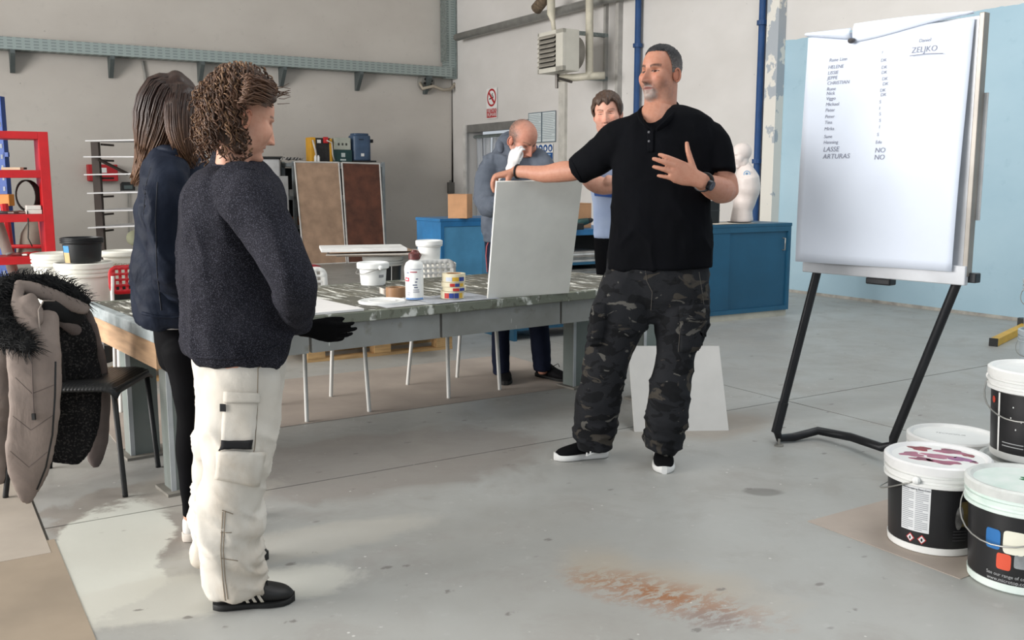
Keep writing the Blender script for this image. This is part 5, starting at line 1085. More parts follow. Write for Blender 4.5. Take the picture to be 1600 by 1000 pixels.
# ---- heads
def sm_min(a, b, k_): h = np.clip(.5+.5*(b-a)/k_, 0, 1); return b+(a-b)*h-k_*h*(1-h)
def G(x, c, s): return np.exp(-((x-c)/s)**2)
def head_shape(female=False, fat=0., neck=.057, neckv=(0, -.042, -.24), nth=130, nph=170, nose=1.0, detail=True):
    tt = np.linspace(-math.pi, math.pi, nph, endpoint=False); ph = tt-.42*np.sin(tt)       # 0 = face
    th = np.linspace(.02, math.pi-.02, nth)
    PH, TH = np.meshgrid(ph, th); D = np.stack([np.sin(TH)*np.sin(PH), np.sin(TH)*np.cos(PH), np.cos(TH)], -1).reshape(-1, 3)
    jw = .85 if female else 1.0
    prim = [((0, -.012, .030), (.0755+fat*.5, .097, .088)), ((0, .028, -.035), (.061+fat, .059, .076)), ((0, .055, -.099), (.030*jw+fat, .030, .021)),
            ((.042*jw, .0, -.070), (.023+fat, .034, .036)), ((-.042*jw, .0, -.070), (.023+fat, .034, .036)), ((.040, .044, -.026), (.027+fat, .034, .034)), ((-.040, .044, -.026), (.027+fat, .034, .034))]
    na, nb = np.array((0, -.016, -.05)), np.array(neckv)
    def F(p):
        d = None
        for c, r in prim:
            q = p-np.array(c); r = np.array(r); k0 = np.linalg.norm(q/r, axis=1); k1 = np.linalg.norm(q/r**2, axis=1)+1e-9; e = k0*(k0-1)/k1
            d = e if d is None else sm_min(d, e, .016)
        ab = nb-na; t = np.clip(((p-na)@ab)/np.dot(ab, ab), 0, 1); e = np.linalg.norm(p-na-t[:, None]*ab, axis=1)-neck*(1+.10*t**2)
        return sm_min(d, e, .018)
    c0 = np.array((0, -.004, -.01)); lo = np.zeros(len(D)); hi = np.full(len(D), np.nan)
    for r in np.linspace(.02, .34, 65):
        f = F(c0+D*r); out = np.isnan(hi) & (f > 0); hi[out] = r; lo[np.isnan(hi)] = r
    hi[np.isnan(hi)] = .34
    for _ in range(14): m = (lo+hi)/2; s = F(c0+D*m[:, None]) > 0; hi = np.where(s, m, hi); lo = np.where(s, lo, m)
    P = c0+D*lo[:, None]; x, y, z = P.T.copy(); ax = np.abs(x); front = np.clip((y-.01)/.03, 0, 1)*(z > -.13)
    if detail:
        t = np.clip((.014-z)/.058, 0, 1); hgt = (.005+.021*t*nose)*np.clip((z+.056)/.009, 0, 1)*np.clip((.022-z)/.012, 0, 1)
        dy = hgt*np.exp(-(x/(.0065+.0055*t))**2)
        dy += .007*G(ax, .0125, .006)*G(z, -.043, .007)
        dy += -.0125*G(ax, .030, .015)*G(z, .003, .010)+.0065*G(ax, .031, .011)*G(z, -.001, .0065)
        dy += .0062*G(ax, .030, .018)*G(z, .0200, .0065)+.003*G(ax, .046, .014)*G(z, -.020, .012)
        dy += .0042*G(x, 0, .017)*G(z, -.0655, .0042)-.0042*G(x, 0, .021)*G(z, -.0710, .0020)+.005*G(x, 0, .014)*G(z, -.0770, .0045)
        dy += -.0035*G(x, 0, .016)*G(z, -.0870, .005)+.004*G(x, 0, .014)*G(z, -.103, .010)-.002*G(ax, .022, .005)*G(z, -.056, .010)
        y = y+dy*front
    P = np.stack([x, y, z], 1); F_ = []
    for j in range(nth-1):
        for i in range(nph): F_.append((j*nph+i, j*nph+(i+1) % nph, (j+1)*nph+(i+1) % nph, (j+1)*nph+i))
    b = len(P); P = np.vstack([P, [P[:nph].mean(0)], [P[-nph:].mean(0)]])
    F_ += [(b, (i+1) % nph, i) for i in range(nph)]+[(b+1, (nth-1)*nph+i, (nth-1)*nph+(i+1) % nph) for i in range(nph)]
    return P, F_
def paint_head(P, skin, brow=(60, 45, 38), beard=None, eyes=True, lip=(150, 84, 78), stub=0., brow_w=1.0, iris=(58, 42, 32), open_=1.0, red=.35):
    x, y, z = P.T; ax = np.abs(x); front = (y > .02).astype(float); T = np.tile(np.array(lin(skin)[:3]), (len(P), 1))
    def mixin(m, col): 
        nonlocal T
        m = np.clip(m, 0, 1)[:, None]; T = T*(1-m)+np.array(lin(col)[:3])*m
    rs = tuple(int(a*b) for a, b in zip(skin, (.96, .80, .76)))
    mixin(red*(G(ax, .038, .018)*G(z, -.028, .016)+G(x, 0, .014)*G(z, -.036, .012))*front, rs)
    jit = np.array([nz(*(q*90)) for q in P])
    if stub: mixin(stub*np.clip((-.03-z)/.02, 0, 1)*np.clip((z+.125)/.02, 0, 1)*(y > -.01)*(.7+.5*jit), (112, 100, 94))
    if beard is not None:
        dark, light = beard
        go = np.clip(1.35-np.sqrt((ax/.030)**2+((z+.088)/.034)**2)+.25*jit, 0, 1)*front; mo = G(x, 0, .026)*G(z, -.058, .0055)*front
        mixin(np.clip(go*2.0, 0, .85), light); mixin(mo*.9, dark); mixin(.7*G(ax, .027, .006)*G(z, -.075, .018)*front, dark); mixin(.6*G(ax, 0, .010)*G(z, -.086, .005)*front, dark)
    m = ((ax/.023)**2+((z+.0705)/.0075)**2 < 1)*front; mixin(m*.7, lip); mixin(.8*G(x, 0, .022)*(np.abs(z+.071) < .0016)*front, (90, 48, 46))
    bz = .0205+.006*np.sin(np.clip((ax-.012)/.040, 0, 1)*2.4)
    mixin(np.clip(1.3-np.abs(z-bz)/(.0042*brow_w), 0, 1)*((ax > .012) & (ax < .052))*front*(.85+.4*jit), brow)
    if eyes:
        e = ((ax-.031)/.0135)**2+((z-.0005)/(.0048*open_))**2; mixin((e < 1.0)*front, (150, 134, 126)); mixin((((ax-.030)**2+(z-.0005)**2) < .0064**2)*(e < 1)*front, iris)
        mixin((((ax-.030)**2+(z-.0005)**2) < .0028**2)*(e < 1)*front, (14, 12, 12)); mixin(((e >= .70) & (e < 1.7) & (z > 0))*front*.9, (50, 32, 28)); mixin(((e >= .85) & (e < 1.3) & (z <= 0))*front*.35, (110, 66, 56))
        mixin(.35*G(ax, .031, .015)*G(z, .011, .0022)*front, rs)
    mixin(.45*G(ax-.55*(-.045-z), .016, .0035)*np.clip((-.040-z)/.008, 0, 1)*np.clip((z+.078)/.01, 0, 1)*front, rs); mixin(.5*G(ax, .030, .012)*G(z, -.010, .004)*front, rs); mixin(.30*G(ax, .024, .010)*G(z, .010, .005)*front, tuple(int(q*.75) for q in rs)); mixin(.10*(.5+jit)*front, rs)  # eye sockets, under-brow and cheek folds darkened: shade painted into the skin
    mixin(((ax-.0075)**2/.003**2+(z+.0505)**2/.002**2 < 1)*front*.8, (70, 34, 30))
    return T
def ears(skin):
    out = []
    for s in (-1, 1):
        mb = MB(); yaw = math.radians(24)*s; R = np.array([[math.cos(yaw), -math.sin(yaw), 0], [math.sin(yaw), math.cos(yaw), 0], [0, 0, 1]])
        c = np.array((s*.0765, -.014, -.010)); mb.ell((0, 0, 0), (.0055, .0155, .027), 16, 10)
        mb.tube([(s*.004, .016*math.cos(q)*(1 if math.cos(q) < 0 else .8)-.003, .0275*math.sin(q)+.001) for q in np.linspace(-1.9, 2.6+0, 18)*-1+math.pi], .0038, 6)
        v = np.array(mb.v)@R.T+c; t = np.tile(np.array(lin(tuple(int(a*b) for a, b in zip(skin, (.98, .90, .87))))[:3]), (len(v), 1)); out.append((v, mb.f, t))
    return out
def head_mat(pos, face, pitch=0., roll=0., sc=1.):
    yaw = math.atan2(-face[0], face[1]); M_ = Matrix.Rotation(yaw, 3, 'Z') @ Matrix.Rotation(math.radians(pitch), 3, 'X') @ Matrix.Rotation(math.radians(roll), 3, 'Y')
    A = np.array(M_)*sc; return lambda v: np.asarray(v)@A.T+np.array(pos)
def hair_shell(P, F_, mask, thick, jit=.002, scale=60, streak=None):
    """a hair coat over the scalp: mask 0..1 at each scalp point, thickness in metres; closed against the skull"""
    ids = np.where(mask > .02)[0]; keep = set(ids.tolist()); n = P-np.array((0, -.01, .0)); n /= np.linalg.norm(n, axis=1)[:, None]
    idx = {}; V_ = []; Fo = []
    for q in F_:
        if all(i in keep for i in q):
            for i in q:
                if i not in idx:
                    idx[i] = len(V_); w = P[i]*scale; d = thick(P[i])*mask[i]**.5+jit*nz(*(w if streak is None else w*np.array(streak)))*2-.0015*(mask[i] < .25)
                    V_.append(P[i]+n[i]*d)
            Fo.append(tuple(idx[i] for i in q))
    return V_, Fo
# ---- hands
def hand(mb, wrist, Yd, Zd, thumb=1, curl=((10, 15, 10),)*4, spread=(7, 2, -3, -9), th=(35, 20, 15, 10), sc=1.0, wr=(.030, .020)):
    """wrist point, direction of the fingers, direction of the hand's back; thumb = +1/-1 picks the side (Y x Z * thumb)"""
    Yd = np.array(Yd, float); Yd /= np.linalg.norm(Yd); Zd = np.array(Zd, float); Zd -= np.dot(Zd, Yd)*Yd; Zd /= np.linalg.norm(Zd); Xd = np.cross(Yd, Zd)*thumb
    W = lambda p: np.array(wrist)+sc*(p[0]*Xd+p[1]*Yd+p[2]*Zd)
    P = [W((0, -.02, 0)), W((0, .01, 0)), W((0, .045, -.001)), W((-.001, .078, 0)), W((-.001, .098, .001))]
    loft3(mb, P, [sc*wr[0], sc*.031, sc*.041, sc*.043, sc*.038], [sc*wr[1], sc*.018, sc*.0155, sc*.0135, sc*.010], 18, 2.4, True, True, side=Xd)
    base = ((.031, .090, .002), (.0105, .097, .003), (-.011, .093, .002), (-.031, .083, 0)); ln = (.072, .080, .074, .058); rd = (.0092, .0095, .009, .0078)
    for i in range(4):
        p = np.array(base[i]); a = math.radians(spread[i]); f = np.array([math.sin(a), math.cos(a), 0]); b = 0; pts = [p-f*.018, p]; rr = [rd[i]*1.05, rd[i]*1.08]
        for s, fr in enumerate((.45, .31, .24)):
            b += math.radians(curl[i][s]); d = f*math.cos(b)+np.array([0, 0, -1])*math.sin(b); p = p+d*ln[i]*fr; pts.append(p); rr.append(rd[i]*(.98, .9, .74)[s])
        loft3(mb, [W(q) for q in pts], [sc*r for r in rr], [sc*r*.95 for r in rr], 12, 2.0, True, True, side=Xd)
    a, e, c1, c2 = [math.radians(q) for q in th]       # abduction, drop to the palm side, bends
    p = np.array((.022, .022, -.006)); pts = [p]; rr = [.0165]; d = np.array([math.sin(a)*math.cos(e), math.cos(a)*math.cos(e), -math.sin(e)])
    p = p+d*.042; pts.append(p); rr.append(.0118)
    for L, c, r in ((.034, c1, .0102), (.028, c2, .0078)):
        a -= c; d = np.array([math.sin(a)*math.cos(e), math.cos(a)*math.cos(e), -math.sin(e)]); p = p+d*L; pts.append(p); rr.append(r)
    loft3(mb, [W(q) for q in pts], [sc*r for r in rr], [sc*r*.92 for r in rr], 12, 2.0, True, True, side=Zd)
    return W
# ---- shoes
def shoe(parent, heel, toe, upm, solem, width=1.0, high=.105, sole_h=.026, stripes=None, name='shoe', ext=None, lace=None, toecap=None):
    heel = np.array([heel[0], heel[1], 0.]); toe = np.array([toe[0], toe[1], 0.]); L = float(np.linalg.norm(toe-heel)); f = (toe-heel)/L; s = np.array([f[1], -f[0], 0])
    st = np.linspace(0, 1, 15); hw = np.interp(st, [0, .04, .12, .3, .5, .68, .85, .95, 1], [.012, .026, .034, .035, .036, .047, .044, .028, .008])*width; ht = np.interp(st, [0, .05, .25, .4, .55, .75, .92, 1], [high*.8, high*.95, high, high*.93, .075, .058, .045, .026])
    def ring(t, a, z0, z1, e=2.6):
        c = heel+f*L*t; out = []
        for q in np.arange(18)*2*math.pi/18:
            x = math.copysign(abs(math.cos(q))**(2/e), math.cos(q))*a; zz = (z0+z1)/2+math.copysign(abs(math.sin(q))**(2/e), math.sin(q))*(z1-z0)/2
            if zz > .05: x *= 1-.42*min(1, (zz-.05)/.06)
            out.append(c+s*x+Z*zz)
        return out
    up = MB().rings([ring(t, a, sole_h*.6, h) for t, a, h in zip(st, hw, ht)])
    sh = obj(name, up, upm, parent, world=True, smooth=True, subsurf=1)
    so = MB().rings([ring(t, a+.004, .0, sole_h*(1.15 if t < .4 else 1.0)+(.008 if t > .93 else 0), 5) for t, a in zip(st, hw)])
    obj('sole', so, solem, sh, world=True, smooth=50)
    if stripes is not None:
        for j in range(3):
            for sd in (-1, 1):
                t0 = .36+.085*j; mb = MB()
                def fn(u, v): 
                    t = t0+.10*(1-v)+.038*u-.05; a = float(np.interp(t, st, hw)); z = sole_h+.004+v*.048; x = a*(abs(1-min(1, abs((z-.045)/.05))**2.0)**.25)*(1-.42*max(0, min(1, (z-.05)/.06)))+.004
                    return heel+f*L*t+s*sd*x+Z*z
                obj('stripe', mb.grid(fn, 3, 6), stripes, sh, world=True, solid=.002, smooth=True)
    if lace is not None:
        for j in range(4):
            t = .50+.055*j; a = float(np.interp(t, st, hw))*.45; z = float(np.interp(t, st, ht))+.002
            obj('lace', MB().tube([heel+f*L*t+s*x*a+Z*(z-.006*abs(x)) for x in (-1, -.5, 0, .5, 1)], .0025, 6), lace, sh, world=True, smooth=True)
        z = float(np.interp(.5, st, ht)); obj('lace_bow', MB().tube([heel+f*L*.5+Z*(z+.004), heel+f*L*.56+s*.03+Z*(z+.016), heel+f*L*.62+s*.035+Z*(z-.004), heel+f*L*.55+Z*(z+.004), heel+f*L*.58-s*.03+Z*(z+.014), heel+f*L*.62-s*.03+Z*(z-.006)], .0024, 6), lace, sh, world=True, smooth=True)
    return sh
# ================================================================== people
def cloth(name, col, col2=None, rough=.9, scale=70, bump=.25, fold=.25, speck=None, fs=9):
    k = NT(name, rough, 0, .15); p = k.coord(False); n = k.noise(p, scale, 3); c = k.mix(k.ramp(k.noise(p, 7, 4), .35, .68), lin(col), lin(col2 or tuple(int(x*.86) for x in col)))
    if speck: c = k.mix(k.ramp(k.noise(p, speck[0], 2), .52, .66, 0, speck[2]), c, lin(speck[1]))
    k.color(c); h = k.math('ADD', k.math('MULTIPLY', n, .12), k.math('MULTIPLY', k.noise(k.mapping(p, (1, 1, .45)), fs, 4, .5, .8), fold*3)); k.bump(h, bump, .012)
    k.b.inputs['Specular IOR Level'].default_value = .06; return k.m
POLO = cloth('polo_black', (13, 14, 18), (10, 11, 14), .85, 90, .35, .5, fs=6); KNIT = cloth('sweater_charcoal', (40, 40, 46), (28, 28, 33), .95, 240, .6, .15, (360, (100, 100, 112), .45))
RIB = KNIT; NAVY = cloth('jacket_navy', (36, 42, 55), (27, 31, 42), .55, 60, .5, .6, fs=8); LEGG = cloth('leggings_black', (12, 12, 15), None, .75, 90, .2, .2)
SHIRTW = cloth('shirt_white', (224, 224, 224)); GREYJ = cloth('jacket_grey', (92, 98, 108), (74, 80, 90), .85, 90, .4, .5); NAVP = cloth('trousers_navy', (30, 34, 50), None, .85, 80, .4, .5)
TEE = cloth('tshirt_light_blue', (170, 186, 214), (156, 172, 204), .85, 80, .4, .5); BLKT = cloth('trousers_black', (14, 15, 18), None, .85); GLOVB = cloth('glove_black', (12, 12, 13), None, .85, 160, .4, .1); GLOVW = cloth('glove_white', (226, 222, 220), None, .9, 160, .4, .1)
k = NT('trousers_camouflage', .85, 0, .15); p = k.mapping(k.coord(False), (1, 1, 1.7))
n1 = k.noise(p, 10, 3, .5, .9); n2 = k.noise(k.mapping(p, (1, 1, 1), (0, 0, 0), (3.1, 7.7, 1.3)), 9, 3, .5, .9); n3 = k.noise(k.mapping(p, (1, 1, 1), (0, 0, 0), (9.1, 2.7, 5.3)), 11, 3, .5, .9)
c = k.mix(k.ramp(n1, .54, .56), lin((34, 35, 38)), lin((22, 23, 25))); c = k.mix(k.ramp(n2, .60, .62), c, lin((64, 60, 55))); c = k.mix(k.ramp(n3, .645, .66), c, lin((88, 86, 82)))
k.color(c); k.bump(k.math('ADD', k.noise(k.coord(False), 9, 4, .5, .8), k.math('MULTIPLY', k.noise(k.coord(False), 120, 2), .1)), .4, .012); CAMO = k.m
k = NT('trousers_cream', .9, 0, .15); p = k.coord(False); n1 = k.noise(p, 5, 4); n2 = k.noise(k.mapping(p, (1, 1, .5)), 4.5, 5, .6)
c = k.mix(k.ramp(n1, .35, .7), lin((208, 203, 194)), lin((194, 187, 176))); c = k.mix(k.ramp(n2, .52, .72, 0, .7), c, lin((176, 160, 140))); k.color(c)
k.bump(k.math('ADD', k.noise(p, 8, 4, .5, .8), k.math('MULTIPLY', k.noise(p, 160, 2), .06)), .45, .012); CREAM = k.m
def hairmat(name, a, b, sc=(60, 60, 5)):
    k = NT(name, .5, 0, .35); p = k.coord(False); n = k.noise(k.mapping(p, sc), 2.0, 4, .6); k.color(k.mix(k.ramp(n, .35, .65), lin(a), lin(b))); k.bump(n, .4, .004); return k.m
def person(label, loc): return thing('person', label, 'person', (loc[0], loc[1], 0))
TONE = (200, 154, 132)
# ------------------------------------------------------------------ the man in the black polo shirt
C = person('man in black polo and camouflage trousers gesturing, one hand on the grey panel', gp(980, 722))
sk = (176, 126, 104); tone = lin(sk)[:3]
hp_ = pd(1031, 115.5, 4.22); hm = head_mat(hp_, (-.72, -.69), 3, 0, .99)
P, F_ = head_shape(fat=-.001, neckv=(0, -.012, -.25), neck=.069, nose=1.5, nth=210, nph=250)
hx, hy, hz = P.T; T = paint_head(P, sk, (26, 22, 22), ((70, 60, 56), (158, 150, 144)), lip=(140, 80, 74), stub=.35, brow_w=1.6, open_=1.05, red=.4)
arm = MB()
loft(arm, [(975, 218, 4.25, 15), (930, 249, 4.34, 14), (905, 265, 4.41, 15.5), (880, 268, 4.46, 16.5), (850, 272, 4.52, 13.5), (826, 269, 4.57, 10.5), (806, 268, 4.61, 9.3)], 20, .95)
loft(arm, [(1100, 218, 4.22, 16), (1118, 250, 4.19, 17), (1131, 285, 4.19, 21), (1134, 300, 4.19, 20)], 20, .95)
loft(arm, [(1134, 298, 4.20, 19), (1126, 297, 4.12, 21), (1113, 292, 4.05, 18.5), (1100, 286, 3.99, 13.5), (1091, 281, 3.95, 11.5)], 20, .95)
hand(arm, pd(1090, 280, 3.945), (-.86, -.12, .33), (.12, -1, .12), thumb=-1 if np.dot(np.cross((-.86, -.12, .33), (.12, -1, .12)), Z) < 0 else 1, curl=((4, 14, 10), (2, 14, 10), (4, 16, 10), (6, 18, 12)), spread=(2, 1, -2, -6), th=(56, 4, 2, -8), sc=1.15, wr=(.028, .021))
tb = np.cross((-.93, .12, -.20), (0, -.15, 1)); hand(arm, pd(804, 268, 4.61), (-.93, .10, -.22), (-.2, -.15, 1), thumb=1 if tb[1] < 0 else -1, curl=((52, 28, 14), (56, 26, 14), (60, 26, 14), (64, 26, 14)), spread=(6, 2, -2, -6), th=(34, 52, 18, 12), sc=1.0, wr=(.026, .021))
# trunk and legs under the clothes, chest showing in the open collar
loft(arm, [(1031, 162, 4.225, 23, .9), (1029, 178, 4.20, 28, .8), (1024, 192, 4.165, 27, .7), (1020, 206, 4.15, 18, .6)], 20, .8)
loft(arm, [(1035, 195, 4.24, 30), (1036, 220, 4.22, 56), (1034, 300, 4.22, 58), (1030, 400, 4.22, 62), (1028, 450, 4.22, 60)], 24, .60)
loft(arm, [(990, 440, 4.22, 30), (950, 560, 4.2, 20), (931, 650, 4.22, 16), (932, 690, 4.26, 9)], 16, .9); loft(arm, [(1066, 440, 4.22, 30), (1055, 550, 4.17, 20), (1041, 650, 4.14, 16), (1035, 690, 4.2, 9)], 16, .9)
bmC = fuse(arm, .0042, 3, 'body')
mk = np.clip((hz-.079+.55*np.clip(-hy-.02+.07, 0, 1)*0)/.01, 0, 1)
line = .086-np.clip((.032-hy)/.035, 0, 1)*.12      # hairline drops behind the temples
line = np.where(hy < .0, np.maximum(line, -.055-.03*(hy < -.03)), line); mk = np.clip((hz-line)/.012, 0, 1)*np.clip((hz+.085)/.02, 0, 1)
mk = mk*(1-((np.abs(hx) > .060) & (hz < .0) & (hy > -.005)))
side = lambda q: .0035+.0065*max(0, min(1, (q[2]-.03)/.05))
v, f = hair_shell(P, F_, mk, side, .0012, 160); mb = MB(); mb.v = [tuple(q) for q in hm(v)]; mb.f = f; mb.k = [0]*len(f)
k = NT('hair_greying', .65, 0, .25); at = k.coord(); sx = k.add('ShaderNodeSeparateXYZ', Vector=at); n = k.noise(at, 150, 3, .7)
c = k.mix(k.ramp(sx.outputs[2], float(hp_[2])+.005, float(hp_[2])+.085), lin((116, 110, 106)), lin((40, 40, 43))); k.color(k.mix(k.ramp(n, .4, .65, 0, .5), c, lin((28, 28, 30)))); k.bump(n, .5, .003)
obj('hair', mb, k.m, C, world=True, smooth=True)
sh_ = MB()
loft(sh_, [(1036, 179, 4.27, 34, .6), (1036, 187, 4.25, 54, .6), (1037, 199, 4.23, 76, .56), (1038, 222, 4.22, 80, .60), (1036, 262, 4.22, 78, .64), (1033, 300, 4.22, 76, .66), (1033, 350, 4.22, 77, .68), (1031, 395, 4.22, 80, .66), (1031, 418, 4.22, 81, .66)], 32, .65, 2.3, False, False)
loft(sh_, [(1000, 208, 4.22, 30), (968, 220, 4.26, 33), (938, 243, 4.33, 28), (915, 258, 4.39, 25), (901, 267, 4.42, 23.5)], 24, .92, 2, True, False)
loft(sh_, [(1078, 208, 4.22, 30), (1106, 218, 4.21, 30), (1118, 240, 4.19, 28), (1122, 262, 4.18, 26.5), (1123, 272, 4.17, 26)], 24, .95, 2, True, False)
sm_ = fuse(sh_, .008, 5, 'polo_shirt')
folds(sm_, lambda x, y, z: .005*nz(x*7, y*7, z*2.2)+.010*sharp(*warp(x*5+z*2.5, y*5, z*2.4-x*2, .3))*max(.35, min(1, (1.40-z)/.3))+.002*nz(x*20, y*20, z*8))
pb = bvh_of(sm_); parts = [mesh_arrays(bmC, tone), (hm(P), F_, T)]+[(hm(v), f, t) for v, f, t in ears(sk)]
obj('body', skin_mesh('body', parts), SKIN, C, world=True)
polo = obj('polo_shirt', sm_, POLO, C, world=True, smooth=True, norm=False)
# collar: a folded band round the neck, open in front
cp = [(1016, 204, 4.075), (1006, 195, 4.085), (999, 184, 4.13), (1003, 172, 4.23), (1026, 163, 4.32), (1050, 161, 4.32), (1061, 167, 4.24), (1056, 179, 4.14), (1042, 191, 4.085), (1023, 205, 4.07)]
obj('collar', MB().tube([pd(*q) for q in cp], [.010, .019, .023, .022, .022, .022, .023, .022, .019, .010], 10, False, True, .42), POLO, C, world=True, smooth=True, subsurf=1)
obj('placket', px_patch(pb, ((1011, 204), (1022, 203), (1021, 238), (1012, 238)), 4, 10, .003), POLO, polo, world=True, smooth=True, solid=.003)
for py in (207, 221): q = on_surf(pb, 1014.5, py, .006); obj('button', MB().ell(q, (.0055, .003, .0055), 12, 6), M('button_grey', (96, 96, 100), .4), polo, world=True, smooth=True)
obj('sleeve_hem', px_line(pb, [(893, 250), (899, 262), (908, 282)], .003, .0005), POLO, polo, world=True); obj('sleeve_hem', px_line(pb, [(1098, 266), (1122, 269), (1144, 270)], .003, .0005), POLO, polo, world=True)
tr_ = MB()
loft(tr_, [(1029, 408, 4.22, 77, .62), (1028, 435, 4.22, 78, .62), (1027, 462, 4.22, 77, .6), (1027, 478, 4.22, 70, .55)], 30, .6, 2.4)
loft(tr_, [(986, 450, 4.22, 44, .95), (970, 490, 4.21, 45, .95), (955, 535, 4.2, 38), (948, 565, 4.19, 34), (940, 600, 4.2, 33), (932, 645, 4.22, 33), (929, 676, 4.24, 29), (929, 700, 4.245, 26)], 24, .92, 2.2, True, False)
loft(tr_, [(1066, 450, 4.22, 42, .95), (1063, 490, 4.2, 43, .95), (1058, 530, 4.18, 34), (1055, 555, 4.165, 29), (1048, 600, 4.15, 31), (1042, 645, 4.14, 32), (1037, 678, 4.17, 29), (1034, 698, 4.18, 26)], 24, .92, 2.2, True, False)
loft(tr_, [(1094, 478, 4.16, 13), (1092, 510, 4.16, 15), (1083, 540, 4.15, 12)], 16, .8, 3)
loft(tr_, [(938, 480, 4.12, 10), (932, 510, 4.12, 11), (926, 530, 4.12, 9)], 16, .7, 3)
tm = fuse(tr_, .008, 4, 'trousers')
folds(tm, lambda x, y, z: .004*nz(x*8, y*8, z*9)+.014*sharp(*warp(x*3, y*3, z*10+x*3, .3))*max(.1, min(1, (.33-z)/.2))+.010*sharp(*warp(x*4+z*4, y*4, z*6, .3)))
tb_ = bvh_of(tm); trs = obj('trousers', tm, CAMO, C, world=True, smooth=True, norm=False)
obj('cargo_pocket', px_patch(tb_, ((1063, 482), (1104, 480), (1100, 545), (1062, 550)), 8, 10, .006), CAMO, trs, world=True, smooth=True, solid=.006)
obj('pocket_flap', px_patch(tb_, ((1061, 478), (1105, 476), (1104, 500), (1062, 503)), 8, 5, .011), CAMO, trs, world=True, smooth=True, solid=.004)
obj('cargo_pocket', px_patch(tb_, ((928, 480), (946, 476), (940, 540), (923, 540)), 6, 10, .006), CAMO, trs, world=True, smooth=True, solid=.006)
SEAM = M('seam_grey_thread', (98, 94, 88), .9)
for pts in ([(1008, 420), (1011, 440), (1019, 456), (1017, 485)], [(1066, 500), (1062, 520), (1060, 550)], [(1092, 425), (1096, 450), (1100, 478)]): obj('seam', px_line(tb_, pts, .0012, .0008), SEAM, trs, world=True)
SB = cloth('shoe_black_knit', (20, 20, 22), None, .8, 200, .3, .05); SWH = M('sole_white', (222, 222, 220), .5, 0, .03)
s1 = shoe(C, gp(949, 713), gp(866, 719), SB, SWH, 1.0, .10, .03); s2_ = shoe(C, gp(1033, 708)+[0, .0, 0], gp(1038, 741), SB, SWH, 1.0, .10, .028)
q0_, q1_ = pd(917, 712, 4.17), pd(934, 706, 4.19)
obj('side_emblem', MB().tube([q0_, (q0_+q1_)/2+Z*.002, q1_], .004, 6), SWH, s1, world=True); [obj('side_emblem', MB().tube([q0_+(q1_-q0_)*s, q0_+(q1_-q0_)*s+Z*.014], .0035, 6), SWH, s1, world=True) for s in (0, .33, .66)]
# watch and wristband
wc_ = pd(1099, 284.5, 3.985); wd = pd(1112, 291, 4.04)-pd(1091, 281, 3.95); wd /= np.linalg.norm(wd); _, wa, wb_2 = frame_of(wd)
t = obj('watch', MB().tube([wc_+.0385*(math.cos(q)*wa+.82*math.sin(q)*wb_2) for q in np.arange(24)*2*math.pi/24], .011, 8, True, True, .35, tuple(wd)), M('watch_strap', (22, 22, 25), .5), C, world=True, smooth=True)
fd = O3-wc_; fd -= np.dot(fd, wd)*wd; fd /= np.linalg.norm(fd); obj('dial', MB().cyl(wc_+fd*.030, wc_+fd*.046, .0225, .0205, 24), M('watch_case', (30, 33, 40), .3, .3), t, world=True, smooth=30)
obj('dial_glass', MB().cyl(wc_+fd*.0455, wc_+fd*.0470, .0165, .0165, 24), M('watch_glass', (52, 60, 72), .15), t, world=True)
wc_ = pd(809, 268, 4.605); wd = pd(826, 269, 4.57)-pd(806, 268, 4.61); wd /= np.linalg.norm(wd); _, wa, wb_2 = frame_of(wd)
obj('wristband', MB().tube([wc_+(.0315*math.cos(q)*wa+.0315*math.sin(q)*wb_2) for q in np.arange(24)*2*math.pi/24], .0045, 8, True), M('band_black', (16, 16, 18), .6), C, world=True, smooth=True)
# ------------------------------------------------------------------ the woman in the grey sweater
A = person('curly-haired woman in charcoal sweater and cream work trousers, back to the camera', gp(370, 925))
sk = (206, 156, 132); tone = lin(sk)[:3]
hp_ = pd(381, 186, 2.77); hm = head_mat(hp_, (.83, .56), -17, 0, .93); P, F_ = head_shape(True, .0, .047, (0, .005, -.165)); hx, hy, hz = P.T
T = paint_head(P, sk, (92, 66, 50), lip=(168, 104, 98), open_=.5)
bd = MB()
loft(bd, [(362, 246, 2.80, 16), (364, 268, 2.80, 24), (366, 300, 2.80, 55), (366, 400, 2.80, 58), (372, 500, 2.80, 52), (372, 580, 2.8, 44)], 22, 1.0)
loft(bd, [(392, 296, 2.66, 24), (440, 400, 2.6, 20), (460, 455, 2.62, 18), (462, 480, 2.72, 16), (466, 508, 2.86, 13)], 16, .95)
loft(bd, [(370, 580, 2.72, 40), (365, 760, 2.7, 28), (364, 915, 2.72, 18)], 16, 1); loft(bd, [(352, 580, 2.92, 40), (341, 780, 2.98, 24), (340, 868, 3.0, 16)], 16, 1)
bm_ = fuse(bd, .006, 3, 'body'); parts = [mesh_arrays(bm_, tone), (hm(P), F_, T)]+[(hm(v), f, t) for v, f, t in ears(sk)]
obj('body', skin_mesh('body', parts), SKIN, A, world=True)
sw = MB()
loft(sw, [(364, 239, 2.80, 29, 1.0), (363, 246, 2.80, 33, 1.0), (364, 255, 2.80, 37, 1.05), (365, 265, 2.80, 52, 1.15), (365, 280, 2.80, 66, 1.25), (365, 305, 2.80, 76, 1.25), (364, 345, 2.80, 78, 1.2), (365, 400, 2.80, 79, 1.15), (368, 460, 2.80, 80, 1.15), (373, 515, 2.80, 80, 1.12), (372, 545, 2.80, 77, 1.1), (371, 556, 2.80, 74, 1.1)], 36, 1.2, 2.2, True, False)
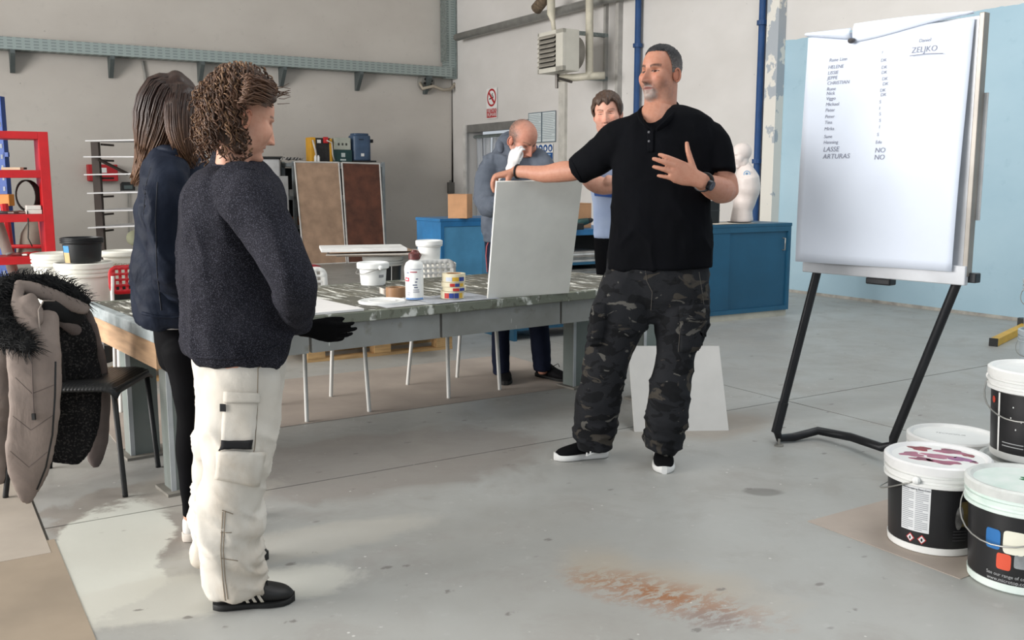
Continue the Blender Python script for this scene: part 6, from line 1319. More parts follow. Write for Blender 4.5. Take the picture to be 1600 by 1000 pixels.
loft(sw, [(375, 290, 2.68, 40), (396, 320, 2.62, 44), (420, 360, 2.59, 42), (442, 405, 2.57, 38), (458, 440, 2.58, 34), (462, 458, 2.62, 31), (459, 478, 2.72, 27), (462, 500, 2.84, 22)], 26, 1.0)
m_ = fuse(sw, .008, 6, 'sweater')
folds(m_, lambda x, y, z: .008*nz(x*5, y*5, z*2.0)+.013*sharp(*warp(x*4.5, y*4.5, z*2.2+x*2, .25))+.008*sharp(*warp(x*5+4, y*5, z*6+x*5, .3))*max(0, min(1, (1.05-z)/.3))+.002*nz(x*22, y*22, z*22))
sb_ = bvh_of(m_); swt = obj('sweater', m_, KNIT, A, world=True, smooth=True, norm=False)
nk_ = [pd(x, y, d_) for x, y, d_ in ((336, 246, 2.80), (346, 243, 2.71), (366, 245, 2.68), (388, 251, 2.70), (399, 256, 2.79), (390, 250, 2.89), (366, 243, 2.93), (345, 241, 2.90))]
obj('neck_seam', px_line(sb_, [(333, 258), (350, 259), (375, 262), (398, 265)], .003, .0), KNIT, swt, world=True, smooth=True)
hm_ = [(297, 561), (325, 564), (360, 565), (395, 560), (425, 549), (444, 543)]
obj('hem_rib', px_line(sb_, [(x, y-5) for x, y in hm_], .006, -.001), KNIT, swt, world=True, smooth=True)
tr_ = MB()
loft(tr_, [(372, 535, 2.8, 66, 1.1), (373, 565, 2.8, 67, 1.1), (374, 600, 2.8, 63, 1.05), (374, 625, 2.8, 58, 1.0)], 30, 1.1, 2.2)
loft(tr_, [(380, 600, 2.73, 58), (376, 650, 2.71, 57), (373, 700, 2.70, 52), (367, 745, 2.70, 46), (361, 790, 2.71, 43), (361, 850, 2.72, 42), (364, 895, 2.73, 42), (366, 920, 2.735, 41)], 26, .95, 2.2, True, False)
loft(tr_, [(360, 600, 2.90, 50), (350, 700, 2.95, 44), (344, 780, 2.98, 38), (341, 840, 3.0, 36), (339, 874, 3.0, 33)], 24, .95, 2.2, True, False)
tm = fuse(tr_, .008, 4, 'trousers')
folds(tm, lambda x, y, z: .006*nz(x*6, y*6, z*6)+.020*sharp(*warp(x*2.5+z*1.5, y*2.5, z*7+x*5, .4))*max(.15, min(1, (.42-z)/.15))+.012*sharp(*warp(x*4, y*4, z*4+x*3, .3)))
tb_ = bvh_of(tm); trs = obj('trousers', tm, CREAM, A, world=True, smooth=True, norm=False)
obj('thigh_pocket', px_patch(tb_, ((352, 615), (402, 618), (396, 700), (345, 696)), 8, 12, .006), CREAM, trs, world=True, smooth=True, solid=.005)
obj('pocket_flap', px_patch(tb_, ((352, 612), (404, 614), (403, 630), (352, 629)), 8, 4, .012), CREAM, trs, world=True, smooth=True, solid=.004)
obj('black_trim', px_patch(tb_, ((346, 688), (396, 686), (394, 700), (345, 702)), 8, 3, .013), M('trim_black', (24, 24, 26), .8), trs, world=True, smooth=True, solid=.004)
obj('black_tab', px_patch(tb_, ((347, 631), (355, 631), (355, 643), (347, 643)), 3, 3, .014), M('trim_black', (24, 24, 26)), trs, world=True, solid=.003)
obj('knee_pocket', px_patch(tb_, ((342, 704), (412, 706), (402, 758), (338, 746)), 10, 8, .008), CREAM, trs, world=True, smooth=True, solid=.006)
STI = M('stitch_brown', (140, 126, 108), .9)
for pts in ([(403, 575), (402, 640), (398, 700), (394, 716)], [(351, 640), (346, 690), (343, 706)], [(348, 800), (345, 860), (348, 905), (352, 938)], [(352, 798), (349, 860), (352, 905), (356, 936)], [(347, 797), (364, 803)], [(345, 832), (362, 832)], [(345, 872), (372, 876)], [(403, 575), (440, 560)], [(384, 632), (392, 660), (396, 690)]): obj('seam', px_line(tb_, pts, .0013, .001), STI, trs, world=True)
SHB = M('shoe_leather_black', (24, 23, 23), .5, 0, .1); STR = M('stripe_cream', (214, 206, 192), .6); SOL = M('sole_black', (20, 20, 20), .7); LAC = M('lace_black', (16, 16, 16), .8)
sh1 = shoe(A, gp(333, 951), gp(461, 937), SHB, SOL, .95, .085, .018, STR, lace=LAC); sh2 = shoe(A, gp(312, 884), gp(420, 872), SHB, SOL, .95, .085, .018, STR, lace=LAC)
gl = MB(); loft(gl, [(458, 506, 2.84, 14), (468, 510, 2.86, 14), (478, 513, 2.87, 13)], 14, .9)
Wd = (.96, .12, -.14); hand(gl, pd(480, 514, 2.87), Wd, (.05, -1, -.35), thumb=1 if np.cross(Wd, (.05, -1, -.35))[2] > 0 else -1, curl=((8, 14, 10), (10, 18, 12), (14, 22, 14), (18, 26, 16)), spread=(4, 1, -3, -8), th=(20, 10, 8, 8), sc=.86, wr=(.030, .024))
obj('glove', fuse(gl, .004, 3, 'glove'), GLOVB, A, world=True, norm=False)
# curly hair: soft base volume and single curls
hb = MB()
loft(hb, [(420, 148, 2.77, 12), (404, 138, 2.77, 22), (378, 134, 2.78, 30), (356, 148, 2.80, 33), (347, 178, 2.80, 29), (342, 205, 2.80, 22)], 24, 1.25)
loft(hb, [(374, 126, 2.78, 22), (364, 131, 2.78, 27), (354, 145, 2.79, 26)], 20, 1.2)
loft(hb, [(358, 160, 2.74, 30), (356, 190, 2.72, 28), (364, 215, 2.71, 19), (378, 236, 2.70, 9)], 18, .9); loft(hb, [(337, 180, 2.80, 20), (329, 212, 2.82, 15), (324, 234, 2.82, 8)], 16, 1.0)
loft(hb, [(428, 155, 2.74, 9), (412, 152, 2.70, 13), (392, 156, 2.69, 13)], 14, .8)
hbm = fuse(hb, .008, 6, 'hair'); folds(hbm, lambda x, y, z: .010*nz(x*28, y*28, z*28)); hv = co_of(hbm); hn = no_of(hbm)
HC = [hairmat('curls_dark', (52, 38, 31), (78, 56, 43)), hairmat('curls_brown', (82, 59, 45), (106, 78, 58)), hairmat('curls_light', (116, 87, 63), (142, 110, 82)), hairmat('curls_mid', (74, 52, 41), (106, 76, 56))]
ho = obj('hair', hbm, HC[0], A, world=True, norm=False)
cands = [i for i in range(len(hv)) if hn[i][1] < .65]; random.shuffle(cands); cur = [MB() for _ in HC]; used = []
for i in cands:
    if len(used) >= 1000: break
    p0 = hv[i]; n0 = hn[i]; px_, py_ = proj(p0)
    if px_ > 396 and (py_ > 140 or random.random() < .7): continue
    if px_ > 380 and 155 < py_ < 212: continue
    if py_ > 205 and px_ > 340 and random.random() < .4: continue
    L = random.uniform(.035, .085) if py_ < 195 else random.uniform(.02, .045); turns = L/random.uniform(.026, .046); r = random.uniform(.004, .0085); d = np.array([random.uniform(-.35, .25), random.uniform(-.2, .2), -1.0])+n0*.35
    if py_ < 140: d = d+n0*.3
    if px_ > 376 and py_ > 118: L *= .4
    d /= np.linalg.norm(d); _, a_, b_ = frame_of(d); ph0 = random.random()*6.28; path = []; rr = []
    for s in range(17):
        t = s/16; q = ph0+t*turns*2*math.pi; rad = r*(.5+.6*t); sag = n0*(.012-.010*t); path.append(p0+sag+d*L*t+rad*(math.cos(q)*a_+math.sin(q)*b_)); rr.append(.0028*(1-.5*t))
    shade = random.random(); lit_side_bias = max(0, min(1, (-n0[0]+.3)))*.5+max(0, n0[2])*.25  # more pale curls facing left and up, lighting put into the hair colour
    ci = 2 if shade < .06+lit_side_bias*.30 else (1 if shade < .40 else (3 if shade < .75 else 0)); cur[ci].tube(path, rr, 5); used.append(1)
for c_, m2_ in zip(cur, HC):
    o = obj('curls', c_, m2_, ho, world=True, smooth=True, norm=False); o['kind'] = 'stuff'
sw_ = MB()
for _ in range(170):
    y0 = random.uniform(130, 168); dY = random.uniform(-.09, .05); x0 = 436-abs(y0-142)*.35-abs(dY)*120
    sw_.tube([pd(x0, y0, 2.76+dY), pd(x0-10, y0-5, 2.745+dY*1.1), pd(x0-24, y0-9+random.uniform(-5, 5), 2.735+dY*1.15), pd(x0-34, y0-8+random.uniform(-7, 7), 2.725+dY*1.2), pd(x0-46, y0-8+random.uniform(-7, 7), 2.73+dY*1.2)], [.0014, .0024, .0024, .0022, .0012], 5)
o = obj('swept_strands', sw_, HC[3], ho, world=True, smooth=True, norm=False); o['kind'] = 'stuff'
fly = MB()
for _ in range(14):
    p0 = pd(434+random.uniform(-4, 4), 145+random.uniform(-10, 18), 2.78); fly.tube([p0, p0+[.015, 0, .006*random.uniform(-1, 1)], p0+[.035, 0, .012*random.uniform(-1, 1)]], [.0010, .0009, .0006], 4)
o = obj('loose_strands', fly, HC[3], ho, world=True, norm=False); o['kind'] = 'stuff'
# ------------------------------------------------------------------ the woman in the navy jacket
B = person('woman with long straight brown hair in navy jacket and black leggings', gp(290, 838))
sk = (204, 156, 134); tone = lin(sk)[:3]
hp_ = pd(279, 177, 3.27); hm = head_mat(hp_, (.90, .43), -6, 0, .90); P, F_ = head_shape(True, 0, .05, (0, -.04, -.22)); hx, hy, hz = P.T; T = paint_head(P, sk, (60, 44, 38))
bd = MB(); loft(bd, [(272, 215, 3.27, 20), (272, 260, 3.26, 40), (272, 400, 3.25, 38), (278, 490, 3.25, 28)], 20, 1.0); loft(bd, [(284, 530, 3.25, 20), (297, 650, 3.2, 15), (299, 760, 3.22, 11), (295, 815, 3.27, 8.5), (294, 838, 3.28, 9)], 16, 1); loft(bd, [(300, 530, 3.33, 20), (315, 650, 3.38, 14), (316, 760, 3.4, 11), (316, 830, 3.42, 8)], 16, 1)
loft(bd, [(268, 280, 3.1, 18), (262, 400, 3.06, 15), (284, 445, 3.12, 11)], 14, 1)
bm_ = fuse(bd, .006, 3, 'body'); obj('body', skin_mesh('body', [mesh_arrays(bm_, tone), (hm(P), F_, T)]+[(hm(v), f, t) for v, f, t in ears(sk)]), SKIN, B, world=True)
jk = MB()
loft(jk, [(276, 226, 3.27, 30, 1.0), (275, 243, 3.27, 38, 1.2), (273, 262, 3.26, 48, 1.3), (272, 300, 3.25, 53, 1.25), (271, 350, 3.25, 54, 1.2), (271, 420, 3.25, 54, 1.15), (270, 470, 3.25, 53, 1.1), (270, 488, 3.25, 52, 1.1), (270, 500, 3.25, 49, 1.1)], 32, 1.2, 2.2, True, False)
loft(jk, [(266, 268, 3.10, 27), (260, 310, 3.04, 28), (258, 370, 3.03, 26), (266, 420, 3.05, 24), (284, 448, 3.12, 22), (305, 462, 3.2, 18)], 22, .95)
m_ = fuse(jk, .008, 4, 'jacket'); folds(m_, lambda x, y, z: .008*nz(x*6, y*6, z*4)+.018*sharp(*warp(x*5+z*3, y*5, z*2.6, .3))+.008*sharp(*warp(x*4, y*4, z*9, .3))*max(0, min(1, (1.1-z)/.15))); jb = bvh_of(m_)
jo = obj('jacket', m_, NAVY, B, world=True, smooth=True, norm=False)
obj('collar', MB().tube([pd(x, y, d_) for x, y, d_ in ((250, 236, 3.27), (258, 232, 3.17), (276, 234, 3.13), (296, 240, 3.18), (302, 240, 3.3), (288, 234, 3.4), (262, 232, 3.38))], .026, 10, True, True, .5), NAVY, jo, world=True, smooth=True)
obj('hem_band', px_line(jb, [(222, 489), (245, 495), (270, 496), (292, 493)], .006, -.001), NAVY, jo, world=True, smooth=True)
for pts in ([(246, 285), (243, 340), (245, 420), (252, 485)], [(236, 262), (228, 290), (224, 340)]): obj('seam', px_line(jb, pts, .002, .0), M('seam_navy', (26, 30, 40), .8), jo, world=True)
mb = MB(); loft(mb, [(276, 490, 3.25, 42, 1.0), (277, 509, 3.25, 41, 1.0)], 28, 1, 2.2, False, False); obj('shirt_hem', mb, SHIRTW, B, world=True, smooth=40)
lg = MB(); loft(lg, [(279, 494, 3.25, 40, .95), (283, 530, 3.25, 40, .95), (287, 560, 3.25, 38, .9)], 24, .9); loft(lg, [(287, 550, 3.2, 33), (294, 600, 3.19, 27), (298, 650, 3.19, 21.5), (296, 700, 3.2, 21.5), (296, 745, 3.21, 17), (296, 790, 3.24, 10.5), (295, 806, 3.25, 9.5)], 20, 1, 2, True, False); loft(lg, [(303, 550, 3.36, 32), (315, 650, 3.38, 20), (316, 800, 3.41, 9)], 18, 1, 2, True, False)
m_ = fuse(lg, .007, 4, 'leggings'); folds(m_, lambda x, y, z: .003*nz(x*9, y*9, z*10)); obj('leggings', m_, LEGG, B, world=True, smooth=True, norm=False)
WS = M('sneaker_white', (222, 219, 215), .6, 0, .04); shoe(B, gp(286, 846), gp(378, 828), WS, M('sneaker_sole', (206, 196, 186), .6), .95, .10, .028, lace=SHIRTW); shoe(B, gp(310, 832)+[0, .06, 0], gp(398, 815)+[0, .06, 0], WS, M('sneaker_sole', (206, 196, 186)), .95, .10, .028, lace=SHIRTW)
# long hair: tapered base with strands that follow it
hb = MB(); fr1 = loft(hb, [(282, 134, 3.27, 22, 1.2), (273, 145, 3.27, 40, 1.05), (266, 165, 3.26, 46, 1.05), (260, 190, 3.26, 46, 1.0), (252, 215, 3.25, 40, .9), (240, 240, 3.26, 27, .8), (226, 262, 3.27, 15, .7), (214, 280, 3.28, 6, .7)], 26, 1, 2, True, True)
fr2 = loft(hb, [(287, 148, 3.22, 22), (283, 175, 3.16, 22), (284, 205, 3.14, 20), (290, 232, 3.14, 14), (300, 252, 3.15, 6)], 20, .8, 2, True, True)
m_ = fuse(hb, .008, 5, 'hair'); folds(m_, lambda x, y, z: .008*ridge(x*14, y*14, z*2.5)+.004*nz(x*40, y*40, z*4))
k = NT('long_hair', .42, 0, .4); pz_ = k.coord(); sx = k.add('ShaderNodeSeparateXYZ', Vector=pz_); n = k.noise(k.mapping(pz_, (45, 45, 4)), 2, 4, .6); zt_h = float(pd(260, 115, 3.26)[2]); zb_h = float(pd(220, 280, 3.27)[2])
top_c = k.mix(k.ramp(n, .35, .65), lin((36, 23, 20)), lin((56, 36, 29))); low_c = k.mix(k.ramp(n, .35, .65), lin((84, 57, 41)), lin((122, 89, 64))); k.color(k.mix(k.ramp(sx.outputs[2], zb_h+.02, zb_h+.24), low_c, top_c)); k.bump(n, .35, .004); LH = k.m
ho = obj('hair', m_, LH, B, world=True, smooth=True, norm=False); st_ = MB()
for frs, cnt in ((fr1, 300), (fr2, 110)):
    for _ in range(cnt):
        a0 = random.uniform(0, 6.28); i0 = random.randint(0, max(1, len(frs)//5)); i1 = random.randint(int(len(frs)*.6), len(frs)-1); dv = random.uniform(-.3, .3); off = random.uniform(.98, 1.06); path = []
        for i in range(i0, i1+1):
            c_, a_, b_, sd, dp, d = frs[i]; q = a0+dv*(i-i0)/len(frs); path.append(c_+(a_+.003)*off*math.cos(q)*sd+(b_+.003)*off*math.sin(q)*dp)
        tail = path[-1]-path[-2]; path += [path[-1]+tail*.8+[random.uniform(-.008, .008), 0, -.006]]
        st_.tube(path, [.0026]*(len(path)-2)+[.002, .0006], 4)
o = obj('strands', st_, LH, ho, world=True, smooth=True, norm=False); o['kind'] = 'stuff'
# ------------------------------------------------------------------ the bald man bending behind the table
D = person('balding man in grey jacket bent over the table, white-gloved hand at his mouth', gp(825, 594))
sk = (188, 134, 114); tone = lin(sk)[:3]
hp_ = pd(817, 219, 6.0); hm = head_mat(hp_, (.66, -.75), -33, 6, 1.04); P, F_ = head_shape(fat=.003, neck=.062, neckv=(0, -.075, -.2)); hx, hy, hz = P.T
T = paint_head(P, sk, (110, 84, 70), stub=.35, lip=(160, 96, 90), open_=.3, red=.5)
jt = np.array([nz(*(q*120)) for q in P]); top_ = np.clip((hz-.045)/.035, 0, 1)
m = np.clip((np.clip((.040-hy)/.03, 0, 1)*np.clip((hz+.05)/.03, 0, 1)*(1-.75*top_*np.clip((hy+.055)/.05, 0, 1)))*(.8+.4*jt), 0, .85)[:, None]; T = T*(1-m)+np.array(lin((84, 74, 69))[:3])*m
bd = MB(); loft(bd, [(797, 232, 6.12, 15), (800, 262, 6.1, 38), (797, 310, 6.08, 38), (795, 400, 6.1, 34)], 20, .7); loft(bd, [(790, 400, 6.1, 20), (783, 500, 6.0, 11), (783, 580, 5.98, 8)], 14, 1); loft(bd, [(815, 400, 6.1, 20), (843, 500, 6.05, 11), (848, 580, 6.05, 8)], 14, 1)
loft(bd, [(770, 262, 6.05, 14), (757, 305, 5.97, 11), (768, 318, 5.85, 9), (785, 308, 5.74, 8)], 14, 1); loft(bd, [(840, 262, 6.02, 14), (836, 292, 5.9, 12), (815, 280, 5.78, 9), (800, 266, 5.74, 8)], 14, 1)
bm_ = fuse(bd, .007, 3, 'body'); obj('body', skin_mesh('body', [mesh_arrays(bm_, tone), (hm(P), F_, T)]+[(hm(v), f, t) for v, f, t in ears(sk)]), SKIN, D, world=True)
jk = MB()
loft(jk, [(796, 226, 6.14, 24, .9), (799, 240, 6.13, 38, .8), (801, 256, 6.11, 52, .7), (799, 280, 6.09, 52, .7), (797, 312, 6.08, 46, .75), (796, 345, 6.08, 42, .8), (796, 378, 6.08, 41, .8)], 28, .8, 2.2, True, False)
loft(jk, [(775, 256, 6.07, 22), (762, 280, 6.0, 19), (757, 305, 5.95, 17), (763, 322, 5.88, 15), (776, 318, 5.80, 12), (786, 308, 5.74, 10)], 20, .95); loft(jk, [(835, 252, 6.06, 22), (850, 266, 6.0, 20), (845, 288, 5.9, 17), (825, 286, 5.8, 13), (806, 272, 5.75, 10)], 20, .95)
m_ = fuse(jk, .009, 4, 'jacket'); folds(m_, lambda x, y, z: .006*nz(x*7, y*7, z*5)+.014*sharp(*warp(x*6+z*5, y*6, z*5, .3))); jo = obj('jacket', m_, GREYJ, D, world=True, smooth=True, norm=False)
obj('hood', MB().tube([pd(x, y, d_) for x, y, d_ in ((783, 240, 5.99), (781, 225, 6.07), (788, 211, 6.18), (802, 207, 6.26), (820, 214, 6.24), (834, 236, 6.1))], [.02, .03, .034, .034, .03, .02], 10, False, True, .6), GREYJ, jo, world=True, smooth=True, subsurf=1)
pt = MB(); loft(pt, [(796, 366, 6.1, 39, .8), (798, 400, 6.1, 40, .8), (800, 430, 6.1, 38, .8)], 24, .8); loft(pt, [(786, 420, 6.08, 22), (783, 490, 6.02, 15), (782, 540, 6.0, 14), (783, 584, 5.995, 12)], 18, 1, 2, True, False); loft(pt, [(815, 420, 6.1, 22), (838, 490, 6.06, 17), (845, 540, 6.05, 15), (847, 578, 6.05, 13)], 18, 1, 2, True, False)
m_ = fuse(pt, .009, 4, 'trousers'); folds(m_, lambda x, y, z: .005*nz(x*9, y*9, z*9)+.006*ridge(x*5, y*5, z*16)*max(0, min(1, (.3-z)/.2))); pb2 = bvh_of(m_); po = obj('trousers', m_, NAVP, D, world=True, smooth=True, norm=False)
obj('red_piping', px_line(pb2, [(766, 372), (761, 385), (760, 400), (762, 425)], .004, .002), M('piping_red', (176, 92, 96), .8), po, world=True)
DS_ = cloth('shoe_dark', (26, 26, 28), None, .7); shoe(D, gp(786, 584)+[0, .06, 0], gp(790, 603), DS_, SOL, .95, .11, .022, lace=LAC); shoe(D, gp(838, 588)+[0, .02, 0], gp(889, 597), DS_, SOL, .95, .11, .022, lace=LAC)
gl = MB(); loft(gl, [(806, 274, 5.76, 10), (802, 264, 5.75, 9), (803, 254, 5.75, 9)], 14, .9); hand(gl, pd(799, 260, 5.74), (.30, .06, 1.0), (-.45, -.85, 0), thumb=1, curl=((25, 40, 30), (26, 40, 30), (28, 42, 30), (30, 44, 30)), spread=(3, 1, -1, -3), th=(15, 30, 20, 20), sc=.92, wr=(.034, .028)); obj('glove', fuse(gl, .005, 3, 'glove'), GLOVW, D, world=True, norm=False)
gl = MB(); hand(gl, pd(784, 308, 5.72), (-.35, -.4, .55), (-.7, -.6, .1), thumb=1, curl=((30, 40, 30),)*4, sc=.95); obj('glove', fuse(gl, .005, 3, 'glove'), GLOVW, D, world=True, norm=False)
# ------------------------------------------------------------------ the man behind with crossed arms
E_ = person('man in light blue t-shirt standing with crossed arms behind the speaker', gp(972, 572))
sk = (208, 158, 138); tone = lin(sk)[:3]
hp_ = pd(949, 178, 6.6); hm = head_mat(hp_, (-.22, -.97), -4, 4, 1.12); P, F_ = head_shape(fat=.006, neck=.065); hx, hy, hz = P.T; T = paint_head(P, sk, (96, 70, 56), open_=.45, stub=.15, red=.5)
bd = MB(); loft(bd, [(955, 205, 6.62, 18), (962, 240, 6.62, 40), (966, 300, 6.6, 38), (968, 380, 6.6, 36)], 20, .6); loft(bd, [(952, 380, 6.6, 20), (950, 480, 6.6, 13), (948, 560, 6.6, 9)], 14, 1); loft(bd, [(990, 380, 6.6, 20), (1010, 480, 6.6, 13), (1014, 560, 6.6, 9)], 14, 1)
loft(bd, [(925, 236, 6.58, 14), (920, 262, 6.5, 14), (922, 280, 6.44, 14), (938, 290, 6.36, 14), (962, 290, 6.3, 12), (992, 278, 6.28, 9)], 16, .95); loft(bd, [(1005, 236, 6.58, 14), (1012, 275, 6.46, 12), (990, 290, 6.34, 11), (950, 282, 6.28, 9)], 16, .95)
bm_ = fuse(bd, .007, 3, 'body'); obj('body', skin_mesh('body', [mesh_arrays(bm_, tone), (hm(P), F_, T)]+[(hm(v), f, t) for v, f, t in ears(sk)]), SKIN, E_, world=True)
line = .058+.010*np.sin(hx*120)-np.clip((.055-hy)/.05, 0, 1)*.10; line = np.maximum(line, -.06-.03*(hy < -.04)); mk = np.clip((hz-line)/.012, 0, 1)*(1-((np.abs(hx) > .066) & (hz < -.012) & (hy > -.02)))
v, f = hair_shell(P, F_, mk, lambda q: .014+.008*max(0, q[2]/.1), .004, 70, (1, 1, .4)); mb = MB(); mb.v = [tuple(q) for q in hm(v)]; mb.f = f; mb.k = [0]*len(f)
obj('hair', mb, hairmat('hair_brown_short', (56, 42, 35), (82, 62, 50)), E_, world=True, smooth=True)
ts = MB(); loft(ts, [(957, 214, 6.62, 22, .7), (962, 226, 6.62, 42, .6), (965, 245, 6.62, 52, .6), (966, 280, 6.6, 46, .65), (968, 320, 6.6, 42, .7), (969, 350, 6.6, 42, .72), (969, 371, 6.6, 41, .72)], 28, .65, 2.2, True, False); loft(ts, [(935, 232, 6.6, 18), (925, 246, 6.56, 18), (921, 258, 6.52, 17)], 18, .95, 2, True, False); loft(ts, [(1000, 232, 6.6, 18), (1008, 250, 6.54, 17)], 18, .95, 2, True, False)
m_ = fuse(ts, .009, 4, 'tshirt'); folds(m_, lambda x, y, z: .005*nz(x*8, y*8, z*6)+.006*ridge(x*4, y*4, z*12)*max(0, min(1, (1.05-z)/.15))); tb2 = bvh_of(m_); to = obj('tshirt', m_, TEE, E_, world=True, smooth=True, norm=False)
obj('blue_print', px_patch(tb2, ((928, 296), (960, 298), (960, 309), (930, 306)), 6, 3, .004), M('print_royal', (52, 88, 160), .8), to, world=True, solid=.002)
pt = MB(); loft(pt, [(969, 364, 6.6, 41, .72), (970, 400, 6.6, 41, .7), (972, 425, 6.6, 40, .65)], 24, .7); loft(pt, [(954, 410, 6.6, 23), (950, 480, 6.6, 17), (948, 556, 6.6, 15)], 18, 1, 2, True, False); loft(pt, [(992, 410, 6.6, 23), (1012, 470, 6.6, 18), (1016, 556, 6.6, 15)], 18, 1, 2, True, False)
m_ = fuse(pt, .009, 4, 'trousers'); obj('trousers', m_, BLKT, E_, world=True, smooth=True, norm=False)
shoe(E_, gp(948, 562)+[0, .06, 0], gp(944, 577), DS_, SOL); shoe(E_, gp(1015, 562)+[0, .06, 0], gp(1018, 577), DS_, SOL)
# ------------------------------------------------------------------ shop mannequin bust on the teal cabinet
MN = thing('mannequin_torso', 'white half-body mannequin standing on the teal cabinet', 'mannequin', onc(1160, .25)); MNM = M('mannequin_white', (224, 212, 206), .45, 0, .03)
YQ = float(onc(1160, .25)[1]); P, F_ = head_shape(neck=.05, detail=True); hm = head_mat(pd(1158, 243, YQ), (-.95, -.3), -8, 0, .97); 
mb = MB(); loft(mb, [(1164, 258, YQ, 9, .9), (1165, 268, YQ, 15, 1.2), (1166, 278, YQ, 20, 1.5), (1167, 295, YQ, 20.5, 1.45), (1164, 312, YQ, 17.5, 1.3), (1160, 328, YQ, 15.5, 1.3), (1159, 343, YQ, 17.5, 1.25), (1159, 347, YQ, 17.5, 1.25)], 26, 1.3, 2.2, True, False)
mt = fuse(mb, .008, 5, 'torso'); 
o = skin_mesh('figure', [mesh_arrays(mt, (.8, .8, .8)), (hm(P), F_, np.ones((len(P), 3)))]); fo = obj('figure', o, MNM, MN, world=True)
mnb = bvh_of(mt); q = on_surf(mnb, 1167, 272, .003)
for r_, c_ in ((.030, (120, 160, 196)), (.022, (214, 210, 206)), (.013, (110, 140, 170))): vv = (O3-q)/np.linalg.norm(O3-q); obj('arm_socket', MB().cyl(q, q+vv*(.004+(.03-r_)*.1), r_, n=20), M('socket_%d' % int(r_*1000), c_, .5), MN, world=True)
obj('base_plate', MB().cyl(onc(1153, .22), onc(1153, .22)+Z*.012, .11, n=24), BLACK_P, MN, world=True)
# ------------------------------------------------------------------ coat hung over the black chair
CT = thing('winter_coat', 'taupe padded coat with black fur hood hanging on the black chair', 'coat', gp(60, 770))
TAU = cloth('coat_taupe', (138, 126, 119), (120, 109, 103), .6, 60, .5, .6); TAD = cloth('coat_facing', (104, 94, 90), (88, 80, 78), .75, 60, .4, .5); LIN = cloth('coat_lining', (30, 30, 31), (18, 18, 19), .9, 90, .9, .3, (120, (66, 64, 62), .8)); FURM = M('fur_black', (14, 15, 17), .85)
mb = MB(); loft(mb, [(45, 500, 3.70, 40, .35), (52, 545, 3.62, 38, .35), (54, 600, 3.58, 37, .3), (52, 650, 3.56, 35, .3), (46, 700, 3.55, 33, .28), (42, 740, 3.55, 28, .28), (42, 765, 3.55, 18, .3), (43, 785, 3.55, 8, .4)], 26, .35, 2.4)
m_ = fuse(mb, .009, 4, 'front_panel'); folds(m_, lambda x, y, z: .010*nz(x*6, y*6, z*4)+.006*ridge((x+z)*7, 0, (x-z)*3)); cb_ = bvh_of(m_); fp = obj('front_panel', m_, TAU, CT, world=True, smooth=True, norm=False)
for pts in ([(24, 590), (50, 615), (88, 600)], [(20, 650), (48, 672), (84, 648)], [(16, 705), (45, 730), (74, 706)]): obj('quilt_seam', px_line(cb_, pts, .0022, -.001), TAD, fp, world=True)
obj('drawstring', px_line(cb_, [(49, 548), (51, 600), (53, 645)], .0022, .003), TAD, fp, world=True); q = on_surf(cb_, 53, 649, .005); obj('cord_stopper', MB().box((-.006, -.005, -.016), (.006, .005, .008), None, q), BLACK_P, fp, world=True)
obj('zip', px_line(cb_, [(87, 565), (86, 620), (82, 680), (72, 730), (58, 765)], .005, -.002), BLACK_P, fp, world=True)
mb = MB(); loft(mb, [(12, 520, 3.78, 24), (5, 570, 3.74, 19), (2, 620, 3.72, 15), (0, 690, 3.72, 12), (-1, 755, 3.72, 10)], 20, .7, 2, True, False); m_ = fuse(mb, .009, 4, 'sleeve'); folds(m_, lambda x, y, z: .008*ridge(x*5, y*5, z*12)); obj('sleeve', m_, TAU, CT, world=True, smooth=True, norm=False)
mb = MB(); loft(mb, [(95, 490, 3.86, 34, .25), (112, 540, 3.88, 36, .25), (118, 600, 3.88, 40, .22), (112, 660, 3.88, 40, .22), (104, 700, 3.87, 34, .22), (98, 722, 3.86, 26, .25)], 24, .3, 2.4); m_ = fuse(mb, .009, 3, 'lining'); folds(m_, lambda x, y, z: .012*nz(x*9, y*9, z*9)); obj('lining', m_, LIN, CT, world=True, smooth=True, norm=False)
mb = MB(); loft(mb, [(134, 486, 3.92, 8), (142, 520, 3.95, 13), (152, 560, 3.98, 13), (160, 610, 4.0, 12), (160, 650, 4.0, 12), (154, 690, 4.0, 15), (149, 715, 4.0, 13), (150, 730, 4.0, 5)], 20, .5, 2.4); loft(mb, [(78, 495, 3.80, 6), (105, 508, 3.84, 9), (130, 525, 3.9, 10), (145, 545, 3.95, 9)], 16, .5); m_ = fuse(mb, .009, 3, 'facing'); folds(m_, lambda x, y, z: .006*nz(x*7, y*7, z*6)); obj('facing', m_, TAD, CT, world=True, smooth=True, norm=False)
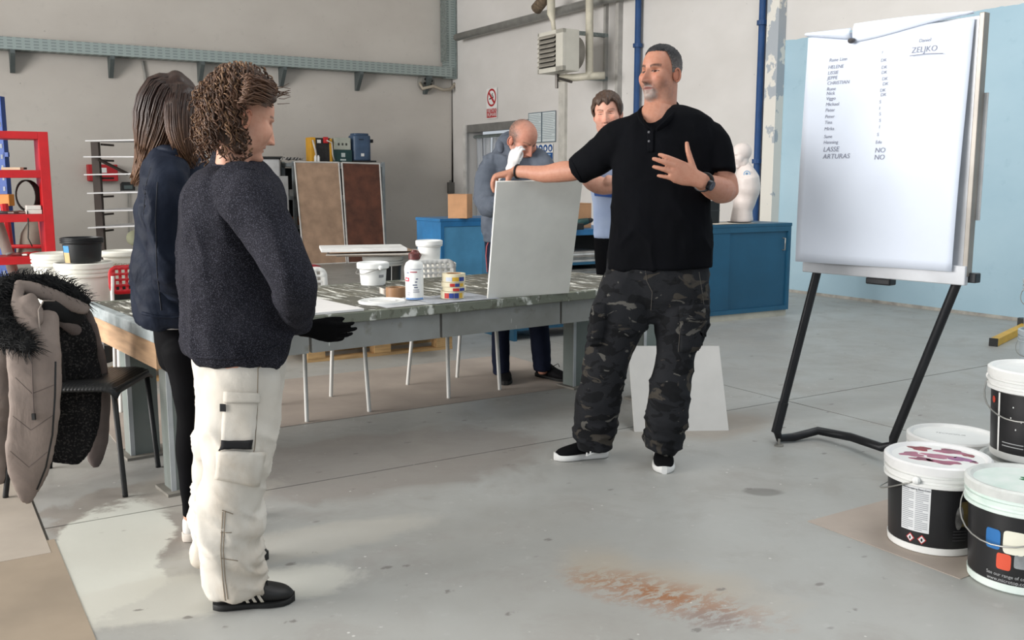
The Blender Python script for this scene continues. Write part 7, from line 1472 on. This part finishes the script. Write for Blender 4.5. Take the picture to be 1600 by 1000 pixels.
mb = MB(); loft(mb, [(26, 446, 3.72, 7), (55, 452, 3.76, 10), (90, 466, 3.80, 12), (118, 478, 3.84, 12), (136, 484, 3.87, 6)], 18, .5); loft(mb, [(30, 450, 3.72, 7), (26, 475, 3.68, 9), (38, 500, 3.64, 10), (56, 515, 3.62, 8), (64, 540, 3.62, 5)], 18, .6); loft(mb, [(40, 468, 3.70, 14), (50, 485, 3.68, 14), (58, 505, 3.65, 9)], 16, .5); m_ = fuse(mb, .007, 4, 'hood'); folds(m_, lambda x, y, z: .007*ridge(x*9, y*9, z*9)); obj('hood', m_, TAU, CT, world=True, smooth=True, norm=False)
mb = MB(); loft(mb, [(68, 478, 3.74, 10), (90, 484, 3.80, 17), (115, 495, 3.86, 16), (128, 505, 3.9, 10)], 18, .5); loft(mb, [(70, 490, 3.74, 10), (80, 540, 3.78, 14), (92, 600, 3.80, 12)], 16, .6); m_ = fuse(mb, .008, 3, 'neck_lining'); obj('neck_lining', m_, M('neck_black', (17, 17, 18), .9), CT, world=True, smooth=True, norm=False)
obj('neck_piping', MB().tube([pd(x, y, d_) for x, y, d_ in ((66, 535, 3.62), (62, 510, 3.62), (60, 485, 3.66), (68, 470, 3.7), (85, 470, 3.76))], .003, 8), M('piping_taupe', (140, 129, 121), .7), CT, world=True, smooth=True)
mb = MB(); loft(mb, [(-5, 500, 3.68, 26), (0, 468, 3.72, 24), (12, 448, 3.75, 17), (45, 440, 3.79, 13), (85, 445, 3.83, 13), (115, 458, 3.87, 12), (134, 473, 3.89, 8)], 22, .7); loft(mb, [(-4, 495, 3.66, 26), (10, 520, 3.62, 22), (28, 532, 3.58, 18), (48, 545, 3.56, 10)], 20, .7)
m_ = fuse(mb, .009, 4, 'fur_trim'); folds(m_, lambda x, y, z: .012*nz(x*20, y*20, z*20)); fv, fn_ = co_of(m_), no_of(m_); fo = obj('fur_trim', m_, FURM, CT, world=True, norm=False); ff = MB(); idx = list(range(len(fv))); random.shuffle(idx)
for i in idx[:2600]:
    p0 = fv[i]; n0 = fn_[i]+np.array([random.uniform(-.6, .7), random.uniform(-.4, .4), random.uniform(-.5, .5)]); n0 /= np.linalg.norm(n0); L = random.uniform(.015, .045); s = np.cross(n0, (0.3, .9, .1)); s /= np.linalg.norm(s); e = p0+n0*L+np.array([.3*L, 0, -.25*L])
    ff.tube([p0-n0*.004, p0+n0*L*.5, e], [.0016, .0012, .0004], 3)
o = obj('fur_fibres', ff, FURM, fo, world=True, norm=False); o['kind'] = 'stuff'
